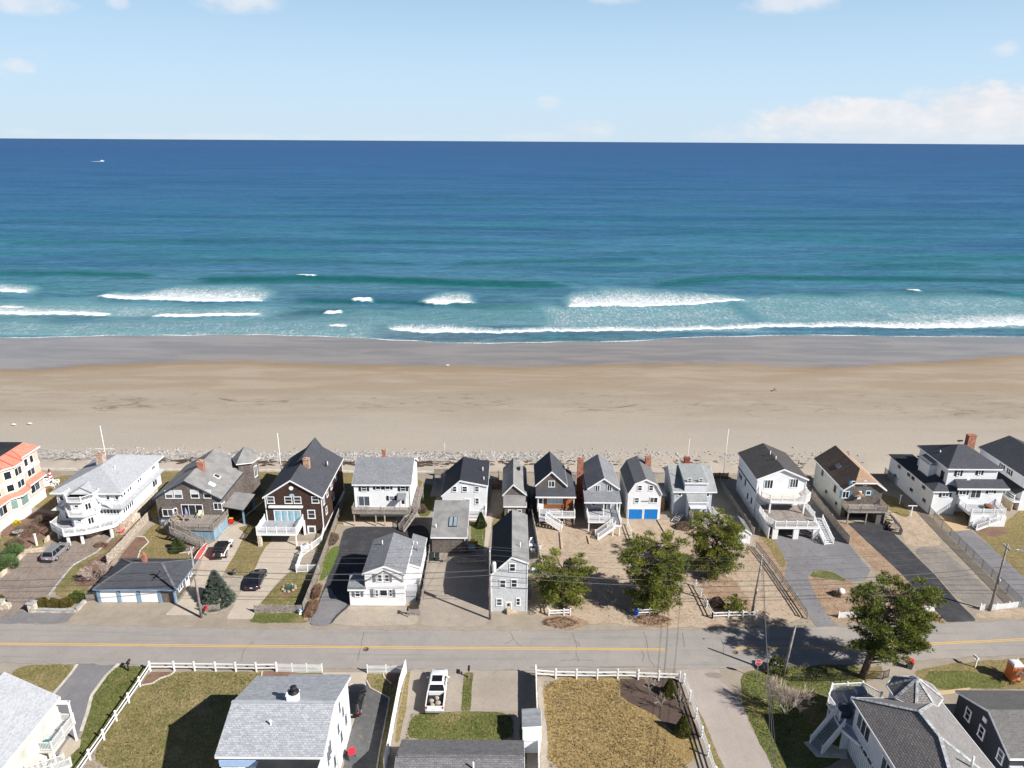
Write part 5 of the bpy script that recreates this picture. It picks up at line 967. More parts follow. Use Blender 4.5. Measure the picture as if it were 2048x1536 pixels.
for s, z, w in ((1.2, 4.4, .8), (3.4, 4.6, .9), (6.0, 4.6, .9), (9.2, 4.6, 1.0), (2.2, 2.2, .9), (6.8, 2.3, .9)): window(h, R_, s, z, w, 1.2, mid=True)
MB().box(-29.12, 98.2, 0, -28.96, 111.2, .55).build('base_board', trim, h)
dk = [(-38.1, 97.9), (-38.1, 94.0), (-32.1, 94.0), (-32.1, 97.9)]
deck(h, dk, 2.2, deck_comp, .32, trim, rails=[[(-38.05, 97.8), (-38.05, 94.05), (-32.15, 94.05), (-32.15, 97.8)]], rmat=vinyl, gap=.15, pgap=1.55, h=1.0, posts=[(-32.3, 94.2)], pmat=trim)
MB().box(-38.0, 93.9, 0, -37.5, 94.4, 1.9).build('stone_pier', palestone, h); garage_door(h, face(-37.7, 97.9, -29.1, 97.9), 2.6, .02, 4.4, 1.85, shut_grey)
MB().box(-32.05, 97.2, .02, -31.9, 97.85, 2.3).build('side_post', trim, h)

# white house with broad grey roof
h = root('beach_house', 'white clapboard house with broad grey side-gable roof and weathered street deck', 'house', -20.5, 105)
shell(h, [(101.4, 6.9), (105.7, 9.3), (110.0, 6.9)], -24.75, -16.0, 'x', 2.0, .3, .35, white_sid, roof_mid, trim); walls(h, rect(-24.6, 103.2, -16.2, 109.6), 0, 2.05, white_sid2, 'base_wall')
corners(h, [(-24.75, 101.4), (-16.0, 101.4)], 2.0, 6.4)
chimney(h, -20.7, 106.0, 8.8, 10.4, .55, .55, brick)
for X0, X1, n in ((932, 972, 2), (1232, 1272, 2)): wpx(h, 101.4, c2, X0, 508, X1, 545, n=1, mid=True, sh=shut_black, t=.06)
wpx(h, 101.4, c2, 1042, 508, 1080, 532, t=.06, sh=shut_black); wpx(h, 101.4, c2, 1115, 508, 1152, 532, t=.06, sh=shut_black)
wpx(h, 101.4, c2, 912, 582, 996, 660, n=2, name='sliding_door'); wpx(h, 101.4, c2, 1145, 582, 1184, 616, n=1, mid=True, sh=shut_black); dpx(h, 101.4, c2, 1232, 605, 1275, 678)
MB().loft([[(-17.9, 101.4, 5.15), (-16.6, 101.4, 5.15), (-16.6, 100.2, 4.55), (-17.9, 100.2, 4.55)], [(-17.9, 101.4, 5.27), (-16.6, 101.4, 5.27), (-16.6, 100.2, 4.67), (-17.9, 100.2, 4.67)]]).build('door_hood', roof_mid, h)
R_ = face(-16.0, 101.4, -16.0, 109.8)
for s, z in ((1.6, 4.6), (4.0, 6.5), (6.4, 4.6)): window(h, R_, s, z, .8, 1.2, mid=True)
dk = [(-25.0, 101.4), (-25.0, 100.0), (-16.0, 100.0), (-16.0, 101.4)]
deck(h, dk, 2.55, deck_grey, .3, wood_grey, rails=[[(-25, 101.3), (-25, 100.05), (-16.0, 100.05)]], rmat=wood_grey, gap=.16, h=.85, posts=[(-24.8, 100.2), (-21.4, 100.2), (-20.0, 100.2), (-16.9, 100.2)], pmat=wood_tan)
stair(h, (-17.2, 98.7, 0), (-15.2, 100.9, 2.45), 1.1, deck_grey, wood_grey); 
deck(h, [(-16.0, 101.4), (-16, 109), (-14.9, 109.0), (-14.9, 100.4), (-15.6, 100.4)], 2.5, deck_grey, .25, wood_grey, rails=[[(-14.95, 108.9), (-14.95, 101.2)]], rmat=wood_grey, posts=[(-15, 104.5), (-15, 108.8)])
for s in (1.4, 3.6, 6.2): window(h, face(-24.6, 103.2, -16.2, 103.2), s, .9, 1.0, .6)

# white saltbox cottage
h = root('beach_house', 'small white cottage with black lopsided roof and stoop beside a cone shrub', 'house', -7.5, 108)
shell(h, [(-11.2, 3.6), (-8.3, 6.25), (-4.0, 5.4)], 103.9, 112.6, 'y', 0, .2, .25, white_sid2, roof_black, trim)
for X0, X1 in ((1628, 1665), (1706, 1746), (1802, 1836)): wpx(h, 103.9, c2, X0, 508, X1, 550, mid=True)
dpx(h, 103.9, c2, 1724, 604, 1768, 690); wpx(h, 103.9, c2, 1806, 598, 1836, 645, mid=True); wpx(h, 103.9, c2, 1732, 608, 1760, 642, t=.05)
pipe(h, -4.8, 108.6, 5.4, 6.4); pipe(h, -4.5, 105.4, 5.3, 6.2)
deck(h, [(-6.9, 103.9), (-6.9, 102.2), (-4.1, 102.2), (-4.1, 103.9)], .75, deck_comp, .2, vinyl, rails=[[(-6.85, 102.25), (-4.15, 102.25), (-4.15, 103.8)]], rmat=vinyl)
MB().box(-6.85, 102.3, 0, -4.2, 103.8, .55).build('stoop_skirt', vinyl, h); stair(h, (-7.9, 102.9, 0), (-6.9, 102.9, .7), 1.0, deck_comp, vinyl, rails=())
# small grey cottage behind
h = root('beach_house', 'low grey shingled cottage with pale gable roof behind the tall narrow house', 'house', .4, 107)
shell(h, [(-1.3, 3.7), (.3, 5.5), (2.4, 3.7)], 104.2, 113.8, 'y', 0, .25, .25, shing_brown, rub_grey, trim)
shell(h, [(102.0, 2.75), (104.2, 3.4)], -1.1, 2.3, 'x', 0, .15, .2, shing_brown, rub_grey, trim)
window(h, face(-1.1, 102, 2.3, 102), 2.4, 1.2, .8, .9, mid=True); door(h, face(-1.1, 102, 2.3, 102), 1.1, .02, .85, 1.95, wood_brown)
MB().box(1.0, 110.4, 4.95, 1.5, 111.2, 5.3).build('roof_vent', shut_black, h)
# brown gable house
h = root('beach_house', 'brown shingled gable house with red cedar porch and white stair', 'house', 6.8, 104)
shell(h, [(4.0, 5.6), (6.45, 7.95), (8.85, 5.6)], 103.9, 111.2, 'y', 0, .25, .25, shing_brown, roof_dark, trim)
walls(h, rect(4.2, 103.0, 9.9, 110.6), 0, 4.5, shing_red)
MB().loft([[(3.9, 101.9, 4.45), (10.25, 101.9, 4.45), (10.25, 104.1, 5.0), (3.9, 104.1, 5.0)], [(3.9, 101.9, 4.57), (10.25, 101.9, 4.57), (10.25, 104.1, 5.12), (3.9, 104.1, 5.12)]]).build('porch_roof', roof_dark, h)
MB().loft([[(8.7, 104.1, 5.3), (10.2, 104.1, 4.6), (10.2, 110.8, 4.6), (8.7, 110.8, 5.3)], [(8.7, 104.1, 5.44), (10.2, 104.1, 4.74), (10.2, 110.8, 4.74), (8.7, 110.8, 5.44)]]).build('side_roof', roof_dark, h)
wpx(h, 103.9, c3, 984, 466, 1036, 514, n=2); MB().box(3.85, 101.8, 4.27, 10.3, 101.9, 4.48).build('fascia', trim, h)
wpx(h, 103.0, c3, 976, 596, 1098, 642, n=4, gl=blind_m); MB().box(4.15, 102.9, 1.75, 5.2, 103.02, 4.4).build('porch_panel', greyblue_sid, h); door(h, face(4.2, 102.9, 9.8, 102.9), .5, 1.77, .8, 2.0, trim)
MB().box(8.3, 102.88, 1.75, 9.9, 103.01, 4.35).build('porch_panel', plain('rust_red_panel', (.30, .10, .04), .7, .2, .3), h)
for x in (4.3, 10.0): MB().box(x - .06, 102.0, 1.75, x + .06, 102.12, 4.4).build('porch_post', trim, h)
dk = [(4.4, 103.0), (4.4, 100.4), (10.1, 100.4), (10.1, 103.0)]
deck(h, dk, 1.75, deck_comp, .25, trim, rails=[[(6.0, 100.45), (10.05, 100.45), (10.05, 102.9)], [(4.45, 102.9), (4.45, 100.45)]], rmat=vinyl, posts=[(4.5, 100.5), (5.7, 100.5), (7.7, 100.5), (10.0, 100.5)], pmat=wood_tan, gap=.13)
stair(h, (8.0, 99.4, 0), (5.5, 99.9, 1.7), 1.05, deck_comp, vinyl, gap=.13); MB().box(4.4, 99.35, 1.5, 5.7, 100.38, 1.74).build('landing', deck_comp, h)
# grey gable house
h = root('beach_house', 'grey clapboard gable house with covered porch and white deck stair', 'house', 14.2, 103)
shell(h, [(12.3, 5.5), (14.75, 7.25), (17.2, 5.5)], 103.0, 111.8, 'y', 0, .25, .2, grey_sid, roof_mid, trim); walls(h, rect(11.9, 102.5, 17.0, 111), 0, 4.6, grey_sid)
MB().loft([[(11.5, 100.4, 4.3), (17.3, 100.4, 4.3), (17.3, 103.2, 4.95), (11.5, 103.2, 4.95)], [(11.5, 100.4, 4.42), (17.3, 100.4, 4.42), (17.3, 103.2, 5.07), (11.5, 103.2, 5.07)]]).build('porch_roof', roof_mid, h); MB().box(11.45, 100.32, 4.15, 17.35, 100.4, 4.35).build('fascia', trim, h)
wpx(h, 103.0, c3, 1342, 498, 1384, 550, n=2); wpx(h, 103.0, c3, 1434, 496, 1476, 546, n=2); wpx(h, 102.5, c3, 1316, 634, 1352, 658); wpx(h, 102.5, c3, 1402, 634, 1468, 690, n=2, name='sliding_door')
for x in (14.6, 17.1): MB().box(x - .07, 100.5, 1.95, x + .07, 100.65, 4.25).build('porch_post', trim, h)
chimney(h, 11.5, 108.8, 0, 7.9, .95, .8, brick)
dk = [(12.0, 102.5), (12.0, 98.6), (15.7, 98.6), (15.7, 97.5), (17.0, 97.5), (17.0, 102.5)]
deck(h, dk, 1.95, deck_comp, .25, trim, rails=[[(12.05, 102.4), (12.05, 98.65), (15.3, 98.65)], [(16.95, 97.6), (16.95, 102.4)]], rmat=vinyl, posts=[(12.15, 98.8), (15.8, 97.7), (16.8, 97.7), (15.2, 98.8)], pmat=trim, gap=.13)
stair(h, (13.2, 97.0, 0), (15.9, 97.7, 1.85), 1.1, deck_comp, vinyl, gap=.13)
# white gambrel with blue garage doors
h = root('beach_house', 'white gambrel house with bright blue garage doors', 'house', 21.5, 107)
shell(h, [(18.75, 4.6), (19.7, 6.3), (21.45, 7.1), (23.1, 6.3), (24.1, 4.6)], 103.0, 111.6, 'y', 0, .2, .15, white_sid2, roof_grey, trim)
for X0, Y0, X1, Y1 in ((287, 500, 326, 541), (373, 500, 412, 541), (262, 594, 302, 637)): wpx(h, 103.0, c4, X0, Y0, X1, Y1, mid=True)
wpx(h, 103.0, c4, 380, 592, 446, 635, n=2); gpx(h, 103.0, c4, 217, 684, 326, 762, blue_door, fr=trim); gpx(h, 103.0, c4, 336, 684, 444, 760, blue_door, fr=trim)
chimney(h, 22.9, 109.6, 6.2, 7.9, .9, .8, brick, False)
wl = [0, .16, .3, .46, .58, .72, .86]; nb = MB()
xa, za = AY(103, *c4(317, 627)); 
for k, q in enumerate(wl): nb.box(xa + q * 1.25, 102.95, za, xa + q * 1.25 + .11, 102.99, za + .17)
nb.build('house_sign', shut_grey, h); L_ = face(18.75, 111.6, 18.75, 103); window(h, L_, 7.2, 3.0, .6, .8); window(h, L_, 3.5, 3.0, .6, .8)
walls(h, rect(24.15, 105.4, 25.3, 109), 0, 3.0, wood_brown, 'side_shed'); MB().box(24.15, 105.2, 3.0, 25.5, 109.2, 3.1).build('side_shed_roof', roof_green, h)
# pale blue-grey house
h = root('beach_house', 'pale blue-grey house with green-grey roof, street dormer and weathered deck', 'house', 29.5, 107)
walls(h, rect(26.5, 104.2, 32.6, 111.8), 0, 4.6, greyblue_sid); 
shell(h, [(104.2, 4.55), (108.8, 6.7), (112.6, 4.55)], 26.3, 33.1, 'x', 4.4, .15, .35, greyblue_sid, roof_green, trim)
shell(h, [(103.95, 6.05), (108.8, 6.95)], 28.0, 31.6, 'x', 4.3, .12, .2, lav_sid, roof_green, trim); 
shell(h, [(102.5, 3.45), (104.2, 4.15)], 28.5, 31.4, 'x', 0, .15, .2, greyblue_sid, roof_green, trim); MB().box(28.6, 101.6, 2.6, 31.2, 102.5, 2.7).build('awning', blind_m, h)
cq = _crop(1300, 900, 10.2375)
for X0, X1 in ((765, 855), (995, 1085)): wpx(h, 103.95, cq, X0, 575, X1, 662, mid=True, t=.06)
wpx(h, 104.2, cq, 565, 840, 655, 940, mid=True); wpx(h, 104.2, cq, 1150, 835, 1225, 950, mid=True)
L_ = face(26.5, 111.8, 26.5, 104.2)
for s in (1.2, 3.4, 5.9): window(h, L_, s, 2.4, .6, 1.0, mid=True)
chimney(h, 29.4, 109.4, 6.2, 7.9, .85, .75, brick_dark, False); pipe(h, 27.3, 106.6, 5.6, 7.0, .05, shut_black)
dk = [(28.6, 102.5), (28.6, 100.4), (31.6, 100.6), (31.6, 102.5)]
d = deck(h, dk, 1.55, deck_grey, .3, wood_grey, rails=[dk], rmat=wood_grey, gap=.15, h=.85); MB().prism([(28.66, 102.4), (28.66, 100.5), (31.54, 100.7), (31.54, 102.4)], 0, 1.25).build('deck_skirt', planks('grey_deck_skirting', (.33, .32, .31), (.42, .41, .40), .16), d)
stair(h, (33.2, 100.2, 0), (32.0, 102.3, 1.5), .9, deck_grey, lav_sid); stair(h, (26.2, 101.8, 0), (27.6, 103.4, .9), 1.0, deck_comp, trim, rails=())
# large white gable with two decks
h = root('beach_house', 'large white gable house with two stacked white decks over a carport', 'house', 43.6, 106)
shell(h, [(39.6, 6.95), (43.5, 8.65), (47.4, 6.95)], 103.9, 113.6, 'y', 0, .3, .3, white_sid2, shingle('brownish_charcoal_shingles', (.062, .056, .056), (.10, .093, .092), .3, .15, .3), trim)
MB().box(39.5, 103.8, 4.35, 39.6, 113.6, 4.5).build('belt_course', shut_black, h); corners(h, [(39.6, 103.9), (47.4, 103.9)], 0, 6.9)
wpx(h, 103.9, c4, 1256, 458, 1334, 526, n=3, name='sliding_door'); wpx(h, 103.9, c4, 1452, 450, 1528, 518, n=3, name='sliding_door')
wpx(h, 103.9, c4, 1262, 640, 1300, 700, n=2, name='sliding_door'); window(h, face(39.6, 103.9, 47.4, 103.9), 5.2, 2.5, 1.8, 1.7, 2, name='sliding_door')
L_ = face(39.6, 113.6, 39.6, 103.9)
for s, z, w, n in ((1.8, 2.9, 2.0, 3), (4.4, 3.1, .5, 1), (6.2, 1.5, .5, .5), (8.2, 1.7, .5, 1)): window(h, L_, s, z, w, 1.0, int(max(1, n)), mat=shut_grey if w < 1 else trim)
pipe(h, 43.2, 109.4, 8.2, 9.3); pipe(h, 43.4, 107.3, 8.2, 9.3)
dk = [(40.0, 103.9), (40.0, 102.6), (41.0, 101.2), (46.4, 101.0), (47.6, 102.2), (47.6, 103.9)]
deck(h, dk, 4.35, deck_tan, .4, trim, rails=[dk], rmat=vinyl, gap=.15, pgap=1.9, posts=[(41.1, 101.4), (46.4, 101.2)], pmat=trim, pw=.22, pz=2.1)
dk = [(39.7, 103.9), (39.7, 98.6), (40.5, 96.9), (47.2, 96.9), (47.6, 103.9)]
deck(h, dk, 2.15, deck_grey, .3, trim, rails=[[(39.7, 103.8), (39.7, 98.6), (40.5, 96.95), (47.1, 96.95)], [(47.6, 99.8), (47.6, 103.8)]], rmat=vinyl, gap=.15, pgap=1.8)
for x in (40.7, 43.9, 46.9): MB().box(x - .42, 96.95, 0, x + .42, 97.3, 1.86).build('carport_pier', white_sid, h)
MB().box(39.72, 97.2, 0, 39.9, 103.9, 1.85).build('carport_side', white_sid2, h); stair(h, (48.4, 95.4, 0), (47.9, 98.9, 2.1), 1.4, vinyl, vinyl)
MB().box(47.15, 98.8, 1.9, 48.8, 99.9, 2.12).build('landing', deck_comp, h); door(h, face(39.9, 103.85, 47.4, 103.85), 5.6, .02, .9, 1.95, trim); window(h, face(39.9, 103.85, 47.4, 103.85), 2.5, .9, 1.2, .8, 2)
# tan house with blue shutters
h = root('beach_house', 'weathered house with brown clipped-gable roof and teal blue shutters', 'house', 56.5, 108)
MB().prism(rect(53.9, 104.2, 60.1, 115.4), 0, 5.15).build('wall', cream_sid, h); MB().loft([[(x, y, z) for x, z in ((53.93, 0), (60.07, 0), (60.07, 5.1), (58.55, 6.2), (55.45, 6.2), (53.93, 5.1))] for y in (104.05, 104.19)]).build('front_wall', shing_brown, h)
MB().poly([(53.93, 115.4, 5.15), (60.07, 115.4, 5.15), (57, 115.4, 7.3)]).build('wall', cream_sid, h)
zr_ = lambda x: 4.95 + (3.5 - abs(x - 57)) * .7286
for sx, mt, nm in ((-1, roof_brown, 'roof'), (1, roof_tan, 'tan_roof')):  # left slope dark brown, right slope tan
    q_ = [(57 + sx * 3.5, 103.7), (57 + sx * 1.75, 103.7), (57, 106.4), (57, 115.8), (57 + sx * 3.5, 115.8)]; MB().loft([[(x, y, zr_(x) + d) for x, y in q_] for d in (0, .13)]).build(nm, mt, h)
MB().loft([[(x, y, z + d) for x, y, z in ((55.25, 103.7, zr_(55.25)), (58.75, 103.7, zr_(58.75)), (57, 106.4, zr_(57)))] for d in (.002, .135)]).build('clipped_gable_roof', roof_tan, h)
b = MB()
for u_, v_ in (((53.5, 103.66), (55.25, 103.66)), ((55.25, 103.66), (58.75, 103.66)), ((58.75, 103.66), (60.5, 103.66)), ((53.47, 103.7), (53.47, 115.8)), ((60.53, 103.7), (60.53, 115.8))): b.beam((*u_, zr_(min(60.5, max(53.5, u_[0]))) + .02), (*v_, zr_(min(60.5, max(53.5, v_[0]))) + .02), .07, .2)
b.build('fascia', trim, h)
for X0, Y0, X1, Y1 in ((545, 468, 578, 505), (638, 466, 670, 502), (472, 545, 535, 598), (655, 542, 700, 575)): wpx(h, 104.05, c5, X0, Y0, X1, Y1, mid=X1 - X0 < 40, n=1 if X1 - X0 < 50 else 2, sh=blue_shut)
dpx(h, 104.05, c5, 590, 545, 628, 608, trim); MB().loft([[(56.1 + t, y, z) for t, z in ((-.9, 4.15), (.9, 4.15), (0, 4.75))] for y in (103.2, 104.04)]).build('door_hood', roof_tan, h)
L_ = face(53.9, 115.4, 53.9, 104.2)
for s, z, w, hh in ((3.0, 3.4, .7, 1.0), (8.2, 2.9, .8, 1.2), (5.4, 1.3, .7, .5), (9.4, 1.2, .7, .5)): window(h, L_, s, z, w, hh, mat=shut_grey)
MB().loft([[(55.2 + u, y + 0, 6.34 + u * .7286 + d) for u, y in ((-.3, 109.4), (.3, 109.4), (.3, 110.6), (-.3, 110.6))] for d in (0, .12)]).build('skylight', shut_grey, h)
dk = [(53.8, 104.1), (53.8, 101.6), (60.0, 101.6), (60.0, 104.1)]
deck(h, dk, 2.35, deck_grey, .25, wood_grey, rails=[dk], rmat=wood_grey, gap=.14, posts=[(53.95, 101.75), (56.9, 101.75), (59.85, 101.75)], pmat=wood_grey)
walls(h, rect(58.6, 101.9, 59.9, 104), 0, 2.1, shing_brown, 'base_wall'); MB().box(54.6, 104.0, .02, 58, 104.1, 2.0).build('painted_dark_opening', shut_black, h)  # solid black panel: the dark under the deck put in as colour
# large white house with hip roofs
h = root('beach_house', 'large white rambling house with dark hip roofs and tall brick chimney', 'house', 75, 109)
walls(h, rect(69.0, 105.0, 73.0, 119.0), 0, 4.25, white_sid2); walls(h, rect(73.0, 106.0, 80.2, 117.5), 0, 4.6, white_sid2); 
walls(h, rect(71.3, 106.0, 79.4, 114.6), 4.2, 7.95, white_sid2, 'upper_wall'); walls(h, rect(70.0, 109.0, 71.4, 112), 4.2, 7.0, white_sid2, 'dormer_wall')
hip(h, 71.3, 106.0, 79.4, 114.6, 7.9, (74.8, 110.3), (75.8, 110.3), 10.2, .45, roof_dark, trim); MB().loft([[(69.8, 108.8, 7.2), (69.8, 112.2, 7.2), (74, 112.2, 8.9), (74, 108.8, 8.9)], [(69.8, 108.8, 7.32), (69.8, 112.2, 7.32), (74, 112.2, 9.02), (74, 108.8, 9.02)]]).build('dormer_roof', roof_mid, h)
hip(h, 69.0, 105.0, 73.0, 112.2, 4.25, (71.2, 107.3), (71.2, 110.5), 5.3, .35, roof_dark, trim)
MB().box(68.7, 112.2, 4.27, 73.0, 119.3, 4.42).build('flat_roof', rub_black, h); MB().box(72.9, 113.5, 4.7, 80.4, 117.8, 4.82).build('flat_roof', roof_black, h)
MB().loft([[(72.2, 104.2, 5.15), (80.6, 104.2, 5.15), (80.4, 106.0, 5.9), (72.6, 106.0, 5.9)], [(72.2, 104.2, 5.27), (80.6, 104.2, 5.27), (80.4, 106.0, 6.02), (72.6, 106.0, 6.02)]]).build('porch_roof', roof_dark, h); MB().box(72.15, 104.1, 4.95, 80.65, 104.2, 5.2).build('fascia', trim, h)
walls(h, rect(73.0, 104.6, 80.0, 106.0), 2.1, 5.2, white_sid2, 'porch_wall')
cw = _crop(1760, 870, 7.111)
for X0, Y0, X1, Y1 in ((1085, 495, 1150, 580), (1388, 485, 1448, 565)): wpx(h, 106.0, cw, X0, Y0, X1, Y1, mid=True, sh=shut_black)
wpx(h, 105.0, cw, 870, 810, 990, 878, n=2, sh=shut_black); wpx(h, 104.6, cw, 1110, 785, 1235, 850, n=2, sh=shut_black); wpx(h, 104.6, cw, 1270, 775, 1450, 895, n=2, name='sliding_door'); wpx(h, 104.6, cw, 1535, 755, 1625, 828, n=2, sh=shut_black)
L_ = face(69.0, 119, 69.0, 105)
for s, z in ((2.5, 1.2), (8.0, 1.2), (12.0, 1.3), (3.2, 3.3), (6.4, 3.3), (7.8, 3.3), (11.2, 3.3)): window(h, L_, s, z, .9, .55, mat=shut_grey)
window(h, face(71.3, 108.9, 71.3, 106), 1.6, 5.5, .9, 1.3, 2, mat=shut_black); pipe(h, 72.2, 110.5, 7.9, 9.1, .09); chimney(h, 79.0, 113.6, 6.0, 10.6, 1.3, .9, brick, False)
MB().lathe(75.0, 110.4, [(.02, 9.9), (.02, 10.9)], 6).beam((74.6, 110.4, 10.9), (75.5, 110.4, 10.95), .06, .28).build('weathervane', shut_black, h)
MB().lathe(74.6, 105.6, [(.3, 5.6), (.3, 5.65)], 12).build('satellite_dish', trim, h) if False else MB().loft([[(74.7 + .3 * math.cos(t), 105.85 - d, 5.95 + .3 * math.sin(t)) for t in [i * math.pi / 6 for i in range(12)]] for d in (0, .1)]).build('satellite_dish', trim, h)
dk = [(73.2, 104.6), (73.2, 101.2), (78.6, 101.2), (79.2, 104.6)]
deck(h, dk, 2.15, deck_comp, .35, trim, rails=[[(73.25, 104.5), (73.25, 101.25), (78.55, 101.25), (79.15, 104.5)]], rmat=vinyl, gap=.15); MB().box(73.2, 101.15, 0, 78.9, 101.3, 1.8).build('garden_wall', white_sid, h); MB().box(78.6, 101.3, 0, 78.75, 104.5, 1.8).build('garden_wall', white_sid, h)
stair(h, (73.6, 100.4, 0), (77.3, 100.6, 1.7), .95, deck_comp, vinyl); MB().box(69.0, 104.95, .02, 69.2, 105.0, 4.1).build('corner_board', trim, h)
# white house at the right edge
h = root('beach_house', 'white house with dark roof and black shutters cut off at the right edge', 'house', 90, 114)
shell(h, [(84.6, 6.2), (89.4, 8.3), (94.5, 6.2)], 106.5, 118.5, 'y', 0, .3, .3, white_sid2, roof_dark, trim)
MB().loft([[(83.2, 106.0, 3.3), (84.7, 106.0, 4.1), (84.7, 118, 4.1), (83.2, 118, 3.3)], [(83.2, 106.0, 3.42), (84.7, 106.0, 4.22), (84.7, 118, 4.22), (83.2, 118, 3.42)]]).build('porch_roof', rub_black, h)
MB().box(83.3, 106.3, 0, 83.5, 114, 1.7).build('lower_wall', tan_sid, h); L_ = face(84.6, 118.5, 84.6, 106.5)
for s in (6.2, 8.2): window(h, L_, s, 4.75, .7, 1.1, mid=True); shutters(h, L_, s, 4.75, .7, 1.1, shut_black, .3)
deck(h, rect(83.3, 106.2, 84.6, 115), 1.9, deck_comp, .25, trim, rails=[[(83.35, 114.9), (83.35, 106.25)]], rmat=vinyl, balus=False)
# ------------------------------------------------------------------ buildings between the beach row and the road
def gp(c, X, Y): return G(*c(X, Y))
h = root('garage', 'low hip-roofed garage with three white doors and blue pilasters', 'garage', -49, 83)
walls(h, rect(-54.1, 80.1, -44.2, 86.4), 0, 2.2, shing_brown)
hip(h, -54.1, 80.1, -44.2, 86.4, 2.2, (-51.0, 83.2), (-47.0, 83.3), 3.9, .5, roof_dark, blue_trim, caps=plain('dull_ridge_caps', (.15, .15, .16), .85, .2, .3, 2))
for X0, X1 in ((782, 915), (935, 1062), (1090, 1225)): gpx(h, 80.1, c1, X0, 1306, X1, 1398, vinyl, fr=blue_trim, rows=4)
for X in (770, 925, 1075, 1238): x = AY(80.1, *c1(X, 1400))[0]; MB().box(x - .16, 79.95, 0, x + .16, 80.09, 2.15).build('pilaster', blue_trim, h)
MB().box(-44.4, 79.98, 0, -44.1, 80.3, 2.15).build('pilaster', blue_trim, h); chimney(h, -49.4, 83.6, 3.4, 5.0, .5, .5, brick, True)
R_ = face(-44.2, 80.1, -44.2, 86.4); window(h, R_, 1.6, .9, 1.3, .9, 2, grid=(2, 2)); door(h, R_, 3.6, .02, .9, 1.95, trim); window(h, R_, 5.0, .9, 1.0, .9, 2)

h = root('cottage', 'small white cottage with slate shutters and cross gable right by the road', 'house', -17, 83)
walls(h, rect(-19.0, 79.8, -13.9, 87.8), 0, 4.5, white_sid); 
shell(h, [(-19.0, 4.9), (-16.4, 5.95), (-13.9, 4.9)], 79.8, 87.8, 'y', 4.5, .15, .3, white_sid, roof_mid, trim)
b = MB(); b.beam((-16.4, 79.72, 5.3), (-18.9, 79.72, 3.7), .1, .13).beam((-16.4, 79.72, 5.3), (-13.95, 79.72, 3.7), .1, .13); b.build('gable_trim', plain('grey_wood_trim', (.20, .17, .15), .8, .2, .2), h)
shell(h, [(79.7, 2.6), (81.4, 3.35), (83.1, 2.6)], -21.1, -19.0, 'x', 0, .15, .25, white_sid, roof_mid, trim)
shell(h, [(-13.9, 4.3), (-12.3, 3.75)], 83.0, 90.3, 'y', 0, .1, .2, white_sid, roof_mid, trim); MB().box(-14.0, 79.7, 4.2, -13.8, 83, 4.5).build('fascia', trim, h)
for X0, X1 in ((1058, 1090), (1112, 1145)): wpx(h, 79.8, c2, X0, 1186, X1, 1240, mid=True, t=.07)
for X in (1034, 1158): x, z = AY(79.8, *c2(X, 1242)); MB().box(x - .17, 79.72, z, x + .17, 79.8, z + 1.15).build('shutter', shut_grey, h)
wpx(h, 79.7, c2, 884, 1302, 922, 1356, mid=True, sh=shut_grey); wpx(h, 79.8, c2, 1040, 1302, 1062, 1356, mid=True, t=.06); wpx(h, 79.8, c2, 1074, 1302, 1132, 1350, t=.07); wpx(h, 79.8, c2, 1146, 1300, 1168, 1354, mid=True, t=.06)
for X in (1018, 1184): x, z = AY(79.8, *c2(X, 1358)); MB().box(x - .18, 79.72, z, x + .18, 79.8, z + 1.15).build('shutter', shut_grey, h)
pipe(h, -17.6, 85.6, 5.4, 6.2); pipe(h, -13.0, 86.4, 3.9, 5.6, .1, steel); pipe(h, -13.6, 85.0, 4.1, 5.0); R_ = face(-12.3, 83, -12.3, 90.3); window(h, R_, 1.5, 1.6, .8, 1.1, mid=True)
walls(h, rect(-13.85, 80.6, -12.6, 82.4), 0, 1.5, plain('grey_storage_box', (.36, .36, .38), .6), 'bulkhead')
MB().box(-18.95, 79.72, 0, -13.95, 79.79, .35).build('base_board', trim, h)

h = root('outbuilding', 'shingled outbuilding with grey shed roof and double skylight', 'building', -9, 95)
shell(h, [(92.5, 2.75), (99.4, 4.75)], -11.7, -6.6, 'x', 0, .15, .25, shing_brown, rub_grey, trim)
for dx in (0, .66):
    x = -9.05 + dx; z = lambda y: 2.9 + (y - 92.5) * .29; s = MB().loft([[(x - .3, 94.2, z(94.2) + d), (x + .3, 94.2, z(94.2) + d), (x + .3, 96.1, z(96.1) + d), (x - .3, 96.1, z(96.1) + d)] for d in (-.02, .12)]).build('skylight', dark_trim, h)
    MB().loft([[(x - .24, 94.28, z(94.28) + d), (x + .24, 94.28, z(94.28) + d), (x + .24, 96.02, z(96.02) + d), (x - .24, 96.02, z(96.02) + d)] for d in (.1, .14)]).build('pane', plain('skylight_glass', (.26, .31, .35), .12, .5), s)
pipe(h, -11.2, 94.0, 3.1, 4.0); MB().box(-6.6, 93.2, .02, -6.5, 95.6, 2.3).build('side_trim', trim, h); MB().box(-6.9, 92.35, 2.1, -6.7, 92.5, 2.4).build('wall_lamp', trim, h)

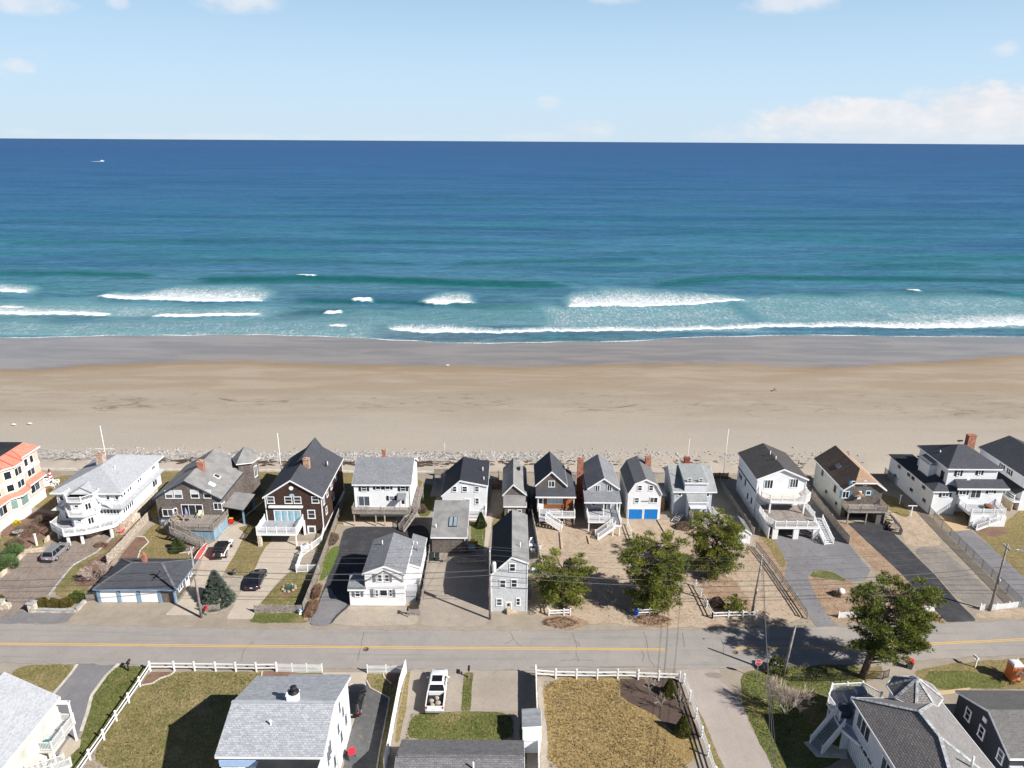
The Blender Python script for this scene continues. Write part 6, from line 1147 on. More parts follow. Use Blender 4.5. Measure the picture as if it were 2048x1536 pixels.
h = root('tall_house', 'narrow three-storey pale grey shingled house with one-sided gable at the roadside', 'house', 0, 82)
shell(h, [(-2.5, 5.6), (.1, 8.15), (2.1, 7.35)], 78.65, 90.6, 'y', 0, .12, .2, shing_grey, roof_black, trim); corners(h, [(2.1, 78.65), (-2.5, 78.65)], 0, [7.2, 5.4], w=.12)
MB().loft([[(.12, y, 8.32), (2.3, y, 7.44), (2.3, y, 7.46), (.12, y, 8.34)] for y in (78.5, 90.75)]).build('roof_slope', rub_grey, h)
for X0, Y0, X1, Y1 in ((685, 1100, 735, 1162), (611, 1226, 660, 1288), (698, 1222, 748, 1284), (586, 1370, 632, 1424), (735, 1366, 772, 1422)): wpx(h, 78.65, c3, X0, Y0, X1, Y1, mid=True, t=.1)
dpx(h, 78.65, c3, 656, 1396, 704, 1456, plain('cream_door', (.55, .50, .42), .5), True); MB().box(-.45, 77.9, 0, .95, 78.62, .22).build('doorstep', wood_tan, h); MB().box(-.6, 77.95, .02, -.48, 78.6, .5).build('step_post', wood_brown, h)
pipe(h, 1.2, 81.4, 7.6, 8.6); MB().box(-2.9, 79.0, 2.0, -2.52, 80.6, 3.1).build('wall_unit', trim, h); MB().box(-2.54, 78.57, 3.62, 2.14, 78.64, 3.72).build('belt_course', shing_grey, h)

h = root('garden_shed', 'small white garden shed with grey gable roof beside the dark yard', 'shed', 35.5, 97)
shell(h, [(34.55, 1.75), (35.5, 2.45), (36.45, 1.75)], 95.6, 99.6, 'y', 0, .12, .12, white_sid2, roof_grey, trim); door(h, face(34.55, 95.6, 36.45, 95.6), .95, .05, 1.0, 1.55, trim, False)

# ------------------------------------------------------------------ buildings south of the road
h = root('house', 'cream house with blue-grey gable roof and side balcony, bottom left corner', 'house', -50, 53)
shell(h, [(-55, 4.95), (-50.0, 7.95), (-45.3, 5.1)], 44.5, 57.3, 'y', 0, .3, .3, dirty_white, roof_light, trim)
R_ = face(-45.3, 44.5, -45.3, 57.3); window(h, R_, 8.6, 2.3, 1.0, 1.5, gl=plain('cream_blind', (.70, .68, .58), .5)); window(h, R_, 5.6, 1.9, .9, 1.2, mid=True); window(h, R_, 2.0, 2.2, 1.0, 1.3, mid=True)
dk = [(-45.3, 53.6), (-43.9, 53.6), (-43.9, 57.3), (-45.3, 57.3)]
deck(h, dk, 2.3, deck_comp, .25, dirty_white, rails=[[(-45.25, 53.65), (-43.95, 53.65), (-43.95, 57.25), (-45.25, 57.25)]], rmat=plain('grey_white_rail', (.62, .62, .61), .6), gap=.13, posts=[(-44.05, 57.1), (-44.05, 53.8)], pmat=trim)
MB().box(-44.1, 57.1, 2.3, -43.95, 57.25, 4.9).build('porch_post', trim, h); MB().box(-44.9, 53.75, 2.32, -44.3, 54.3, 3.0).build('green_box', plain('teal_plastic', (.03, .20, .20), .5), h); MB().box(-45.3, 56.9, 4.75, -43.9, 57.3, 4.9).build('porch_beam', trim, h)
stair(h, (-43.2, 54.2, 0), (-44.6, 51.2, 1.7), 1.0, plain('grey_step', (.45, .43, .41), .8), plain('grey_white_rail', (.6, .6, .6), .6), gap=.12); deck(h, rect(-45.3, 48.5, -44.0, 51.2), 1.8, deck_grey, .25, dirty_white, rails=[[(-44.05, 51.1), (-44.05, 48.6)]], rmat=MATS['grey_white_rail'], gap=.12)

h = root('house', 'white house with light grey shingled roof, chimney stub and black flat lower roof', 'house', -21, 54)
shell(h, [(48.9, 7.0), (53.2, 8.5), (58.9, 6.35)], -25.5, -16.5, 'x', 0, .25, .35, white_sid, roof_lightb, trim)
MB().loft([[(-22.6, y, z) for y, z in ((58.8, 6.44), (59.7, 6.07), (59.7, 6.2), (58.8, 6.57))], [(-16.3, y, z) for y, z in ((58.8, 6.44), (59.7, 6.07), (59.7, 6.2), (58.8, 6.57))]]).build('eave_extension', roof_lightb, h)
MB().box(-25.8, 53.05, 8.63, -16.2, 53.35, 8.72).build('ridge_vent', plain('grey_ridge_vent', (.36, .37, .40), .8), h)
c = chimney(h, -20.2, 53.6, 8.0, 9.3, 1.0, .75, trim, False, trim); MB().lathe(-20.1, 53.65, [(.5, 9.4), (.5, 9.46), (.22, 9.46), (.22, 9.8), (.3, 9.8), (.3, 10.0), (.05, 10.05)], 14).build('chimney_cowl', shut_black, c)
pipe(h, -21.6, 51.2, 7.6, 8.5, .08); MB().box(-21.9, 44, 6.55, -16.6, 48.75, 6.7).build('flat_roof', rub_black, h); walls(h, rect(-21.7, 44, -16.7, 48.5), 0, 6.55, white_sid2, 'annex_wall')
MB().box(-25.55, 48.72, 5.7, -21.9, 48.88, 6.35).build('frieze', pale_blue_paint, h); window(h, face(-25.5, 48.9, -21.9, 48.9), 2.0, 4.6, 1.0, .8)
R_ = face(-16.5, 48.9, -16.5, 58.9)
for s, z, w, hh in ((6.4, 5.6, .35, 1.1), (5.4, 4.0, .4, 1.0), (1.5, 4.2, .3, 1.4), (2.0, 4.4, .3, 1.4), (2.5, 4.6, .3, 1.4), (3.4, 2.0, .5, 1.2), (7.4, 4.2, .4, 1.0), (8.2, 2.4, .5, 1.1), (6.2, 2.2, .5, 1.1), (1.0, 2.0, .6, 1.2)): window(h, R_, s, z, w, hh, mat=shut_grey, t=.05)
MB().tube([(-16.4, 53.0, 7.9), (-16.38, 53.0, .2)], .06, 6).build('downpipe', trim, h); MB().box(-16.5, 50.2, 0, -16.25, 51.0, 2.2).build('side_panel', cream_sid, h); MB().box(-16.25, 50.4, 1.2, -16.1, 50.8, 1.8).build('electric_meter', shut_grey, h)

h = root('ranch_house', 'low ranch house with dark grey tabbed roof at the bottom edge beside the pickup', 'house', -4.5, 51)
shell(h, [(47.8, 3.0), (51.2, 4.25), (54.2, 3.0)], -10.2, 1.1, 'x', 0, .25, .35, white_sid2, roof_ranch, trim); MB().box(-10.3, 51.05, 4.36, 1.2, 51.4, 4.44).build('ridge_vent', roof_ranch, h); pipe(h, -3.3, 50.2, 3.7, 4.8, .08)
MB().loft([[(x, 54.6, z) for x, z in ((-3.2, .9), (-.8, .9), (-.8, 1.0), (-3.2, 1.0))], [(x, 54.7, z) for x, z in ((-3.2, .9), (-.8, .9), (-.8, 1.0), (-3.2, 1.0))]]).build('porch_rail', vinyl, h)

h = root('garden_shed', 'small grey-roofed shed with white door against the tall white fence', 'shed', 2.4, 57.5)
shell(h, [(1.3, 2.15), (3.1, 2.3)], 57.0, 59.2, 'y', 0, .1, .08, white_sid2, planks('grey_metal_roofing', (.26, .27, .29), (.32, .33, .35), .22), trim)
shell(h, [(55.9, 1.7), (57.0, 2.1)], 1.35, 3.05, 'x', 0, .05, .05, white_sid2, vinyl, trim)

h = root('house', 'lavender grey house with taupe roof, octagonal turret and white deck stair', 'house', 38, 54)
walls(h, [(34.2, 44.5), (34.2, 56.7), (36.6, 56.9), (42.2, 56.3), (42.2, 44.5)], 0, 5.9, lav_sid)
ca, cbb = (33.8, 57.2, 5.95), (42.5, 57.0, 5.95); R1, R2 = (38.0, 53.1, 8.1), (38.2, 50.1, 8.1); e0, e1 = (34.0, 43.6, 5.95), (42.9, 43.6, 5.95)
v1 = (37.1, 46.2, 7.6)
MB().poly([R1, ca, e0, v1, R2]).build('roof', roof_taupe, h); MB().poly([ca, R1, cbb]).build('front_roof_slope', roof_taupe2, h); MB().poly([cbb, R1, R2, v1, e0, e1]).poly([ca, cbb, e1, e0]).build('far_roof_slope', roof_taupe2, h)
for q, r in ((ca, R1), (cbb, R1), (R1, R2), (R2, v1), (R2, (42.0, 46.0, 6.4))):
    n = max(3, int((Vector(q) - Vector(r)).length / .42)); kb = MB()
    for k in range(n):
        a, b_ = Vector(q).lerp(Vector(r), k / n), Vector(q).lerp(Vector(r), (k + 1.12) / n); a.z += .05; b_.z += .02; kb.beam(a, b_, .3, .035)
    kb.build('ridge_cap', cap_light, h)
b = MB(); b.beam((ca[0], ca[1], 5.86), (e0[0], e0[1], 5.86), .06, .2).beam((ca[0], ca[1], 5.86), (cbb[0], cbb[1], 5.86), .06, .2).beam((cbb[0], cbb[1], 5.86), (e1[0], e1[1], 5.86), .06, .2); b.build('fascia', trim, h)
tc_ = (40.1, 57.4); t8 = [(tc_[0] + 2.55 * math.cos(math.pi / 8 + i * math.pi / 4), tc_[1] + 2.35 * math.sin(math.pi / 8 + i * math.pi / 4)) for i in range(8)]
walls(h, [(tc_[0] + (x - tc_[0]) * .84, tc_[1] + (y - tc_[1]) * .84) for x, y in t8], 0, 6.5, lav_sid, 'turret_wall')
tb_ = MB(); ap = (tc_[0], tc_[1], 8.15); q8 = [(x, y, 6.5) for x, y in t8]
for nm, ids, mt in (('turret_roof', (3, 4, 5), roof_taupe), ('turret_roof', (0, 1, 2, 6, 7), roof_taupe2)):
    b = MB()
    for i in ids: b.poly([q8[i], q8[(i + 1) % 8], ap])
    b.build(nm, mt, h)
MB().poly([(x, y, 6.49) for x, y in t8][::-1]).build('turret_soffit', trim, h); b = MB()
for i in range(8): b.beam((*t8[i], 6.45), (*t8[(i + 1) % 8], 6.45), .06, .16)
b.build('fascia', trim, h)
for i in range(8):
    n = 7; kb = MB()
    for k in range(n): a, b_ = Vector(q8[i]).lerp(Vector(ap), k / n), Vector(q8[i]).lerp(Vector(ap), (k + 1.12) / n); a.z += .05; b_.z += .02; kb.beam(a, b_, .26, .035)
    kb.build('ridge_cap', cap_light, h)
L_ = face(34.2, 56.7, 34.2, 44.5)
for s, z, w, hh, n in ((1.9, 3.7, 2.6, 1.7, 3), (3.0, .9, 2.9, 1.9, 3), (6.4, 3.5, 1.7, 1.6, 2), (8.2, .9, 2.2, 1.9, 2), (10.5, 3.4, 1.2, 1.6, 1)): window(h, L_, s, z, w, hh, n, t=.12)
MB().lathe(34.1, 51.7, [(.12, 2.2), (.12, 2.4)], 8).build('wall_vent', shut_black, h); pipe(h, 39.6, 47.6, 7.2, 8.5, .09)
dk = [(34.2, 56.9), (33.3, 58.6), (33.2, 60.2), (34.2, 61.8), (37.7, 62.1), (39.4, 59.8), (37.0, 56.9)]
deck(h, dk, 2.6, deck_comp, .3, vinyl, rails=[[(33.35, 57.7), (33.35, 58.6), (33.25, 60.2), (34.25, 61.75), (37.65, 62.05), (38.9, 60.5)]], rmat=vinyl, gap=.14, pgap=1.7, posts=[(33.5, 60.2), (34.4, 61.6), (37.5, 61.8)], pmat=vinyl)
d = deck(h, [(33.2, 56.6), (33.2, 58.4), (34.2, 58.4), (34.2, 54.6)], 2.55, deck_comp, .3, vinyl); stair(h, (30.9, 56.6, 0), (33.2, 57.6, 2.5), 1.5, deck_comp, vinyl, gap=.13)
b = MB()
for k in range(26): y = 56.6 - k * .32; b.box(34.02, y - .1, 0, 34.1, y + .1, 2.4)
b.build('lattice_skirt', vinyl, h, stuff=True); b = MB()
for k in range(9): b.box(33.25 + k * .11, 56.55, 0, 33.32 + k * .11, 56.62, 2.4 - k * .02)
b.build('lattice_skirt', vinyl, h, stuff=True); MB().prism([(30.0, 57.4), (30.6, 55.6), (33.6, 55.4), (33.9, 56.5), (31.6, 57.8)], 0.005, .09).build('stair_pad', concrete_w, h)
solo(MB().loft([[(36.0 + .95 * sx, 60.3 + .8 * sy, z) for sx, sy in ((-1, -1), (1, -1), (1.1, .8), (-.9, 1))] for z in (2.62, 3.15)]).loft([[(36.9 + .5 * sx, 61.0 + .4 * sy, z) for sx, sy in ((-1, -1), (1, -1), (1, 1), (-1, 1))] for z in (3.16, 3.6)]), 'covered_furniture', 'grey covered sectional sofa on the octagonal white deck', 'furniture', plain('grey_cover', (.30, .31, .34), .8))
solo(MB().loft([[(34.3 + r * math.cos(t), 58.7 + r * 1.1 * math.sin(t), z) for t in [i * math.pi / 5 for i in range(10)]] for r, z in ((.75, 2.62), (.8, 3.0), (.6, 3.5), (.15, 3.65))], True), 'covered_grill', 'dark covered grill in the shaded deck corner of the lavender house', 'grill', plain('dark_cover', (.05, .06, .08), .7))

h = root('house', 'charcoal sided house with grey gable roof in the bottom right corner', 'house', 50, 55)
shell(h, [(51.3, 4.7), (54.9, 6.55), (59.4, 4.7)], 46.1, 58, 'x', 0, .25, .25, char_sid, shingle('warm_grey_shingles', (.125, .12, .118), (.175, .168, .165), .3, .15, .25), trim)
L_ = face(46.1, 59.4, 46.1, 51.3)
for s, z in ((1.9, 3.0), (4.1, 2.9), (7.0, 2.9)): window(h, L_, s, z, .85, 1.35, mid=True, t=.13)
MB().box(45.98, 55.0, 4.9, 46.1, 55.5, 5.4).build('gable_vent', trim, h); MB().box(48.2, 50.9, 4.75, 58, 51.0, 4.9).build('gutter', trim, h)
walls(h, rect(46.15, 46, 47.4, 51.3), 0, 3.6, plain('grey_side_wall', (.55, .56, .58), .7), 'annex_wall'); pipe(h, 50.9, 55.3, 6.4, 7.1, .1)
b = MB(); b.box(47.4, 61.4, .02, 51.0, 62.2, .09); 

# ------------------------------------------------------------------ fences
def fp(c, *pts): return [gp(c, *p) for p in pts]
rail_fence('white two-rail fence along the road in front of the olive lawn', fp(b1, (1185, 635), (1375, 636), (1535, 638), (1700, 640), (1860, 642), (2020, 643)) + fp(b2, (205, 643), (367, 645), (525, 643)), 1.25, (.55, 1.02), 2.5)
rail_fence('white two-rail fence running down the left side of the olive lawn', fp(b1, (1185, 640), (1105, 762), (1018, 890), (920, 1032), (822, 1182), (710, 1340), (600, 1500)), 1.3, (.55, 1.02), 3.6)
rail_fence('white three-rail fence along the road in front of the tan field', fp(b3, (1228, 685), (1385, 697), (1548, 700), (1712, 702), (1872, 700), (2034, 703)) + fp(b4, (300, 706), (462, 712), (625, 718)), 1.3, (.5, .95), 2.6)
rail_fence('white rail fence climbing beside the side street from the tan field corner', fp(b4, (660, 740), (705, 870), (755, 1015), (800, 1160), (850, 1310), (905, 1480)), 1.35, (.35, .75, 1.12), 3.0)
board_fence('short white picket fence at the road before the light grey roofed house', fp(b2, (530, 640), (650, 645), (765, 646), (885, 648)), 1.15, .05, .06, vinyl, vinyl, 'picket_fence', 'white picket fences', .0, pgap=1.9, picket=True)
board_fence('white picket fence between concrete drive and tall white fence', fp(b2, (1242, 655), (1388, 656), (1520, 655)), 1.15, .05, .06, vinyl, vinyl, 'picket_fence', 'white picket fences', .0, pgap=1.9, picket=True)
board_fence('tall solid white fence along the pickup driveway', fp(b2, (1545, 655), (1500, 800), (1470, 960), (1440, 1120), (1410, 1290), (1375, 1440)), 1.8, .15, .0, vinyl, vinyl, 'privacy_fence', 'tall white privacy fences', .0, pgap=2.3)
board_fence('tall solid white fence between shed and tan field', fp(b3, (1226, 690), (1232, 900), (1238, 1050), (1243, 1190), (1248, 1360), (1252, 1480)), 1.75, .15, .0, vinyl, vinyl, 'privacy_fence', 'tall white privacy fences', .0, pgap=2.4)
mesh_fence('black iron fence behind the road verge under the big pine', fp(b5, (95, 770), (340, 770), (505, 762), (690, 745), (860, 752), (905, 735)), 1.1, black_metal, 2.2, .13, 'iron_fence', 'dark metal fences', .012, True)
board_fence('grey picket fence in front of the circular garden bed', fp(c2, (115, 1480), (245, 1478), (370, 1476), (490, 1475)), 1.15, .13, .015, None, None, pgap=1.9)
board_fence('short grey picket fence beside the blue spruce', fp(c1, (1555, 1475), (1690, 1470)), 1.15, .13, .015, None, None, pgap=1.9)
board_fence('long grey board fence between the brown gable house lawn and black driveway', fp(c2, (490, 1478), (560, 1300), (640, 1080), (720, 860), (800, 640)), 1.5, .14, .01, None, None, pgap=2.4, side=-1)
board_fence('grey board fence between white balcony house and brown shingled house', fp(c1, (830, 1110), (920, 1020), (1010, 920), (1090, 830), (1160, 760)), 1.6, .16, .01, plain('warm_grey_boards', (.42, .36, .30), .85, .15, .35, 3), None, pgap=1.9, side=-1)
board_fence('short grey board fence joining the garage to the clipped hedge', fp(c1, (668, 1385), (765, 1388)), 1.4, .13, .01, None, None, pgap=1.5)
board_fence('grey board fence beside the white cottage and sandy parking', fp(c2, (1380, 1500), (1400, 1380), (1425, 1230), (1450, 1080), (1460, 985)), 1.5, .14, .01, None, None, pgap=2.2)
board_fence('short board fence end beside the cottage bulkhead', fp(c2, (1300, 1500), (1375, 1500)), 1.0, .14, .01, None, None, pgap=2.2)
board_fence('low board fence at the back of the sandy parking under wires', fp(c3, (180, 1095), (260, 1090), (360, 1100), (450, 1105), (530, 1110)), .95, .14, .03, None, None, pgap=2.0)
board_fence('grey fence behind the parking, right of the tall narrow house', fp(c3, (830, 1130), (910, 1120)), 1.3, .14, .01, None, None, pgap=2.0)
board_fence('long white fence line between tall narrow house and sandy lot', fp(c3, (940, 1190), (920, 1080), (900, 960), (880, 850), (855, 720)), 1.5, .15, .01, plain('pale_grey_boards', (.52, .50, .48), .8, .2, .2), None, pgap=2.2, side=-1)
rail_fence('short white fence stub under the left pine at the roadside', fp(c3, (990, 1505), (1105, 1500), (1155, 1498)), .95, (.4, .8), 2.6)
rail_fence('white rail fence leading back from the roadside stub beside the left pine', fp(c3, (985, 1500), (965, 1380), (945, 1260)), .95, (.4, .8), 2.6)
rail_fence('short white fence stub with blue barrel under the middle pine', fp(c4, (290, 1500), (380, 1495), (452, 1492)), .95, (.4, .8), 2.2)
rail_fence('white fence wing turning back beside the middle pine', fp(c4, (455, 1490), (432, 1420)), .95, (.4, .8), 2.2)
rail_fence('white rail fence at the roadside around the needle-littered bed', fp(c4, (862, 1525), (985, 1520), (1095, 1518), (1200, 1516)), 1.0, (.4, .85), 2.4)
rail_fence('white rail fence running back beside the sandy track', fp(c4, (862, 1525), (820, 1440), (775, 1350), (735, 1280)), 1.0, (.4, .85), 2.4)
rail_fence('white fence rail sloping through the sand beside the grey gable house', fp(c4, (270, 975), (240, 890), (210, 810)), 1.0, (.4, .85), 2.2)
rail_fence('grey wooden rail fence along the needle-littered strip by the forked drive', fp(c4, (1590, 1530), (1500, 1395), (1400, 1250), (1300, 1110), (1200, 985)), 1.1, (.35, .7, 1.05), 2.6, wood_grey, .1, 'weathered rail fences', 'wooden_rail_fence')
rail_fence('grey plank fence bordering the dark yard left of the double-deck house', fp(c4, (1180, 880), (1080, 730), (985, 590), (920, 490)), 1.2, (.3, .62, .95), 2.4, wood_grey, .1, 'weathered rail fences', 'wooden_rail_fence', rh=.26)
board_fence('dark board fence on the beach side of the shaded yard', [(34.5, 117.8), (39.4, 117.8)], 1.2, .16, .02, wood_brown, None, pgap=1.7)
board_fence('grey board fence between grey asphalt drive and needle strip', fp(c5, (530, 955), (440, 850), (350, 730), (240, 590)), 1.5, .16, .01, plain('warm_grey_boards2', (.40, .35, .30), .85, .15, .35, 3), None, pgap=2.4, side=-1)
mesh_fence('long chain-link fence between gravel parking and far right driveway', fp(c5, (1845, 1440), (1740, 1330), (1620, 1210), (1480, 1070), (1370, 960), (1240, 830), (1120, 700), (1000, 590), (800, 420)), 1.35, plain('dull_chain_link', (.17, .165, .16), .6, .3), 2.5, .16, wire=.022)
board_fence('low white scalloped picket fence at the roadside by the right utility pole', fp(c5, (1535, 1458), (1660, 1455), (1845, 1432)), .95, .09, .05, vinyl, vinyl, 'picket_fence', 'white picket fences', .12, pgap=1.6, picket=True)
board_fence('short white picket fence by the black driveway behind the big pine', fp(c5, (1075, 1475), (1180, 1465)), .95, .09, .05, vinyl, vinyl, 'picket_fence', 'white picket fences', .1, pgap=1.3, picket=True)
board_fence('white picket wing half hidden behind the big pine', fp(b5, (490, 235), (700, 215)), .95, .09, .05, vinyl, vinyl, 'picket_fence', 'white picket fences', .1, pgap=1.6, picket=True)
p = root('white_fence', 'white vinyl fence zigzagging from the brown gable house to the board fence', 'fence', *gp(c2, 435, 1170), group='white picket fences')
q = [(x, y, .05) for x, y in fp(c2, (605, 1165), (435, 1172), (478, 1050), (630, 940), (655, 830), (690, 770))]; railing(p, q, vinyl, h=1.1, gap=.14, pgap=1.8)
board_fence('wooden beach fence beside the black roofed white cottage', [(-14.0, 118.2), (-11.6, 118.2), (-11.3, 113.2)], 1.5, .16, .02, None, None, pgap=2.2)
board_fence('short dark fence between the cottages near the beach', [(-3.4, 113), (-2.3, 113), (-2.3, 117.5)], 1.5, .16, .02, wood_brown, None, pgap=2.2)
board_fence('grey fence on the beach side between the brown and grey gable houses', [(9.4, 116.6), (11.6, 116.6)], 1.3, .16, .02, None, None, pgap=1.2)
board_fence('brown stake fence in the gap left of the brown gable house', [(2.9, 103.2), (3.1, 110)], 1.4, .16, .02, wood_brown, None, pgap=2.2)
# ------------------------------------------------------------------ vehicles
paint_silver = plain('silver_car_paint', (.36, .37, .39), .25, .6, .04, 1, .5); paint_white = plain('white_car_paint', (.78, .78, .78), .22, .6, .03); paint_navy = plain('midnight_blue_car_paint', (.012, .014, .028), .12, .7, .05); paint_black = plain('black_car_trim', (.014, .014, .016), .3, .5, .05)
lamp_red = plain('red_tail_lamp', (.5, .01, .015), .2, .6, .05); lamp_clear = plain('clear_head_lamp', (.65, .66, .68), .1, .7, .05); plate_m = plain('number_plate', (.70, .70, .72), .4)
class Car:
    def __init__(s, name, label, rear, front, L, cat='car'):
        (xa, ya), (xb, yb) = rear, front; d = math.hypot(xb - xa, yb - ya); s.p = root(name, label, cat, xa + (xb - xa) * .5, ya + (yb - ya) * .5, 0.022); s.p.rotation_euler[2] = math.atan2(yb - ya, xb - xa) - math.pi / 2
        ORG[s.p.name] = (0, 0, 0); s.L = L
    def b(s, name, mb, mat, parent=None): return mb.build(name, mat, parent or s.p)
    def body(s, st, mat, name='body'):
        rings = []
        for y, zb_, zs, hw in st: rings.append([(-hw * .92, y, zb_), (-hw, y, zb_ + .14), (-hw, y, zs - .16), (-hw * .95, y, zs - .04), (-hw * .8, y, zs), (hw * .8, y, zs), (hw * .95, y, zs - .04), (hw, y, zs - .16), (hw, y, zb_ + .14), (hw * .92, y, zb_)])
        return s.b(name, MB().loft(rings, True), mat)
    def cabin(s, y0, y1, y2, y3, z0, z1, w0, w1, roofm, pill, bp=()):
        B = [(-w0, y0, z0), (w0, y0, z0), (w0, y3, z0), (-w0, y3, z0)]; T = [(-w1, y1, z1), (w1, y1, z1), (w1, y2, z1), (-w1, y2, z1)]
        for k, nm in enumerate(('rear_window', 'side_window', 'windscreen', 'side_window')): j = (k + 1) % 4; s.b(nm, MB().poly([B[k], B[j], T[j], T[k]]), car_glass)
        r = MB(); m = .04
        r.loft([[(-w1 - m * .3, y1 - .06, z1 - .02), (w1 + m * .3, y1 - .06, z1 - .02), (w1 + m * .3, y2 + .06, z1 - .02), (-w1 - m * .3, y2 + .06, z1 - .02)], [(-w1, y1, z1 + .04), (w1, y1, z1 + .04), (w1, y2, z1 + .04), (-w1, y2, z1 + .04)], [(-w1 * .7, y1 + .25, z1 + .07), (w1 * .7, y1 + .25, z1 + .07), (w1 * .7, y2 - .25, z1 + .07), (-w1 * .7, y2 - .25, z1 + .07)]])
        ro = s.b('roof', r, roofm)
        for k in range(4): s.b('pillar', MB().beam(B[k], T[k], .10, .07), pill)
        for t in bp:
            for sx in (-1, 1): s.b('pillar', MB().beam((sx * w0, y0 + (y3 - y0) * t, z0), (sx * w1, y1 + (y2 - y1) * t, z1), .09, .05, (0, 1, 0)), pill)
        return ro
    def wheels(s, ys, hw, r=.36, w=.24):
        for y in ys:
            for sx in (-1, 1):
                def cyl(rr, xa, xb, n=16): return MB().loft([[(x, y + q * rr * math.cos(t), r + q * rr * math.sin(t)) for t in [2 * math.pi * i / n for i in range(n)]] for x, q in ((xa, .9), (xa + (xb - xa) * .15, 1), (xa + (xb - xa) * .85, 1), (xb, .9))], True)
                o = s.b('wheel', cyl(r, sx * (hw - w), sx * hw), rubber); s.b('rim', cyl(r * .62, sx * (hw - w * .3), sx * (hw + .015)), steel, o)
    def lights(s, yr, yf, hw, zr, zf, w=.28, hr=.16, hf=.16):
        for sx in (-1, 1):
            s.b('tail_light', MB().box(sx * (hw - .12) - w / 2, yr - .03, zr, sx * (hw - .12) + w / 2, yr + .1, zr + hr), lamp_red); s.b('headlight', MB().box(sx * (hw - .16) - w / 2, yf - .12, zf, sx * (hw - .16) + w / 2, yf + .02, zf + hf), lamp_clear)
        s.b('number_plate', MB().box(-.17, yr - .045, zr - .12, .17, yr - .01, zr + .02), plate_m)
    def mirrors(s, y, hw, z, mat):
        for sx in (-1, 1): s.b('mirror', MB().box(sx * (hw + .12) - .12, y - .06, z, sx * (hw + .12) + .12, y + .06, z + .17), mat)
def off(a, b, k): return (a[0] + (b[0] - a[0]) * k, a[1] + (b[1] - a[1]) * k)
def axis(c, r, f, shift):                          # right-hand wheel contact pixels -> centre line (shift metres to the left)
    a, b = gp(c, *r), gp(c, *f); d = math.hypot(b[0] - a[0], b[1] - a[1]); nx, ny = -(b[1] - a[1]) / d * shift, (b[0] - a[0]) / d * shift; return (a[0] + nx, a[1] + ny), (b[0] + nx, b[1] + ny)
r_, f_ = axis(c1, (440, 1078), (525, 1000), .82); c = Car('parked_car', 'silver sport utility car parked on the brown stamped driveway', r_, f_, 4.6)
c.body([(-2.28, .42, .9, .74), (-2.2, .35, 1.02, .88), (-1.2, .3, 1.04, .93), (.6, .3, 1.03, .93), (1.1, .3, 1.0, .92), (1.9, .32, .92, .88), (2.25, .38, .78, .74)], paint_silver); c.cabin(-2.16, -1.75, .2, 1.05, 1.0, 1.62, .86, .66, paint_silver, paint_silver, (.3, .62)); c.wheels((-1.4, 1.4), .93); c.lights(-2.24, 2.2, .85, .82, .66); c.mirrors(.75, .92, 1.0, paint_silver); c.b('bumper', MB().box(-.8, -2.33, .38, .8, -2.2, .6), paint_black)
r_, f_ = axis(c1, (1735, 1068), (1788, 965), .86); c = Car('parked_car', 'white off-road car with black hardtop and rear spare wheel on the left concrete drive', r_, f_, 4.6)
c.body([(-2.2, .55, 1.08, .80), (-2.15, .5, 1.12, .84), (.5, .5, 1.14, .84), (.75, .5, 1.14, .80), (1.95, .55, 1.08, .68), (2.05, .6, 1.0, .64)], paint_white); c.cabin(-2.12, -2.02, .25, .72, 1.1, 1.78, .80, .70, paint_black, paint_black, (.35, .65)); c.wheels((-1.45, 1.5), .95, .42, .28)
for y in (-1.45, 1.5):
    for sx in (-1, 1): c.b('fender', MB().box(sx * .85 - .13, y - .6, .78, sx * .85 + .13, y + .6, .92), paint_white if y > 0 else paint_black)
c.b('spare_wheel', MB().loft([[(.42 * q * math.cos(t), y, 1.02 + .42 * q * math.sin(t)) for t in [math.pi * i / 8 for i in range(16)]] for y, q in ((-2.48, .85), (-2.42, 1), (-2.26, 1), (-2.2, .9))], True), rubber); c.lights(-2.2, 2.02, .80, .9, .85, .16, .24); c.b('bumper', MB().box(-.85, -2.38, .5, .85, -2.2, .68), paint_black); c.b('bumper', MB().box(-.8, 2.02, .5, .8, 2.2, .68), paint_black); c.mirrors(.6, .82, 1.15, paint_black)
r_, f_ = axis(c2, (152, 1298), (203, 1196), .84); c = Car('parked_car', 'dark navy fastback car with glass roof on the right concrete drive', r_, f_, 4.9)
c.body([(-2.4, .4, .82, .68), (-2.28, .3, .95, .86), (-1.2, .25, .98, .95), (.4, .25, .95, .95), (1.3, .25, .86, .93), (2.1, .3, .74, .86), (2.42, .36, .58, .66)], paint_navy); c.cabin(-2.0, -.85, .25, 1.25, .92, 1.42, .82, .60, car_glass, paint_navy, (.5,)); c.wheels((-1.45, 1.48), .95, .35); c.lights(-2.36, 2.3, .82, .76, .55, .34, .1); c.mirrors(.75, .93, .92, paint_navy)
r_, f_ = gp(b3, 433, 975), gp(b3, 470, 690); c = Car('pickup_truck', 'white crew cab pickup with loaded open bed parked nose to the road', r_, f_, 5.9, 'pickup')
c.body([(-.72, .5, 1.15, .98), (-.6, .45, 1.2, 1.0), (1.3, .45, 1.22, 1.0), (1.9, .45, 1.2, .98), (2.7, .5, 1.12, .95), (2.95, .55, .92, .82)], paint_white); c.cabin(-.7, -.42, .95, 1.62, 1.18, 1.86, .92, .76, paint_white, paint_white, (.45,)); c.b('sunroof', MB().box(-.56, -.1, 1.90, .56, .85, 1.94), car_glass)
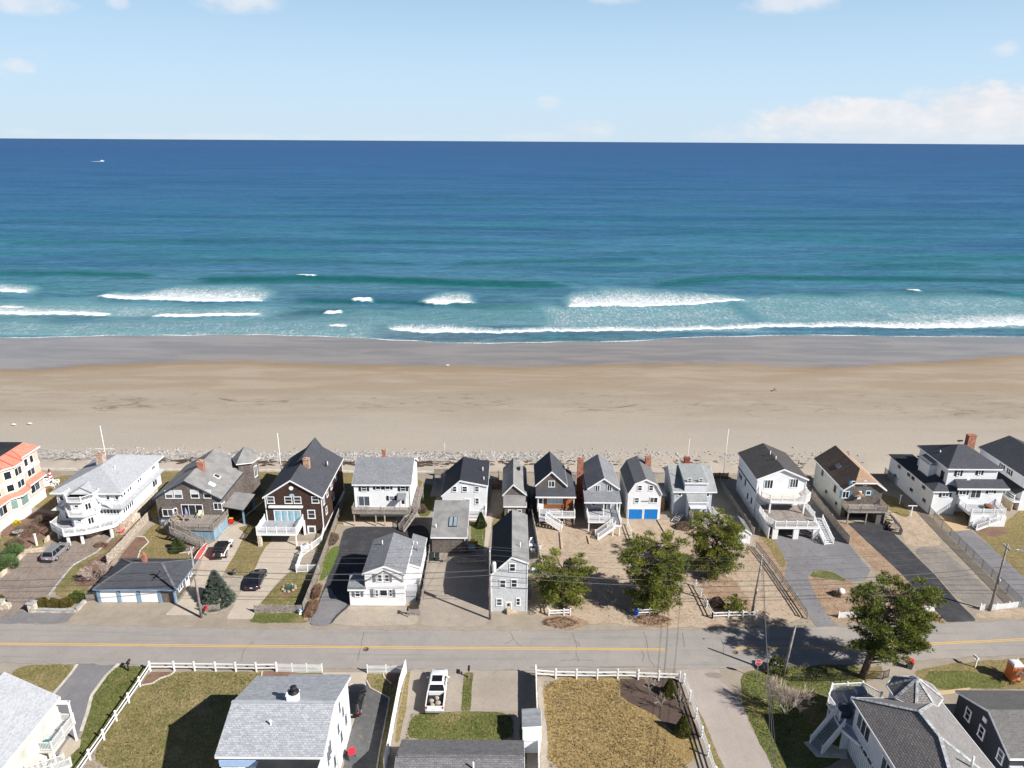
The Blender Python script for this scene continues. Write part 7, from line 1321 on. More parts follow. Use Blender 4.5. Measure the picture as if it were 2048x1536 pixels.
bd = MB(); bd.box(-1.0, -2.95, .5, -.88, -.74, 1.22).box(.88, -2.95, .5, 1.0, -.74, 1.22).box(-.88, -.86, .5, .88, -.74, 1.2).box(-.88, -2.9, .5, .88, -.86, .72); c.b('cargo_bed', bd, paint_white); c.b('bed_liner', MB().box(-.87, -2.86, .72, .87, -.87, .76).box(-.87, -2.86, .76, -.84, -.87, 1.18).box(.84, -2.86, .76, .87, -.87, 1.18), paint_black); c.b('tailgate', MB().box(-.87, -2.99, .58, .87, -2.91, 1.22), paint_white); c.b('bumper', MB().box(-.95, -3.12, .45, .95, -2.98, .66), steel)
c.wheels((-1.95, 1.85), 1.0, .42, .28); c.lights(-2.98, 2.9, .98, .9, .78, .14, .28, .2); c.mirrors(1.3, 1.05, 1.2, paint_white); c.b('grille', MB().box(-.5, 2.9, .62, .5, 2.99, .95), paint_black)
for k, (x, y, s_, a) in enumerate([(-.45, -1.9, .33, .3), (.3, -2.2, .38, .8), (.1, -1.5, .28, .2), (-.3, -2.5, .3, 1.1)]):
    q = MB(); q.loft([[(s_ * r * math.cos(t + a), s_ * r * .7 * math.sin(t + a), z) for t in [i * 1.047 for i in range(6)]] for r, z in ((.8, 0), (1, .18), (.7, .36), (.2, .42))])
    g0 = c.p.location; an = c.p.rotation_euler[2]; m = q.mesh('sack'); m.materials.append(plain('pale_sack', (.36, .31, .26), .9)); o = bpy.data.objects.new('sack', m); COL.objects.link(o); o.location = (g0.x + x * math.cos(an) - y * math.sin(an), g0.y + x * math.sin(an) + y * math.cos(an), .785); o['label'] = ['pale sack lying furthest forward left in the pickup bed', 'largest pale sack near the tailgate of the pickup bed', 'small pale sack by the cab in the pickup bed', 'pale sack in the rear left of the pickup bed'][k]; o['category'] = 'sack'; o['group'] = 'sacks in the pickup bed'
r_, f_ = (-16.75, 60.3), (-16.85, 64.2); c = Car('parked_car', 'black car half hidden by the white wall of the light grey roofed house', r_, f_, 4.6)
c.body([(-2.28, .42, .9, .74), (-2.2, .35, 1.0, .88), (.6, .3, 1.0, .92), (1.9, .32, .9, .86), (2.25, .38, .76, .74)], paint_black); c.cabin(-2.1, -1.7, .2, 1.05, .98, 1.58, .84, .64, paint_black, paint_black, (.4,)); c.wheels((-1.4, 1.4), .92); c.lights(-2.24, 2.2, .85, .8, .64); c.mirrors(.7, .9, .98, paint_black)
# red and white dinghy leaning on the garage
h = root('dinghy', 'red dinghy with white rim stood on its side behind the garage', 'boat', *gp(c1, 1535, 1080))
a, b_ = Vector((*gp(c1, 1480, 1135), .2)), Vector((*gp(c1, 1590, 985), .2)); d = (b_ - a).normalized(); n = Vector((d.y, -d.x, 0)); u = Vector((0, 0, 1)); hull = []; rim = []
for k in range(9):
    t = k / 8; w = .8 * math.sin(math.pi * (.1 + .84 * t)) ** .7; cpt = a.lerp(b_, t) + u * .55; hull.append([cpt + u * (w * .75 * math.cos(q)) - n * (.38 * w * math.sin(q)) + n * .1 for q in [math.pi * i / 8 for i in range(9)]]); rim.append((cpt + u * w * .77 + n * .12, cpt - u * w * .77 + n * .12))
MB().loft(hull, True, False, False).build('hull', trim, h); q = MB(); q.tube([r[0] for r in rim], .05, 6); q.tube([r[1] for r in rim], .05, 6); q.build('gunwale', trim, h); q = MB()
for k in range(8): q.poly([rim[k][0] * .97 + rim[k][1] * .03, rim[k + 1][0] * .97 + rim[k + 1][1] * .03, rim[k + 1][1], rim[k][1]])
q.build('deck', plain('faded_red_paint', (.55, .10, .09), .6, .3, .15), h)

# ------------------------------------------------------------------ poles, wires, signs
def pole(label, base, top, arms=(), group='utility poles', guy=None, r=.17):
    h = root('utility_pole', label, 'utility pole', base[0], base[1], group=group); MB().tube([(base[0], base[1], 0), ((base[0] + top[0]) / 2, (base[1] + top[1]) / 2, top[2] / 2), top], [r, r * .85, r * .62], 10).build('pole', pole_wood, h)
    for z, ang, L in arms:
        t = z / top[2]; cx, cy = base[0] + (top[0] - base[0]) * t, base[1] + (top[1] - base[1]) * t; dx, dy = math.cos(ang) * L / 2, math.sin(ang) * L / 2
        o = MB().beam((cx - dx, cy - dy, z), (cx + dx, cy + dy, z), .1, .12).build('crossarm', wood_grey, h)
        for k in (-.95, -.5, .5, .95): MB().lathe(cx + dx * k, cy + dy * k, [(.03, z + .06), (.05, z + .12), (.075, z + .16), (.05, z + .26), (.02, z + .28)], 8).build('insulator', plain('pale_porcelain', (.62, .62, .62), .3, .5), o)
    return h
pL = gp(c1, 1548, 1518); pM = gp(c3, 538, 1530); p3 = gp(c4, 1165, 1500); pR = gp(c5, 1610, 1465); pS = gp(b4, 1440, 680)
tL = (pL[0], pL[1], 10.4); tM = (pM[0], pM[1], 10.6); x3, z3 = AY(p3[1], *c4(1245, 1062)); t3 = (x3, p3[1], z3); tR = (pR[0] + .1, pR[1], zat(pR[0], pR[1], c5(0, 955)[1])); xs_, zs_ = AY(pS[1], *b4(1540, 283)); tS = (xs_, pS[1], zs_)
h = pole('weathered utility pole beside the red mailbox and blue spruce', pL, tL, [(9.7, math.pi / 2, 1.5)]); MB().box(pL[0] - .55, pL[1] - .1, 9.95, pL[0] - .2, pL[1] + .05, 10.15).build('bracket', steel, h)
h = pole('utility pole with white transformer can beside the tall narrow house', pM, tM, [(10.0, math.pi / 2, .8)]); o = MB().lathe(pM[0] + .52, pM[1] - .1, [(.0, 7.15), (.26, 7.2), (.28, 7.3), (.28, 8.35), (.2, 8.5), (.06, 8.55)], 14).build('transformer', plain('pale_transformer_grey', (.62, .62, .62), .4), h); MB().box(pM[0] + .1, pM[1] - .06, 7.9, pM[0] + .3, pM[1] + .06, 8.1).build('bracket', steel, o)
h = pole('leaning utility pole with double crossarm at the side street corner', p3, t3, [(z3 - .3, math.pi * .38, 2.3), (z3 - 1.1, math.pi * .38, 1.9)]); MB().lathe(p3[0] + (x3 - p3[0]) * .42, p3[1] - .2, [(.05, z3 * .4), (.12, z3 * .41), (.12, z3 * .47), (.05, z3 * .48)], 8).build('junction_can', steel, h)
h = pole('utility pole with side streetlight by the scalloped white fence', pR, tR, [(tR[2] - .5, math.pi / 2, 1.4)]); MB().tube([(tR[0], tR[1], tR[2] - .8), (tR[0] + .8, tR[1] - .3, tR[2] - .55), (tR[0] + 1.4, tR[1] - .5, tR[2] - .5)], .035, 6).build('lamp_arm', steel, h); MB().box(tR[0] + 1.3, tR[1] - .62, tR[2] - .62, tR[0] + 1.8, tR[1] - .4, tR[2] - .48).build('lamp_head', steel, h); MB().lathe(pR[0] + .14, pR[1] - .16, [(.1, 4.2), (.1, 4.9)], 8).build('junction_can', steel, h)
pole('bare leaning utility pole without crossarm behind the stop sign', pS, tS, ())
def wire(label, pts, r, sag=.45, group='overhead wires', name='overhead_wire'):
    b = MB(); q = []
    for i in range(len(pts) - 1):
        a, b_ = Vector(pts[i]), Vector(pts[i + 1]); L = (b_ - a).length; n = 14; s = sag * (L / 36) ** 2
        for k in range(n + (i == len(pts) - 2)): t = k / n; v = a.lerp(b_, t); v.z -= 4 * s * t * (1 - t); q.append(v)
    b.tube(q, r, 4); return solo(b, name, label, 'wire', wire_m, group, tuple(pts[0]), uv=False)
def along(dz, dy, r, label, sag=.45):
    def at(p, t, z): k = z / t[2]; return (p[0] + (t[0] - p[0]) * k, p[1] + (t[1] - p[1]) * k + dy, z)
    wire(label, [(-110, 78 + dy, 10.4 + dz), at(pL, tL, 10.25 + dz), at(pM, tM, 10.45 + dz), at(p3, t3, z3 - .15 + dz), at(pR, tR, tR[2] - .1 + dz), (115, 82 + dy, 9.6 + dz)], r, sag)
along(.18, .0, .016, 'topmost bare wire carried on the roadside pole tops'); along(-.6, .62, .015, 'bare crossarm wire on the beach side of the roadside poles'); along(-.6, -.62, .015, 'bare crossarm wire on the road side of the roadside poles'); along(-1.9, .2, .02, 'thin wire just below the crossarms of the roadside poles'); along(-3.0, -.2, .035, 'thick black cable, upper of the two sagging above the roadside verge', .6); along(-3.75, -.22, .04, 'thick black cable, lowest of the wires along the roadside poles', .7); along(-3.4, .22, .02, 'thin lead between the two thick roadside cables', .55)
s0 = [G(1545, 1536, 8.8), G(1551, 1536, 8.6), G(1556, 1536, 8.0)]
for k, (lab, z) in enumerate((('left wire crossing the road above the side street', 9.3), ('middle wire crossing the road above the side street', 8.6), ('right wire crossing the road above the side street', 7.4))):
    a = Vector((p3[0] + (x3 - p3[0]) * z / z3, p3[1], z)); b_ = Vector((*s0[k], 8.7 - .3 * k)); e = b_ + (b_ - a) * .5; wire(lab, [tuple(a), tuple(e)], (.02, .026, .018)[k], .3)
wire('service wire from the left pole to the dark brown gable house', [(tL[0], tL[1], 9.2), (-37.7, 97.8, 5.9)], .02, .9); wire('service wire from the middle pole to the tall narrow house', [(tM[0], tM[1], 7.0), (-2.5, 80.4, 4.9)], .018, .4); wire('service wire from the middle pole back to the shed roofed outbuilding', [(tM[0], tM[1], 8.0), (-6.8, 92.4, 2.5)], .018, .6); wire('service wire from the middle pole to the white cottage', [(tM[0], tM[1], 7.4), (-12.6, 84, 4.1)], .018, .5); wire('service wire from the leaning corner pole to the double-deck white house', [(t3[0], t3[1], z3 - 1.2), (39.7, 104, 6.5)], .018, .6)
wire('guy wire slanting from the middle pole into the parking', [(tM[0], tM[1], 8.6), (*gp(c3, 385, 1290), 0.02)], .018, 0, name='guy_wire')
def text_mesh(s, size):
    cu = bpy.data.curves.new('lettering', 'FONT'); cu.body = s; cu.size = size; cu.align_x = 'CENTER'; cu.align_y = 'CENTER'; cu.extrude = .004; o = bpy.data.objects.new('lettering', cu); COL.objects.link(o); bpy.context.view_layer.update(); m = bpy.data.meshes.new_from_object(o.evaluated_get(bpy.context.evaluated_depsgraph_get())); bpy.data.objects.remove(o); return m
sx, sy = gp(b4, 1232, 690); h = root('stop_sign', 'red octagonal stop sign on thin post at the side street mouth', 'sign', sx, sy); MB().box(sx - .03, sy - .03, 0, sx + .03, sy + .03, 2.5).build('post', steel, h)
oc8 = lambda r, y: [(sx + r * math.cos(math.pi / 8 + i * math.pi / 4), y, 2.15 + r * math.sin(math.pi / 8 + i * math.pi / 4)) for i in range(8)]
o = MB().loft([oc8(.42, sy - .05), oc8(.42, sy - .035)]).build('sign_border', trim, h); o = MB().loft([oc8(.385, sy - .054), oc8(.385, sy - .05)]).build('sign_face', plain('sign_red', (.50, .01, .02), .4), h); m = text_mesh('STOP', .3); m.materials.append(trim); t_ = bpy.data.objects.new('lettering', m); COL.objects.link(t_); t_.parent = h; t_.location = (0, -.062, 2.15); t_.rotation_euler = (math.pi / 2, 0, 0)
def mailbox(label, p, col, post, rz=0, z=1.05):
    h = root('mailbox', label, 'mailbox', *p, group='roadside mailboxes'); ORG[h.name] = (0, 0, 0); h.rotation_euler[2] = rz; MB().box(-.06, -.06, 0, .06, .06, z).box(-.05, -.06, z - .3, .05, .4, z - .2).build('post', post, h)
    o = MB().loft([[(.13 * math.cos(t), y, z + .12 + .15 * max(0, math.sin(t)) - (.12 if math.sin(t) < 0 else 0)) for t in [math.pi * i / 6 for i in range(-1, 8)]] for y in (-.15, .5)]).build('box', col, h); MB().box(.13, .1, z + .12, .15, .14, z + .34).build('flag', red_plastic, o)
mailbox('black mailbox on dark post beside the olive lawn driveway', gp(b1, 1015, 638), black_metal, plain('dark_post', (.035, .03, .04), .7), 0); mailbox('red mailbox leaning at the foot of the left utility pole', gp(c1, 1592, 1500), red_plastic, wood_grey, .3, .9); mailbox('white mailbox on white post in the verge near the orange toilet', gp(b5, 1637, 650), trim, vinyl, .2, 1.2); mailbox('black mailbox at the end of the grass strip by the pickup', gp(b3, 700, 690), black_metal, wood_grey, 0); mailbox('dark mailbox by the fence end beside the white cottage', gp(c2, 1290, 1512), black_metal, wood_grey, 0)
# ------------------------------------------------------------------ vegetation
LEAF = {}
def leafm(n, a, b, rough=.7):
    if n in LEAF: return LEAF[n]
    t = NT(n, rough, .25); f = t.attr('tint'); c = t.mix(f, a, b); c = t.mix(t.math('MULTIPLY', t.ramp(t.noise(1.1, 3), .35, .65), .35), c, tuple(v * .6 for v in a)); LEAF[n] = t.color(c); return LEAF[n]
def fmesh(name, tri, tint, mat, parent, stuff=False):
    tri = np.asarray(tri, np.float32); n = len(tri); org = np.array(ORG[parent.name], np.float32); m = bpy.data.meshes.new(name); m.vertices.add(n * 3); m.vertices.foreach_set('co', (tri - org).ravel()); m.loops.add(n * 3); m.loops.foreach_set('vertex_index', np.arange(n * 3, dtype=np.int32)); m.polygons.add(n); m.polygons.foreach_set('loop_start', np.arange(0, n * 3, 3, dtype=np.int32)); m.update(calc_edges=True)
    at = m.attributes.new('tint', 'FLOAT', 'POINT'); at.data.foreach_set('value', np.repeat(np.asarray(tint, np.float32), 3)); m.materials.append(mat); o = bpy.data.objects.new(name, m); COL.objects.link(o); o.parent = parent; ORG[o.name] = ORG[parent.name]
    if stuff: o['kind'] = 'stuff'
    return o
def tufts(P, N, L, W, k, rng, spread=.9):
    """k narrow blades fanned about the direction N at every point P"""
    P = np.repeat(P, k, 0); D = np.repeat(N, k, 0) + rng.normal(0, spread, P.shape); D /= np.linalg.norm(D, axis=1, keepdims=True); S = np.cross(D, rng.normal(0, 1, P.shape)); S /= np.linalg.norm(S, axis=1, keepdims=True); l = L * rng.uniform(.6, 1.25, (len(P), 1)); return np.stack([P - S * W, P + S * W, P + D * l], 1)
def lobes_on(limbs, rng): return limbs
def pine(label, base, top, rx, ry, z0, nl, tl=95, seed=1, lean=(0, 0), col=None, group='pitch pines', name='pine_tree', L=.36, W=.028, lr=(.6, 1.15), limbs=True):
    rng = np.random.default_rng(seed); h = root(name, label, 'tree', *base, group=group); bx, by = base; cx, cy = bx + lean[0], by + lean[1]; b = MB()
    tp = [(bx, by, -.1), (bx + lean[0] * .15 + .1, by + lean[1] * .2, top * .25), (bx + lean[0] * .55, by + lean[1] * .6, top * .55), (cx, cy, top * .92)]; b.tube(tp, [top * .03 + .06, top * .024 + .04, top * .016 + .02, .03], 9); b.build('trunk', plain('pine_bark', (.13, .10, .085), .95, .1, .4, 3, bump=.5), h)
    lb = MB(); C = []; R = []
    for i in range(nl):
        t = (i + .5) / nl; z = z0 + (top - z0 - .5) * t; prof = math.sin(math.pi * min(1, (.18 + .82 * (1 - t)) ** .8)) ** .65 if t > .25 else .62 + t * 1.4; a = i * 2.399 + rng.uniform(-.4, .4); q = rng.uniform(.45, 1.0)
        px_, py_ = cx * 1.0 + math.cos(a) * rx * prof * q, cy + math.sin(a) * ry * prof * q; C.append((px_, py_, z)); R.append(rng.uniform(*lr) * (1 if t < .85 else .75)); zt = max(top * .12, z - rng.uniform(.6, 1.6)); k = min(1, zt / (top * .92)); tx, ty = bx + lean[0] * k, by + lean[1] * k
        if limbs: lb.tube([(tx, ty, zt), (tx * .45 + px_ * .55, ty * .45 + py_ * .55, zt * .5 + z * .5 - .25), (px_, py_, z - .15)], [.075 + .03 * (1 - t), .05, .018], 5)
    if limbs: lb.build('limb', MATS['pine_bark'], h, uv=False)
    P_ = []; N_ = []; T_i = []
    for c_, r in zip(C, R):
        n = int(tl * r * r); d = rng.normal(0, 1, (n, 3)); d /= np.linalg.norm(d, axis=1, keepdims=True); d[:, 2] = np.where(d[:, 2] < -.3, -d[:, 2], d[:, 2]); q = rng.uniform(.15, 1.12, (n, 1)) ** .6; a = math.atan2(c_[1] - cy, c_[0] - cx); e = np.array([math.cos(a), math.sin(a), 0.0]); off_ = d * q * np.array([r * .8, r * .8, r * .5]); off_ += e * (off_ @ e)[:, None] * .75; p = np.array(c_) + off_; P_.append(p); N_.append(d * .5 + e * .35 + np.array([0, 0, .6])); T_i.append(np.clip(rng.normal(.40, .33, n) + d[:, 2] * .2 + rng.normal(0, .12), 0, 1))  # random tint, plus paler upper tufts painting in sunlit tops
    P_ = np.concatenate(P_); N_ = np.concatenate(N_); k = 8; fmesh('foliage', tufts(P_, N_, L, W, k, rng), np.repeat(np.concatenate(T_i), k), col or leafm('pine_needles', (.050, .074, .016), (.34, .35, .056)), h); return h
def hz(base, c, X, Y): return zat(base[0], base[1], c(X, Y)[1])
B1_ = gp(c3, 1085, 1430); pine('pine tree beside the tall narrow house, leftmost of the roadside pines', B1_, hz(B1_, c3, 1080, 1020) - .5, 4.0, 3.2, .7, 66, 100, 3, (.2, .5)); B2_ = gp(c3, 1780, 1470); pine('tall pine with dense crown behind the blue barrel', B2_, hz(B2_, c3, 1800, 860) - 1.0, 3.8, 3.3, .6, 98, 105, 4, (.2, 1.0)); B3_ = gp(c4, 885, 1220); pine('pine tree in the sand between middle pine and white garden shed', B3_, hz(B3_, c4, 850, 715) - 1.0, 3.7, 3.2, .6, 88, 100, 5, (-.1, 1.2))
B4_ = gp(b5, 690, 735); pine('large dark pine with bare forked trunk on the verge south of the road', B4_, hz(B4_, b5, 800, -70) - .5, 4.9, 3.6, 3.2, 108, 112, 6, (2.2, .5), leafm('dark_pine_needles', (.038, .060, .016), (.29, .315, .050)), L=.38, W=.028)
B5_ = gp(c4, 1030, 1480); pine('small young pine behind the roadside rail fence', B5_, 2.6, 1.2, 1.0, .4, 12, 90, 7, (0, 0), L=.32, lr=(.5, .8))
def cone(label, base, ht, r, mat, seed, n=1100, name='conifer', group='small conifers', L=.22, layered=False, W=.04):
    rng = np.random.default_rng(seed); h = root(name, label, 'tree', *base, group=group); MB().tube([(*base, 0), (base[0], base[1], ht * .9)], [.05 + ht * .012, .02], 6).build('trunk', MATS['pine_bark'], h); t = rng.uniform(0, 1, n) ** 1.5; a = rng.uniform(0, 6.283, n); rr = r * (1 - t) ** .85 * (rng.uniform(.6, 1, n) ** .5)
    if layered: a = np.floor(a / 6.283 * 11 + t * 7) / 11 * 6.283 + rng.normal(0, .13, n) + t * 3; rr = rr * (.85 + .22 * np.sin(t * 40))
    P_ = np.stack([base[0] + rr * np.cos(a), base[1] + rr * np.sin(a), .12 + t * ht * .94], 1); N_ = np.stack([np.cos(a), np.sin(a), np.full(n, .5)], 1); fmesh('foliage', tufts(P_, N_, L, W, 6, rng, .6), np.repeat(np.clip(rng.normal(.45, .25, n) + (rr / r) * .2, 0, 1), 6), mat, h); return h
sp = gp(c1, 1675, 1400); cone('blue spruce with layered silvery branches beside the left utility pole', sp, hz(sp, c1, 1655, 1155), 2.15, leafm('blue_spruce_needles', (.045, .065, .05), (.15, .19, .145)), 21, 3000, 'spruce_tree', None, .34, True, .05) if False else None
def cone2(*a, **k): return cone(*a, **k)
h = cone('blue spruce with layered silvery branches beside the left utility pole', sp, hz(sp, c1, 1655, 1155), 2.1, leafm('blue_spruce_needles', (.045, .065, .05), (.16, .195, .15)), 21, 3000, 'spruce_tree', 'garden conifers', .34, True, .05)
yew = leafm('dark_yew_needles', (.025, .045, .012), (.085, .115, .03)); arb = leafm('olive_arborvitae', (.06, .075, .018), (.17, .16, .04))
g_ = gp(c2, 1850, 818); cone('cone shaped green shrub on the small lawn by the white cottage stoop', g_, hz(g_, c2, 1850, 708), .95, yew, 22, 1500, 'cone_shrub', 'garden conifers', .16); cone('dark green conical shrub beside the blue deck stair', gp(c1, 1365, 1000), 2.0, 1.2, yew, 23, 1400, 'cone_shrub', 'garden conifers', .2); cone('young conifer at the road corner of the dark mulch bed', gp(b4, 545, 825), 2.1, .85, arb, 24, 1300, 'cone_shrub', 'garden conifers', .18); cone('young conifer at the lower tip of the dark mulch bed', gp(b4, 650, 1125), 2.2, .85, arb, 25, 1300, 'cone_shrub', 'garden conifers', .18)
def bush(label, base, r, ht, mat, seed, n=900, name='shrub', group='garden shrubs', L=.16, W=.035, k=5, spread=.7):
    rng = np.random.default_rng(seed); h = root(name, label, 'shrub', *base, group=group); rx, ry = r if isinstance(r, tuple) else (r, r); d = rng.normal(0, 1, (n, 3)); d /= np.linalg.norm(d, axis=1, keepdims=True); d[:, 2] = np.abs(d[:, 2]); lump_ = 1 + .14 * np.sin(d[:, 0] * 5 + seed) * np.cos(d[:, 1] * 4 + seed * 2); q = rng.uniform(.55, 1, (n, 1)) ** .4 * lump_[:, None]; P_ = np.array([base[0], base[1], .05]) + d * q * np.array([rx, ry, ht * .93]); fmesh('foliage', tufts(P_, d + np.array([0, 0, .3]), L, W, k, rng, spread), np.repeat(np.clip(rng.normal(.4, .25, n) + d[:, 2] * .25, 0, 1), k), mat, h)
    MB().tube([(*base, 0), (base[0], base[1], ht * .5)], [.05, .02], 5).build('stem', MATS['pine_bark'], h); return h
hed = leafm('bronze_hedge_leaves', (.055, .055, .012), (.20, .145, .035)); grn = leafm('green_shrub_leaves', (.04, .065, .012), (.13, .165, .035)); brn = leafm('bare_brown_twigs', (.11, .075, .05), (.27, .20, .15)); red = leafm('reddish_brown_twigs', (.14, .075, .045), (.34, .21, .14)); spk = leafm('spiky_green_broom', (.045, .09, .025), (.15, .22, .08))
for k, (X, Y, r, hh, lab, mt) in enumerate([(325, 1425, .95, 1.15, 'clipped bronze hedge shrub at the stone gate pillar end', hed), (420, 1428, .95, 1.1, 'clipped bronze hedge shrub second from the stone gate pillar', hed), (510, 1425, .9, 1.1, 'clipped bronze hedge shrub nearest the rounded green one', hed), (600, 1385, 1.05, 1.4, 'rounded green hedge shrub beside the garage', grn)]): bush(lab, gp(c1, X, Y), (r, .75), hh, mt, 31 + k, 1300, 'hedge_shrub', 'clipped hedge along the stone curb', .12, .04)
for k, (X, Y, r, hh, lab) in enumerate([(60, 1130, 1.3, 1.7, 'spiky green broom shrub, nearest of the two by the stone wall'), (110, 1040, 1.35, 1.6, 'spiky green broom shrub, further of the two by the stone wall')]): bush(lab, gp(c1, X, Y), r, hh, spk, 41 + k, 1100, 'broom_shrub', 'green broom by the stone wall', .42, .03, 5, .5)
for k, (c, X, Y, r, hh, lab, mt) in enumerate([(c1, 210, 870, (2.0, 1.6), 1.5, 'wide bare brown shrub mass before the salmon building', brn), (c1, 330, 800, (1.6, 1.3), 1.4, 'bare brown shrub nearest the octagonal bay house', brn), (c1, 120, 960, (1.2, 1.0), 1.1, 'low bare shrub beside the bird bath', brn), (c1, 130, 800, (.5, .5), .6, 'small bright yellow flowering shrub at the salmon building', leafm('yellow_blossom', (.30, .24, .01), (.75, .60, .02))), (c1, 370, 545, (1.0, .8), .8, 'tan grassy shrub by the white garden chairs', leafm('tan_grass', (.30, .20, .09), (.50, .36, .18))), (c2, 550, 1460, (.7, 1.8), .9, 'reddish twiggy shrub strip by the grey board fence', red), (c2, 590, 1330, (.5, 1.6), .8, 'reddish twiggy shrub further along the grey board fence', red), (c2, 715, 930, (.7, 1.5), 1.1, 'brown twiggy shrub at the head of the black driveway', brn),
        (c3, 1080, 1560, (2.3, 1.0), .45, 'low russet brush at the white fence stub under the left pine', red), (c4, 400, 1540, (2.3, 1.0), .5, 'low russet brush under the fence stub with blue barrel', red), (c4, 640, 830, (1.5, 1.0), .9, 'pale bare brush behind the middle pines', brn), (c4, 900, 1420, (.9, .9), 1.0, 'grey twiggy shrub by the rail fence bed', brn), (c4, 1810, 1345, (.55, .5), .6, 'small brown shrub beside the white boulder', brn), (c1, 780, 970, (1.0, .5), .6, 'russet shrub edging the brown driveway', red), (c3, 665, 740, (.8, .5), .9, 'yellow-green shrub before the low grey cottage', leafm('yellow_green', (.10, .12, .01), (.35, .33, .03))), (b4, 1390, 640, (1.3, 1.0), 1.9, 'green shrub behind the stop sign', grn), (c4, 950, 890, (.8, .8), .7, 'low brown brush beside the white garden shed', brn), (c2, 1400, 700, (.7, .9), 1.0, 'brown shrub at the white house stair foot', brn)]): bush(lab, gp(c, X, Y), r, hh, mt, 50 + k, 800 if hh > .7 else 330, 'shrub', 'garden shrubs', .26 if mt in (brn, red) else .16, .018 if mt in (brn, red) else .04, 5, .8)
def bare(label, base, ht, r, seed, n=3, mat=None, name='bare_tree', group='leafless trees', thick=.05, twig=.013):
    rng = random.Random(seed); h = root(name, label, 'tree' if name == 'bare_tree' else 'shrub', *base, group=group); st = MB(); tw = MB()
    def grow(p, d, l, rad, lev, b):
        q = p + d * l; m = p.lerp(q, .5) + Vector((rng.uniform(-1, 1), rng.uniform(-1, 1), 0)) * l * .07; b.tube([p, m, q], [rad, rad * .8, rad * .55], 5 if lev > 2 else 3, lev > 2)
        if lev:
            for _ in range(n if lev > 1 else n + 1):
                e = (d + Vector((rng.uniform(-1, 1), rng.uniform(-1, 1), rng.uniform(-.25, .6))) * .75).normalized(); grow(p.lerp(q, rng.uniform(.45, 1)), e, l * rng.uniform(.6, .85), max(twig, rad * .55), lev - 1, b if lev - 1 > 2 else tw)
    for k in range(4):
        a = k * 1.57 + rng.uniform(-.4, .4); grow(Vector((base[0], base[1], 0)), Vector((math.cos(a) * r / ht, math.sin(a) * r / ht, 1)).normalized(), ht * .42, thick, 4, st)
    st.build('trunk', mat or plain('pale_bark', (.38, .34, .30), .9, .1, .3), h, uv=False); tw.build('twigs', plain('bare_twig', (.46, .37, .32), .9, .1, .3), h, uv=False, stuff=True); return h
bare('leafless pale-barked tree beside the side street behind the stop sign', gp(b4, 1455, 985), 4.6, 2.3, 3, 4); bare('large leafless greyish shrub behind the garage', gp(c1, 740, 1230), 2.6, 2.4, 5, 4, None, 'bare_shrub', 'leafless shrubs', .03); bare('leafless shrub wrapped round the orange toilet', gp(b5, 2010, 770), 2.2, 1.3, 6, 4, None, 'bare_shrub', 'leafless shrubs', .03); bare('leafless twiggy shrub under the charcoal gable wall', gp(b5, 1850, 1430), 2.6, 1.0, 8, 3, None, 'bare_shrub', 'leafless shrubs', .025); bare('thin leafless sapling in the upper mulch bed', gp(b4, 385, 820), 2.6, .5, 9, 2, None, 'bare_tree', 'leafless trees', .03); bare('thin leafless sapling in the middle of the mulch bed', gp(b4, 480, 930), 1.9, .4, 10, 2, None, 'bare_tree', 'leafless trees', .02); bare('thin leafless sapling by the mulch bed fence', gp(b4, 640, 950), 2.2, .5, 11, 2, None, 'bare_tree', 'leafless trees', .025)
# grass blades on the nearer lawns
def pip(P, poly):
    x, y = P[:, 0], P[:, 1]; ins = np.zeros(len(P), bool); q = np.array(poly); j = len(q) - 1
    for i in range(len(q)): c = ((q[i, 1] > y) != (q[j, 1] > y)) & (x < (q[j, 0] - q[i, 0]) * (y - q[i, 1]) / (q[j, 1] - q[i, 1] + 1e-9) + q[i, 0]); ins ^= c; j = i
    return ins
def sward(name, label, pxs, dens, a, b, L=.13, seed=1):
    rng = np.random.default_rng(seed); out = []
    for px in pxs:
        q = np.array([G(*p) for p in px]); lo, hi = q.min(0), q.max(0); n = int((hi - lo).prod() * dens); P_ = rng.uniform(lo, hi, (n, 2)); out.append(P_[pip(P_, q)])
    P_ = np.concatenate(out); cl = .5 + .5 * np.sin(P_[:, 0] * 1.7 + 2 * np.sin(P_[:, 1] * 1.1)) * np.sin(P_[:, 1] * 2.1 + P_[:, 0] * .6); P_ = P_[rng.uniform(0, 1, len(P_)) < .35 + .65 * cl]; h = root(name, label, 'grass', P_[:, 0].mean(), P_[:, 1].mean()); h['kind'] = 'stuff'
    P3 = np.column_stack([P_, np.full(len(P_), .012)]); N_ = np.tile([0, 0, 1.0], (len(P3), 1)); tn = np.clip(.5 + .2 * np.sin(P_[:, 0] * 2.6 + 2.2 * np.sin(P_[:, 1] * 1.9)) * np.sin(P_[:, 1] * 3.3 + 1.7 * np.sin(P_[:, 0] * 1.3)) + rng.normal(0, .33, len(P_)), 0, 1); fmesh('blades', tufts(P3, N_, L, .034, 4, rng, .8), np.repeat(tn, 4), leafm(name + '_leaf', a, b), h, True)
sward('dormant_grass', 'straw coloured dormant grass over the fenced tan field', [P(b3, (1290, 720), (1890, 720), (1900, 860), (2050, 980), (2260, 1180), (2470, 1460), (1340, 1460))], 30, (.155, .11, .048), (.47, .375, .225), .17, 1)
sward('lawn_grass', 'rough olive grass over the big lawn left of the light grey roofed house', [P(b1, (1200, 750), (1400, 660), (2040, 660), (2000, 760), (1860, 860), (1320, 1050), (1240, 1400), (640, 1400))], 22, (.07, .07, .022), (.42, .34, .195), .17, 2)
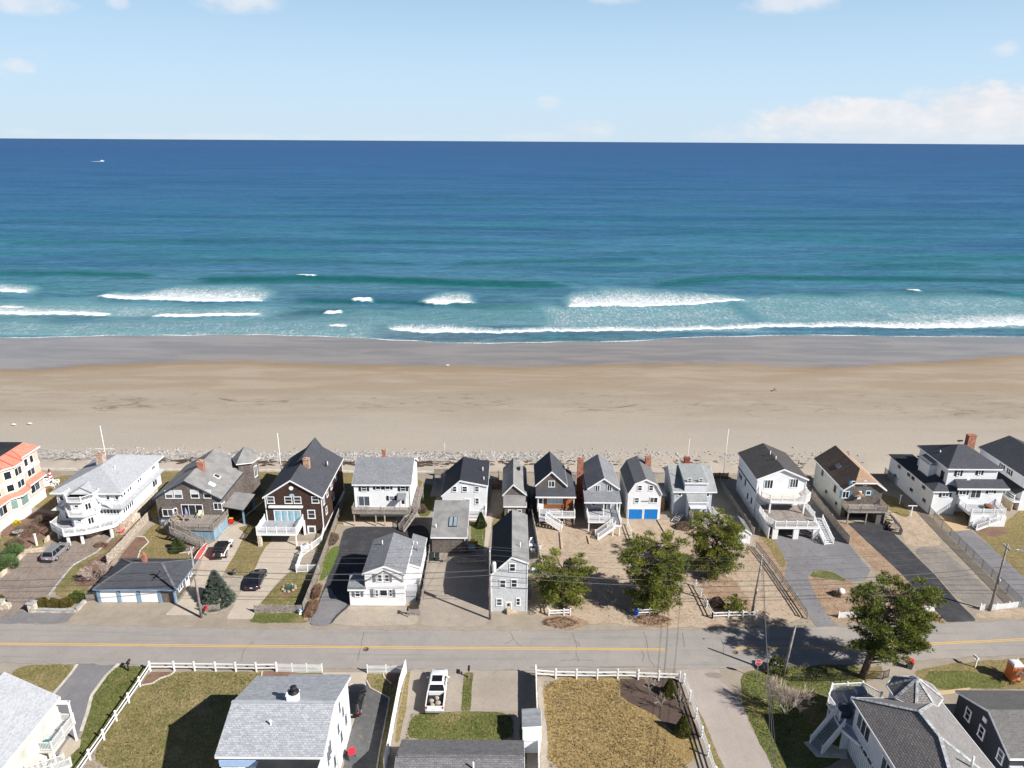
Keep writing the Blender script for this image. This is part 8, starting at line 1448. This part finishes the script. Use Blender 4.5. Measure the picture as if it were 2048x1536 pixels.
sward('green_grass', 'short green grass beside the curved driveway and behind the pickup', [P(b1, (900, 620), (1150, 610), (1090, 720), (600, 1390), (510, 1380), (640, 1200), (700, 960), (730, 830)), P(b3, (250, 980), (1040, 975), (1050, 1170), (200, 1180)), P(b3, (655, 660), (730, 660), (715, 950), (645, 950)), P(b4, (1110, 680), (1330, 620), (2040, 600), (2040, 820), (1880, 800), (1600, 900), (1450, 1400), (1370, 1400), (1250, 1185), (1140, 960))], 24, (.045, .065, .012), (.32, .29, .12), .15, 3)
# ------------------------------------------------------------------ small things on the lots
def cyl(x, y, prof, n=14): return MB().lathe(x, y, prof, n)
def wheelie(label, p, body, lid, rz=0.0, wheels=True):
    h = root('wheeled_bin', label, 'bin', *p, group='wheeled bins'); ORG[h.name] = (0, 0, 0); h.rotation_euler[2] = rz
    MB().loft([[(-.24, -.27, .05), (.24, -.27, .05), (.24, .27, .05), (-.24, .27, .05)], [(-.31, -.36, 1.0), (.31, -.36, 1.0), (.31, .36, 1.0), (-.31, .36, 1.0)]]).build('bin_body', body, h); MB().loft([[(-.34, -.39, 1.0), (.34, -.39, 1.0), (.34, .4, 1.0), (-.34, .4, 1.0)], [(-.33, -.38, 1.06), (.33, -.38, 1.06), (.33, .4, 1.1), (-.33, .4, 1.1)]]).build('lid', lid, h)
    for s in (-1, 1): MB().loft([[(x, .3 + .12 * math.cos(t), .12 + .12 * math.sin(t)) for t in [i * math.pi / 5 for i in range(10)]] for x in (s * .25, s * .32)]).build('wheel', rubber, h)
wheelie('grey wheeled bin with red lid against the white wall of the light grey roofed house', gp(b2, 1120, 1335), grey_plastic, red_plastic, .2); wheelie('grey wheeled bin with red lid standing at the road beside the big pine', gp(b5, 1085, 655), grey_plastic, red_plastic, -.4); wheelie('dark green wheeled bin at the left corner of the shingled outbuilding', gp(c3, 92, 1075), green_dark, green_dark); wheelie('dark green wheeled bin, right of its twin by the shingled outbuilding', gp(c3, 132, 1078), green_dark, green_dark)
h = root('kettle_grill', 'round grey kettle grill on the strip between the concrete drives', 'grill', *gp(c1, 1805, 1195)); x, y = gp(c1, 1805, 1195); MB().lathe(x, y, [(.05, .35), (.3, .5), (.36, .7), (.3, .92), (.1, 1.0)], 14).build('kettle', plain('grill_enamel', (.07, .075, .08), .35, .5), h)
for k in range(3): a = k * 2.09; MB().tube([(x + .2 * math.cos(a), y + .2 * math.sin(a), .5), (x + .35 * math.cos(a), y + .35 * math.sin(a), 0)], .02, 5).build('leg', steel, h)
x, y = gp(c2, 462, 1490); h = root('fire_hydrant', 'white and blue fire hydrant in front of the grey picket fence', 'hydrant', x, y); MB().lathe(x, y, [(.2, 0), (.2, .08), (.14, .1), (.14, .55), (.2, .58)], 12).build('barrel', trim, h); MB().lathe(x, y, [(.2, .58), (.18, .72), (.06, .8)], 12).build('bonnet', plain('hydrant_blue', (.12, .35, .55), .5), h); MB().box(x - .28, y - .07, .38, x + .28, y + .07, .5).build('nozzle', trim, h)
x, y = gp(c4, 278, 1495); h = root('barrel', 'bright blue plastic barrel at the fence stub under the middle pine', 'barrel', x, y); MB().lathe(x, y, [(.26, 0), (.31, .15), (.33, .45), (.31, .8), (.28, .9), (.05, .93)], 16).build('drum', blue_plastic, h); MB().lathe(x, y, [(.325, .28), (.345, .3), (.325, .33)], 16).build('hoop', blue_plastic, h)
for k, (X, Y, m) in enumerate(((866, 1175, trim), (893, 1168, plain('pale_blue_lid', (.35, .55, .68), .5)))):
    x, y = gp(c3, X, Y); h = root('storage_tub', ['white topped round tub by the tall narrow house fence, left one', 'pale blue topped round tub by the tall narrow house fence, right one'][k], 'tub', x, y); MB().lathe(x, y, [(.28, 0), (.33, .6)], 14).build('tub', plain('teal_tub', (.03, .15, .25), .5), h); MB().lathe(x, y, [(.35, .6), (.35, .66), (.28, .72), (.03, .76)], 14).build('lid', m, h)
# portable toilet
x, y = gp(b5, 1945, 745); h = root('portable_toilet', 'orange portable toilet with white domed roof by the road', 'toilet', x, y); MB().box(x - .55, y - .55, .1, x + .55, y + .55, 2.1).build('cabin', orange_p, h); MB().loft([[(x + .6 * sx * q, y + .6 * sy * q, z) for sx, sy in ((-1, -1), (1, -1), (1, 1), (-1, 1))] for q, z in ((1, 2.1), (1, 2.18), (.85, 2.32), (.5, 2.4))]).build('roof', trim, h); MB().box(x - .4, y - .59, .2, x + .4, y - .55, 2.0).build('door', plain('pale_orange', (.75, .28, .12), .5), h); MB().lathe(x + .35, y + .35, [(.05, 2.2), (.05, 2.6)], 8).build('vent_pipe', trim, h); MB().box(x - .6, y - .6, .0, x + .6, y + .6, .1).build('skid', black_metal, h)
# flagpoles
def flagpole(label, base, z1, yard=None, r=.07, mat=None, z0=0.0):
    h = root('flagpole', label, 'flagpole', base[0], base[1], z0, group='flagpoles'); MB().tube([(base[0], base[1], z0), (base[0], base[1], z1)], [r, r * .6], 8).build('mast', mat or vinyl, h)
    MB().lathe(base[0], base[1], [(.02, z1), (.1, z1 + .06), (.1, z1 + .14), (.02, z1 + .2)], 8).build('finial', mat or vinyl, h)
    if yard: MB().beam((base[0] - yard, base[1], z1 * .62), (base[0] + yard, base[1], z1 * .62), .07, .07).build('yard', mat or vinyl, h)
def fl(px, py_top, y): x, z = AY(y, px, py_top); return x, z
x, z = AY(114.5, 197, 854); flagpole('white flagpole with yardarm behind the octagonal bay house', (x + .3, 114.5), z, 1.7); x, z = AY(113.5, 555, 869); flagpole('plain white flagpole left of the dark brown gable house', (x, 113.5), z); x, z = AY(118.3, 889, 884); flagpole('thin grey pole on the beach fence by the white lopsided cottage', (x, 118.3), z, None, .05, steel); x, z = AY(118.5, 1379, 880); flagpole('slim white flagpole behind the pale blue-grey house', (x, 118.5), z, None, .05); x, z = AY(118.5, 1457, 860); flagpole('tall white flagpole by the shaded yard beach fence', (x, 118.5), z); x, z = AY(124, 2012, 865); flagpole('thin dark pole on the sand behind the right edge houses', (x, 121), z - .8, None, .03, black_metal, -1)
# left garden
def wallrun(label, pts, z, w, mat, capm=None, cat='wall', name='stone_wall', group=None):
    h = root(name, label, cat, *pts[0], group=group); r = random.Random(len(label)); n_ = 0
    for i in range(len(pts) - 1):
        a, b_ = Vector((*pts[i], 0)), Vector((*pts[i + 1], 0)); L = (b_ - a).length; d = (b_ - a) / L; s = Vector((d.y, -d.x, 0)); n = max(1, int(L / .55))
        for row in range(max(1, round(z / .3))):
            for k in range(n):
                q = a + d * (L * (k + .5 + (.25 if row % 2 else 0)) / n); e = d * (L / n * .48); t = s * (w / 2 - r.uniform(0, .04)); z0, z1 = row * .3 + .01, min(z, (row + 1) * .3 - r.uniform(.0, .04)); o = MB().loft([[q - e - t + Vector((0, 0, zz)), q + e - t + Vector((0, 0, zz)), q + e + t + Vector((0, 0, zz)), q - e + t + Vector((0, 0, zz))] for zz in (z0, z1)]).build('stone', mat, h)
        if capm: MB().beam(a + Vector((0, 0, z + .03)), b_ + Vector((0, 0, z + .03)), w + .08, .07).build('coping', capm, h)
    return h
ps1 = plain('buff_stone', (.55, .46, .35), .9, .15, .35, 1.3, bump=.4)
wallrun('curved buff stone wall up the left side of the stamped driveway', [gp(c1, *p) for p in ((0, 1215), (70, 1150), (140, 1080), (205, 1018), (340, 1005))], .55, .45, ps1); wallrun('low buff stone wall beside the steps under the octagonal bay house', [gp(c1, *p) for p in ((350, 945), (400, 890), (440, 865))], .6, .4, ps1); wallrun('low stone curb wall under the clipped hedge', [gp(c1, *p) for p in ((275, 1470), (440, 1475), (585, 1475), (655, 1400))], .35, .4, ps1, granite)
x, y = gp(c1, 258, 1470); h = root('gate_pillar', 'buff stone gate pillar at the right of the stamped driveway', 'pillar', x, y, group='stone gate pillars'); MB().box(x - .4, y - .35, 0, x + .4, y + .35, 1.3).build('shaft', palestone, h); MB().box(x - .5, y - .45, 1.3, x + .5, y + .45, 1.42).build('cap', granite, h); MB().box(x - .12, y - .12, 1.42, x + .12, y + .12, 1.75).build('lantern', steel, h)
x, y = gp(c1, 20, 1445); h = root('gate_pillar', 'broad stepped stone gate pier at the left edge by the road', 'pillar', x, y, group='stone gate pillars'); MB().box(x - 1.6, y - .35, 0, x + .3, y + .35, 1.1).build('shaft', palestone, h); MB().box(x + .3, y - .35, 0, x + 1.0, y + .35, .7).build('step', palestone, h); MB().box(x - 1.6, y - .42, 1.1, x + .36, y + .42, 1.2).build('cap', granite, h)
bush('bronze shrub topping the stepped stone gate pier', (x - .8, y + .9), (.8, .6), 1.3, hed, 77, 700, 'hedge_shrub', 'clipped hedge along the stone curb', .12, .04)
q = [gp(c1, *p) for p in ((868, 893), (745, 1015), (690, 1045), (560, 1118), (470, 1222), (375, 1345))]; h = root('stone_curb', 'pale granite curb edging the right of the stamped driveway', 'curb', *q[0])
for i in range(len(q) - 1):
    a, b_ = Vector((*q[i], .07)), Vector((*q[i + 1], .07)); n = max(1, int((b_ - a).length / 1.1))
    for k in range(n): MB().beam(a.lerp(b_, k / n + .01), a.lerp(b_, (k + 1) / n - .01), .16, .16).build('curb_stone', granite, h)
def edging(label, pts, n_, mat, w=.16, z=.09):
    q = [Vector((*p, 0)) for p in pts]; h = root('bed_edging', label, 'edging', *pts[0], group='garden bed edgings')
    for i in range(len(q) - 1):
        n = max(1, int((q[i + 1] - q[i]).length / n_)); b = MB(); a, c_ = q[i], q[i + 1]
        for k in range(n): b.beam(a.lerp(c_, (k + .04) / n) + Vector((0, 0, z / 2)), a.lerp(c_, (k + .96) / n) + Vector((0, 0, z / 2)), w, z)
        b.build('edging_blocks', mat, h, stuff=True)
pale_e = plain('pale_edging', (.55, .50, .44), .85, .2, .2); edging('pale block edging round the bed by the warm grey fence', [gp(c1, *p) for p in ((1050, 895), (1110, 900), (1142, 940), (1078, 1000), (1052, 1085))], .3, pale_e); edging('pale block edging round the bed at the blue deck stair', [gp(c1, *p) for p in ((1275, 985), (1290, 1005), (1370, 1024), (1480, 1012))], .3, pale_e); edging('white stone edging of the corner bed in the olive lawn', [gp(b1, *p) for p in ((1115, 752), (1200, 738), (1262, 697), (1342, 672), (1378, 642))], .3, pale_e); edging('pale paver strip along the right of the curved driveway', [gp(b1, *p) for p in ((935, 580), (838, 670), (722, 830), (690, 960), (640, 1112))], .35, pale_e, .35, .05); edging('pale paver strip along the left of the curved driveway', [gp(b1, *p) for p in ((610, 585), (560, 655), (415, 828))], .35, pale_e, .3, .05); edging('pale stone edging between dark gravel bed and lawn', [gp(b2, *p) for p in ((1232, 712), (1262, 772), (1412, 852), (1396, 960), (1342, 1230), (1312, 1420))], .3, pale_e, .12); edging('pale stone edging of the picket fence bed', [gp(b2, *p) for p in ((1365, 655), (1372, 690), (1430, 740))], .3, pale_e, .12); edging('white stone edging of the bed by the short picket fence', [gp(b2, *p) for p in ((412, 640), (405, 680), (418, 718))], .3, pale_e, .12)
x, y = gp(c1, 285, 965); h = root('lamp_post', 'short white garden post on the bed by the silver car', 'post', x, y); MB().box(x - .1, y - .1, 0, x + .1, y + .1, 1.9).build('post', vinyl, h); MB().box(x - .15, y - .15, 1.9, x + .15, y + .15, 2.0).build('cap', vinyl, h)
x, y = gp(c1, 145, 890); h = root('bird_bath', 'pale stone bird bath among the bare shrubs', 'bird bath', x, y); MB().lathe(x, y, [(.3, 0), (.14, .12), (.12, .6), (.2, .7)], 12).build('pedestal', granite, h); MB().lathe(x, y, [(.2, .7), (.75, .85), (.78, .92), (.55, .86), (.05, .82)], 16).build('basin', granite, h)
x, y = gp(c1, 392, 462); h = root('lighthouse_ornament', 'small red and white striped lighthouse ornament on the seaside lawn', 'ornament', x, y)
for k in range(6): MB().lathe(x, y, [(.42 - k * .045, k * .3), (.42 - (k + 1) * .045, (k + 1) * .3)], 12).build('band', red_plastic if k % 2 else trim, h)
MB().lathe(x, y, [(.22, 1.8), (.22, 1.86), (.12, 1.88), (.12, 2.1), (.02, 2.3)], 10).build('lantern', black_metal, h)
def chair(label, p, rz, mat, group, w=.65):
    h = root('garden_chair', label, 'chair', *p, group=group); ORG[h.name] = (0, 0, 0); h.rotation_euler[2] = rz; MB().loft([[(-w / 2, -.3, .38), (w / 2, -.3, .38), (w / 2, .3, .28), (-w / 2, .3, .28)], [(-w / 2, -.3, .42), (w / 2, -.3, .42), (w / 2, .3, .32), (-w / 2, .3, .32)]]).build('seat', mat, h); MB().loft([[(-w / 2, .26, .3), (w / 2, .26, .3), (w * .42, .6, 1.0), (-w * .42, .6, 1.0)], [(-w / 2, .3, .3), (w / 2, .3, .3), (w * .42, .64, 1.0), (-w * .42, .64, 1.0)]]).build('backrest', mat, h)
    for s in (-1, 1):
        MB().box(s * (w / 2 + .05) - .06, -.35, .55, s * (w / 2 + .05) + .06, .4, .59).build('armrest', mat, h)
        for yy in (-.3, .3): MB().box(s * (w / 2 + .03) - .03, yy - .04, 0, s * (w / 2 + .03) + .03, yy + .04, .56).build('leg', mat, h)
for k, (X, Y, a) in enumerate([(345, 500, .5), (385, 480, 2.6), (410, 515, -1.2), (440, 490, 2.0), (370, 520, 1.2)]): chair(['white garden chair nearest the salmon building', 'white garden chair under the lighthouse ornament', 'white garden chair in the middle of the seaside group', 'white garden chair farthest right of the seaside group', 'white garden chair nearest the tan grassy shrub'][k], gp(c1, X, Y), a, vinyl, 'white garden chairs on the seaside lawn', 1.1)
def on_deck(o, z): o.location.z = z
for k, (x, y, a, m) in enumerate([(-51.4, 97.2, 2.2, wood_tan), (-50.9, 98.3, 2.6, wood_tan), (-48.6, 99.0, .2, plain('pale_cushion', (.50, .50, .36), .8)), (-51.6, 96.5, 1.8, wood_grey)]):
    n0 = set(bpy.data.objects.keys()); chair(['tan deck chair in the left corner of the blue-skirted deck', 'tan deck chair beside the furled umbrella', 'pale cushioned chair by the sliding door', 'grey deck chair at the rail of the blue-skirted deck'][k], (x, y), a, m, 'chairs on the blue-skirted deck')
    for nm in set(bpy.data.objects.keys()) - n0:
        if bpy.data.objects[nm].parent is None: bpy.data.objects[nm].location.z = 2.0
h = root('parasol', 'furled blue and white parasol on the blue-skirted deck', 'parasol', -50.3, 98.2, 2.0); MB().lathe(-50.3, 98.2, [(.03, 2.0), (.03, 4.2)], 8).build('pole', wood_tan, h); MB().lathe(-50.3, 98.2, [(.05, 2.9), (.24, 3.0), (.2, 3.4), (.1, 3.9), (.02, 4.15)], 10).build('canopy', planks('blue_white_canvas', (.05, .10, .36), (.70, .72, .78), .15), h); MB().lathe(-50.3, 98.2, [(.28, 2.0), (.25, 2.1), (.05, 2.14)], 12).build('base', black_metal, h)
x, y = gp(c1, 1775, 790); h = root('toy_car', 'red and yellow plastic toy car at the carport mouth', 'toy', x, y); MB().box(x - .3, y - .35, .12, x + .3, y + .35, .5).build('body', red_plastic, h); MB().box(x - .3, y - .1, .75, x + .3, y + .3, .82).build('roof', plain('yellow_plastic', (.75, .50, .03), .4), h)
for sx in (-1, 1):
    MB().box(x + sx * .27 - .03, y + .2, .5, x + sx * .27 + .03, y + .28, .75).build('pillar', red_plastic, h)
    for yy in (-.25, .25): MB().loft([[(x + sx * q, y + yy + .13 * math.cos(t), .13 + .13 * math.sin(t)) for t in [i * math.pi / 4 for i in range(8)]] for q in (.28, .36)]).build('wheel', rubber, h)
x, y = gp(c1, 935, 872); h = root('wheelbarrow', 'red wheelbarrow beside the stone base of the octagonal bay house', 'wheelbarrow', x, y); MB().loft([[(x - .25, y - .4, .25), (x + .25, y - .4, .25), (x + .25, y + .3, .25), (x - .25, y + .3, .25)], [(x - .4, y - .65, .6), (x + .4, y - .65, .6), (x + .4, y + .5, .6), (x - .4, y + .5, .6)]]).build('tray', red_plastic, h); MB().beam((x - .2, y + .7, .2), (x - .3, y - 1.0, .55), .05, .05).beam((x + .2, y + .7, .2), (x + .3, y - 1.0, .55), .05, .05).build('handles', wood_tan, h); MB().loft([[(xx, y + .7 + .18 * math.cos(t), .18 + .18 * math.sin(t)) for t in [i * math.pi / 5 for i in range(10)]] for xx in (x - .05, x + .05)]).build('wheel', rubber, h)
x, y = gp(c2, 500, 1000); h = root('air_conditioner', 'white condenser unit at the balcony post of the dark brown house', 'condenser', x, y); MB().box(x - .5, y - .4, .05, x + .5, y + .4, .95).build('casing', trim, h); MB().lathe(x, y, [(.34, .95), (.34, .99), (.05, .99)], 14).build('fan_grille', steel, h)
rk_ = plain('tan_boulder', (.42, .31, .22), .9, .2, .35, 2)
for k in range(9):
    a = k * .7; cx_, cy_ = gp(c2, 378, 1295); x, y = cx_ + .85 * math.cos(a), cy_ + .8 * math.sin(a); b = MB(); b.loft([[(x + .24 * r * math.cos(t + k), y + .2 * r * math.sin(t + k), z) for t in [i * 1.047 for i in range(6)]] for r, z in ((.9, 0), (1, .14), (.5, .28))]); solo(b, 'garden_stone', 'tan stone in the ring round the circular garden bed', 'stone', rk_, 'ring of stones in the circular bed')
bush('low blue-green plant inside the ring of stones', gp(c2, 378, 1292), .5, .35, leafm('succulent', (.06, .13, .10), (.20, .32, .25)), 90, 300, 'garden_plant', 'garden shrubs', .2, .05)
x, y = gp(c4, 1850, 1330); b = MB(); b.loft([[(x + .55 * r * math.cos(t), y + .45 * r * math.sin(t), z) for t in [i * .7854 for i in range(8)]] for r, z in ((.9, 0), (1, .3), (.75, .6), (.3, .75))], True); solo(b, 'boulder', 'white painted boulder in the needle bed of the forked drive', 'boulder', trim)
# sand lot planks, woodpile, washing posts, trailer
for lab, a, b_, w in (('long weathered plank lying in the sand below the white stair', (1080, 865), (1092, 995), .35), ('short grey plank in the sand below the grey porch house', (1290, 895), (1305, 955), .3), ('thick timber sunk in the sand before the blue garage doors', (1825, 770), (1905, 905), .25)):
    solo(MB().beam((*gp(c3, *a), .1), (*gp(c3, *b_), .1), w, .16), 'timber_plank', lab, 'plank', wood_tan, 'planks lying in the sand')
cx_, cy_ = gp(c5, 830, 800); h = root('woodpile', 'long stack of split firewood beside the black driveway', 'woodpile', cx_, cy_); rw = random.Random(3); a, b_ = Vector((*gp(c5, 790, 740), 0)), Vector((*gp(c5, 880, 862), 0)); d = (b_ - a).normalized(); s = Vector((d.y, -d.x, 0))
logm = [cached(('log', k), (lambda k: lambda: MB().loft([[(x, .11 * q * math.cos(t), .11 * q * math.sin(t)) for t in [i * 1.047 for i in range(6)]] for x, q in ((-.32, 1), (.32, .92))]))(k), [plain('split_log', (.36, .27, .19), .9, .1, .4, 3), plain('log_end', (.50, .40, .29), .9, .1, .3, 3), wood_grey][k]) for k in range(3)]
for k in range(150): q = a.lerp(b_, rw.random()) + s * rw.uniform(-.45, .45); inst('log', logm[rw.randrange(3)], h, (q.x, q.y, .1 + rw.choice((0, .19, .38, .57)) * (1 if rw.random() < .8 else 1.2)), math.atan2(s.y, s.x) + rw.uniform(-.3, .3))
for lab, X, Y, ht, w in (('white T-shaped washing post by the chain-link fence', 1003, 740, 1.9, 1.5), ('smaller white washing post behind the T-shaped one', 918, 645, 1.6, .5)):
    x, y = gp(c5, X, Y); h = root('washing_post', lab, 'washing post', x, y, group='washing posts'); MB().box(x - .06, y - .06, 0, x + .06, y + .06, ht).build('post', vinyl, h); MB().box(x - w / 2, y - .06, ht, x + w / 2, y + .06, ht + .1).build('crossbar', vinyl, h)
x, y = gp(c3, 400, 990); h = root('utility_trailer', 'dark utility trailer with yellow machine between outbuilding and small lawn', 'trailer', x, y); MB().box(x - .8, y - 1.3, .5, x + .8, y + 1.2, .62).build('bed', black_metal, h)
for sx in (-1, 1): MB().box(x + sx * .8 - .03, y - 1.3, .62, x + sx * .8 + .03, y + 1.2, 1.0).build('side_board', black_metal, h); MB().loft([[(x + sx * q, y + .3 * math.cos(t), .3 + .3 * math.sin(t)) for t in [i * math.pi / 6 for i in range(12)]] for q in (.84, 1.0)]).build('wheel', rubber, h)
MB().box(x - .3, y + .3, .62, x + .3, y + .9, 1.15).build('yellow_machine', plain('machine_yellow', (.65, .42, .03), .5), h); MB().tube([(x + .2, y + 1.2, .62), (x + .5, y + 1.9, 1.25), (x + 1.5, y + 1.7, 1.3), (x + 1.6, y + 1.3, .1)], .03, 5).build('tow_frame', steel, h); MB().box(x - .5, y - 1.2, .62, x + .5, y - .2, .95).build('toolbox', plain('grey_blue_box', (.20, .25, .30), .5), h)
x, y = gp(c3, 862, 990); h = root('patio_table', 'white patio table in the narrow yard right of the tall house', 'table', x, y); MB().box(x - .5, y - .35, .68, x + .5, y + .35, .73).build('tabletop', vinyl, h)
for sx in (-1, 1):
    for sy in (-1, 1): MB().box(x + sx * .44 - .03, y + sy * .3 - .03, 0, x + sx * .44 + .03, y + sy * .3 + .03, .68).build('leg', vinyl, h)
for k in range(3): chair(['white chair at the patio table, beach side', 'white chair at the patio table, road side', 'white chair by the fence near the patio table'][k], (x + (-.1, .1, .9)[k], y + (1.0, -1.0, .2)[k]), (0, 3.1, -1.5)[k], vinyl, 'white chairs in the narrow yard', .5)
x, y = 77.2, 103.2; h = root('fire_table', 'round brown covered table on the white deck at the right', 'table', x, y, 2.15); MB().lathe(x, y, [(.5, 2.16), (.55, 2.6)], 14).build('table_base', wood_brown, h); MB().lathe(x, y, [(.75, 2.6), (.78, 2.66), (.6, 2.76), (.05, 2.8)], 16).build('cover', plain('brown_cover', (.22, .10, .06), .7), h)
chair('rust coloured rocking chair on the brown gable house porch deck', (9.0, 101.6), 0, wood_brown, 'porch chairs', .55); bpy.data.objects[[o.name for o in bpy.data.objects if o.get('group') == 'porch chairs'][0]].location.z = 1.75
# road furniture
for lab, p, r in (('round iron manhole cover near the yellow lines', gp(b2, 1228, 468), .36), ('small iron valve cover in the road near the side street', gp(b4, 815, 385), .14), ('iron manhole cover in the pine shadow at the junction', gp(b4, 1065, 492), .36)):
    h = root('manhole_cover', lab, 'manhole', *p, group='iron covers in the road'); MB().lathe(*p, [(r, .02), (r, .034), (r * .85, .034), (r * .85, .03), (.01, .03)], 18).build('cover', plain('rusty_iron', (.16, .11, .08), .8, .3, .3, 4), h)
# boat far out, gull and dark log on the beach
x, y = G(204, 323, SEA); h = root('motor_boat', 'tiny white motor boat trailing a wake far out at sea', 'boat', x, y, SEA); k = 1.7
MB().loft([[(x - 3 * k, y - .9 * k, SEA), (x - 3 * k, y + .9 * k, SEA), (x - 3 * k, y + 1.1 * k, SEA + 1.1 * k), (x - 3 * k, y - 1.1 * k, SEA + 1.1 * k)], [(x + 1 * k, y - .9 * k, SEA), (x + 1 * k, y + .9 * k, SEA), (x + 1 * k, y + 1.1 * k, SEA + 1.2 * k), (x + 1 * k, y - 1.1 * k, SEA + 1.2 * k)], [(x + 3.6 * k, y - .05, SEA + .5), (x + 3.6 * k, y + .05, SEA + .5), (x + 3.8 * k, y + .1, SEA + 1.5 * k), (x + 3.8 * k, y - .1, SEA + 1.5 * k)]]).build('hull', trim, h); MB().box(x - 1.2 * k, y - .8 * k, SEA + 1.1 * k, x + .8 * k, y + .8 * k, SEA + 2.2 * k).build('wheelhouse', trim, h)
b = MB()
for s in (-1, 0, 1): b.loft([[(x - 3 * k - t * 24, y + s * (1 + t * 7) - .5 - 2 * (1 - t), SEA + .02), (x - 3 * k - t * 24, y + s * (1 + t * 7) + .5 + 2 * (1 - t), SEA + .02), (x - 3 * k - t * 24, y + s * (1 + t * 7), SEA + .5 * (1 - t) + .05)] for t in (0, .35, 1)])
b.build('wake', trim, h)
for lab, px, py in (('white gull standing on the wet sand edge', 895, 733), ('white gull near the shingle on the left beach', 28, 852), ('white gull beside the other on the left beach', 60, 850)):
    x, y = PB(px, py); z = float(zb(y)); h = root('gull', lab, 'bird', x, y, z, group='gulls on the beach'); k = 1.7
    MB().loft([[(x + k * xx, y + k * r * .8 * math.cos(t), z + k * (.24 + .02 * xx) + k * r * math.sin(t)) for t in [i * math.pi / 4 for i in range(8)]] for xx, r in ((-.36, .015), (-.2, .07), (0, .1), (.14, .08), (.2, .05), (.24, .06), (.3, .05), (.36, .012))], True).build('body', trim, h)
    for s in (-.05, .05): MB().beam((x, y + s * k, z), (x, y + s * k, z + .2 * k), .03, .03).build('leg', orange_p, h)
x, y = PB(1549, 782); z = float(zb(y)); h = root('driftwood', 'small dark snag of driftwood alone on the open beach', 'driftwood', x, y, z); MB().tube([(x - 1.1, y - .4, z), (x - .3, y, z + .25), (x + .5, y + .1, z + .5)], [.06, .14, .07], 6).build('log', wood_brown, h); MB().tube([(x - .1, y, z + .3), (x + .1, y + .2, z + .9)], .06, 5).tube([(x + .2, y, z + .3), (x + .4, y - .4, z + .1)], .05, 5).build('branch', wood_brown, h)
# seaside steps, benches and stakes behind the right-hand houses
x, y = 57.5, 121.5
for lab, X, Y in (('grey bench frame on the sand behind the double-deck house', 1515, 310),):
    x, y = gp(c4, X, Y, ); h = root('bench', lab, 'bench', x, y + 1, -1.0); MB().box(x - .9, y + .8, -.5, x + .9, y + 1.2, -.42).build('seat', wood_grey, h)
    for s in (-.8, .8): MB().box(x + s - .05, y + .8, -1.2, x + s + .05, y + 1.2, -.5).build('leg', wood_grey, h)
x, y = 10.2, 117.5; h = root('piling', 'weathered timber piling between the brown and grey gable houses', 'piling', x, y); MB().tube([(x, y, -1), (x + .05, y, 2.3)], [.2, .17], 10).build('pile', wood_brown, h); MB().box(x - .3, y - .08, 1.5, x + .35, y + .08, 1.7).build('cross_block', wood_brown, h)
o = solo(MB().box(9.0, 111.5, .35, 11.4, 115.8, .42).box(9.0, 111.5, 0, 9.1, 115.8, .35), 'beach_deck', 'low pale blue-grey deck on the beach side between two gable houses', 'deck', deck_comp)
solo(MB().prism(rect(-13.9, 110, -11.6, 118), .02, .35), 'beach_deck', 'low weathered deck beside the white lopsided cottage on the beach side', 'deck', deck_grey)
solo(MB().prism(rect(48.0, 114.5, 53.2, 119), .02, .4), 'beach_deck', 'tan deck on the beach side right of the double-deck house', 'deck', planks('pinkish_deck', (.40, .29, .23), (.47, .35, .28), .15))
# dead leaves and needles drifted over the sandy lots
rr_ = random.Random(5); b = MB()
for k in range(2600):
    x = rr_.uniform(2, 46); y = rr_.uniform(76.5, 99); s = rr_.uniform(.05, .14)
    if rr_.random() > .35 + .5 * math.sin(x * .35 + math.sin(y * .4) * 2) ** 2: continue
    a = rr_.uniform(0, 6.28); z = .03 + rr_.uniform(0, .02); b.add([(x + s * math.cos(a), y + s * math.sin(a), z), (x - s * math.cos(a), y - s * math.sin(a), z + .03), (x - s * .6 * math.sin(a), y + s * .6 * math.cos(a), z + .05)], [(0, 1, 2)])
o = solo(b, 'leaf_litter', 'brown twigs and needles scattered over the sandy lots', 'leaf litter', plain('litter_brown', (.17, .10, .06), .95, .1, .4, 3), uv=False); o['kind'] = 'stuff'
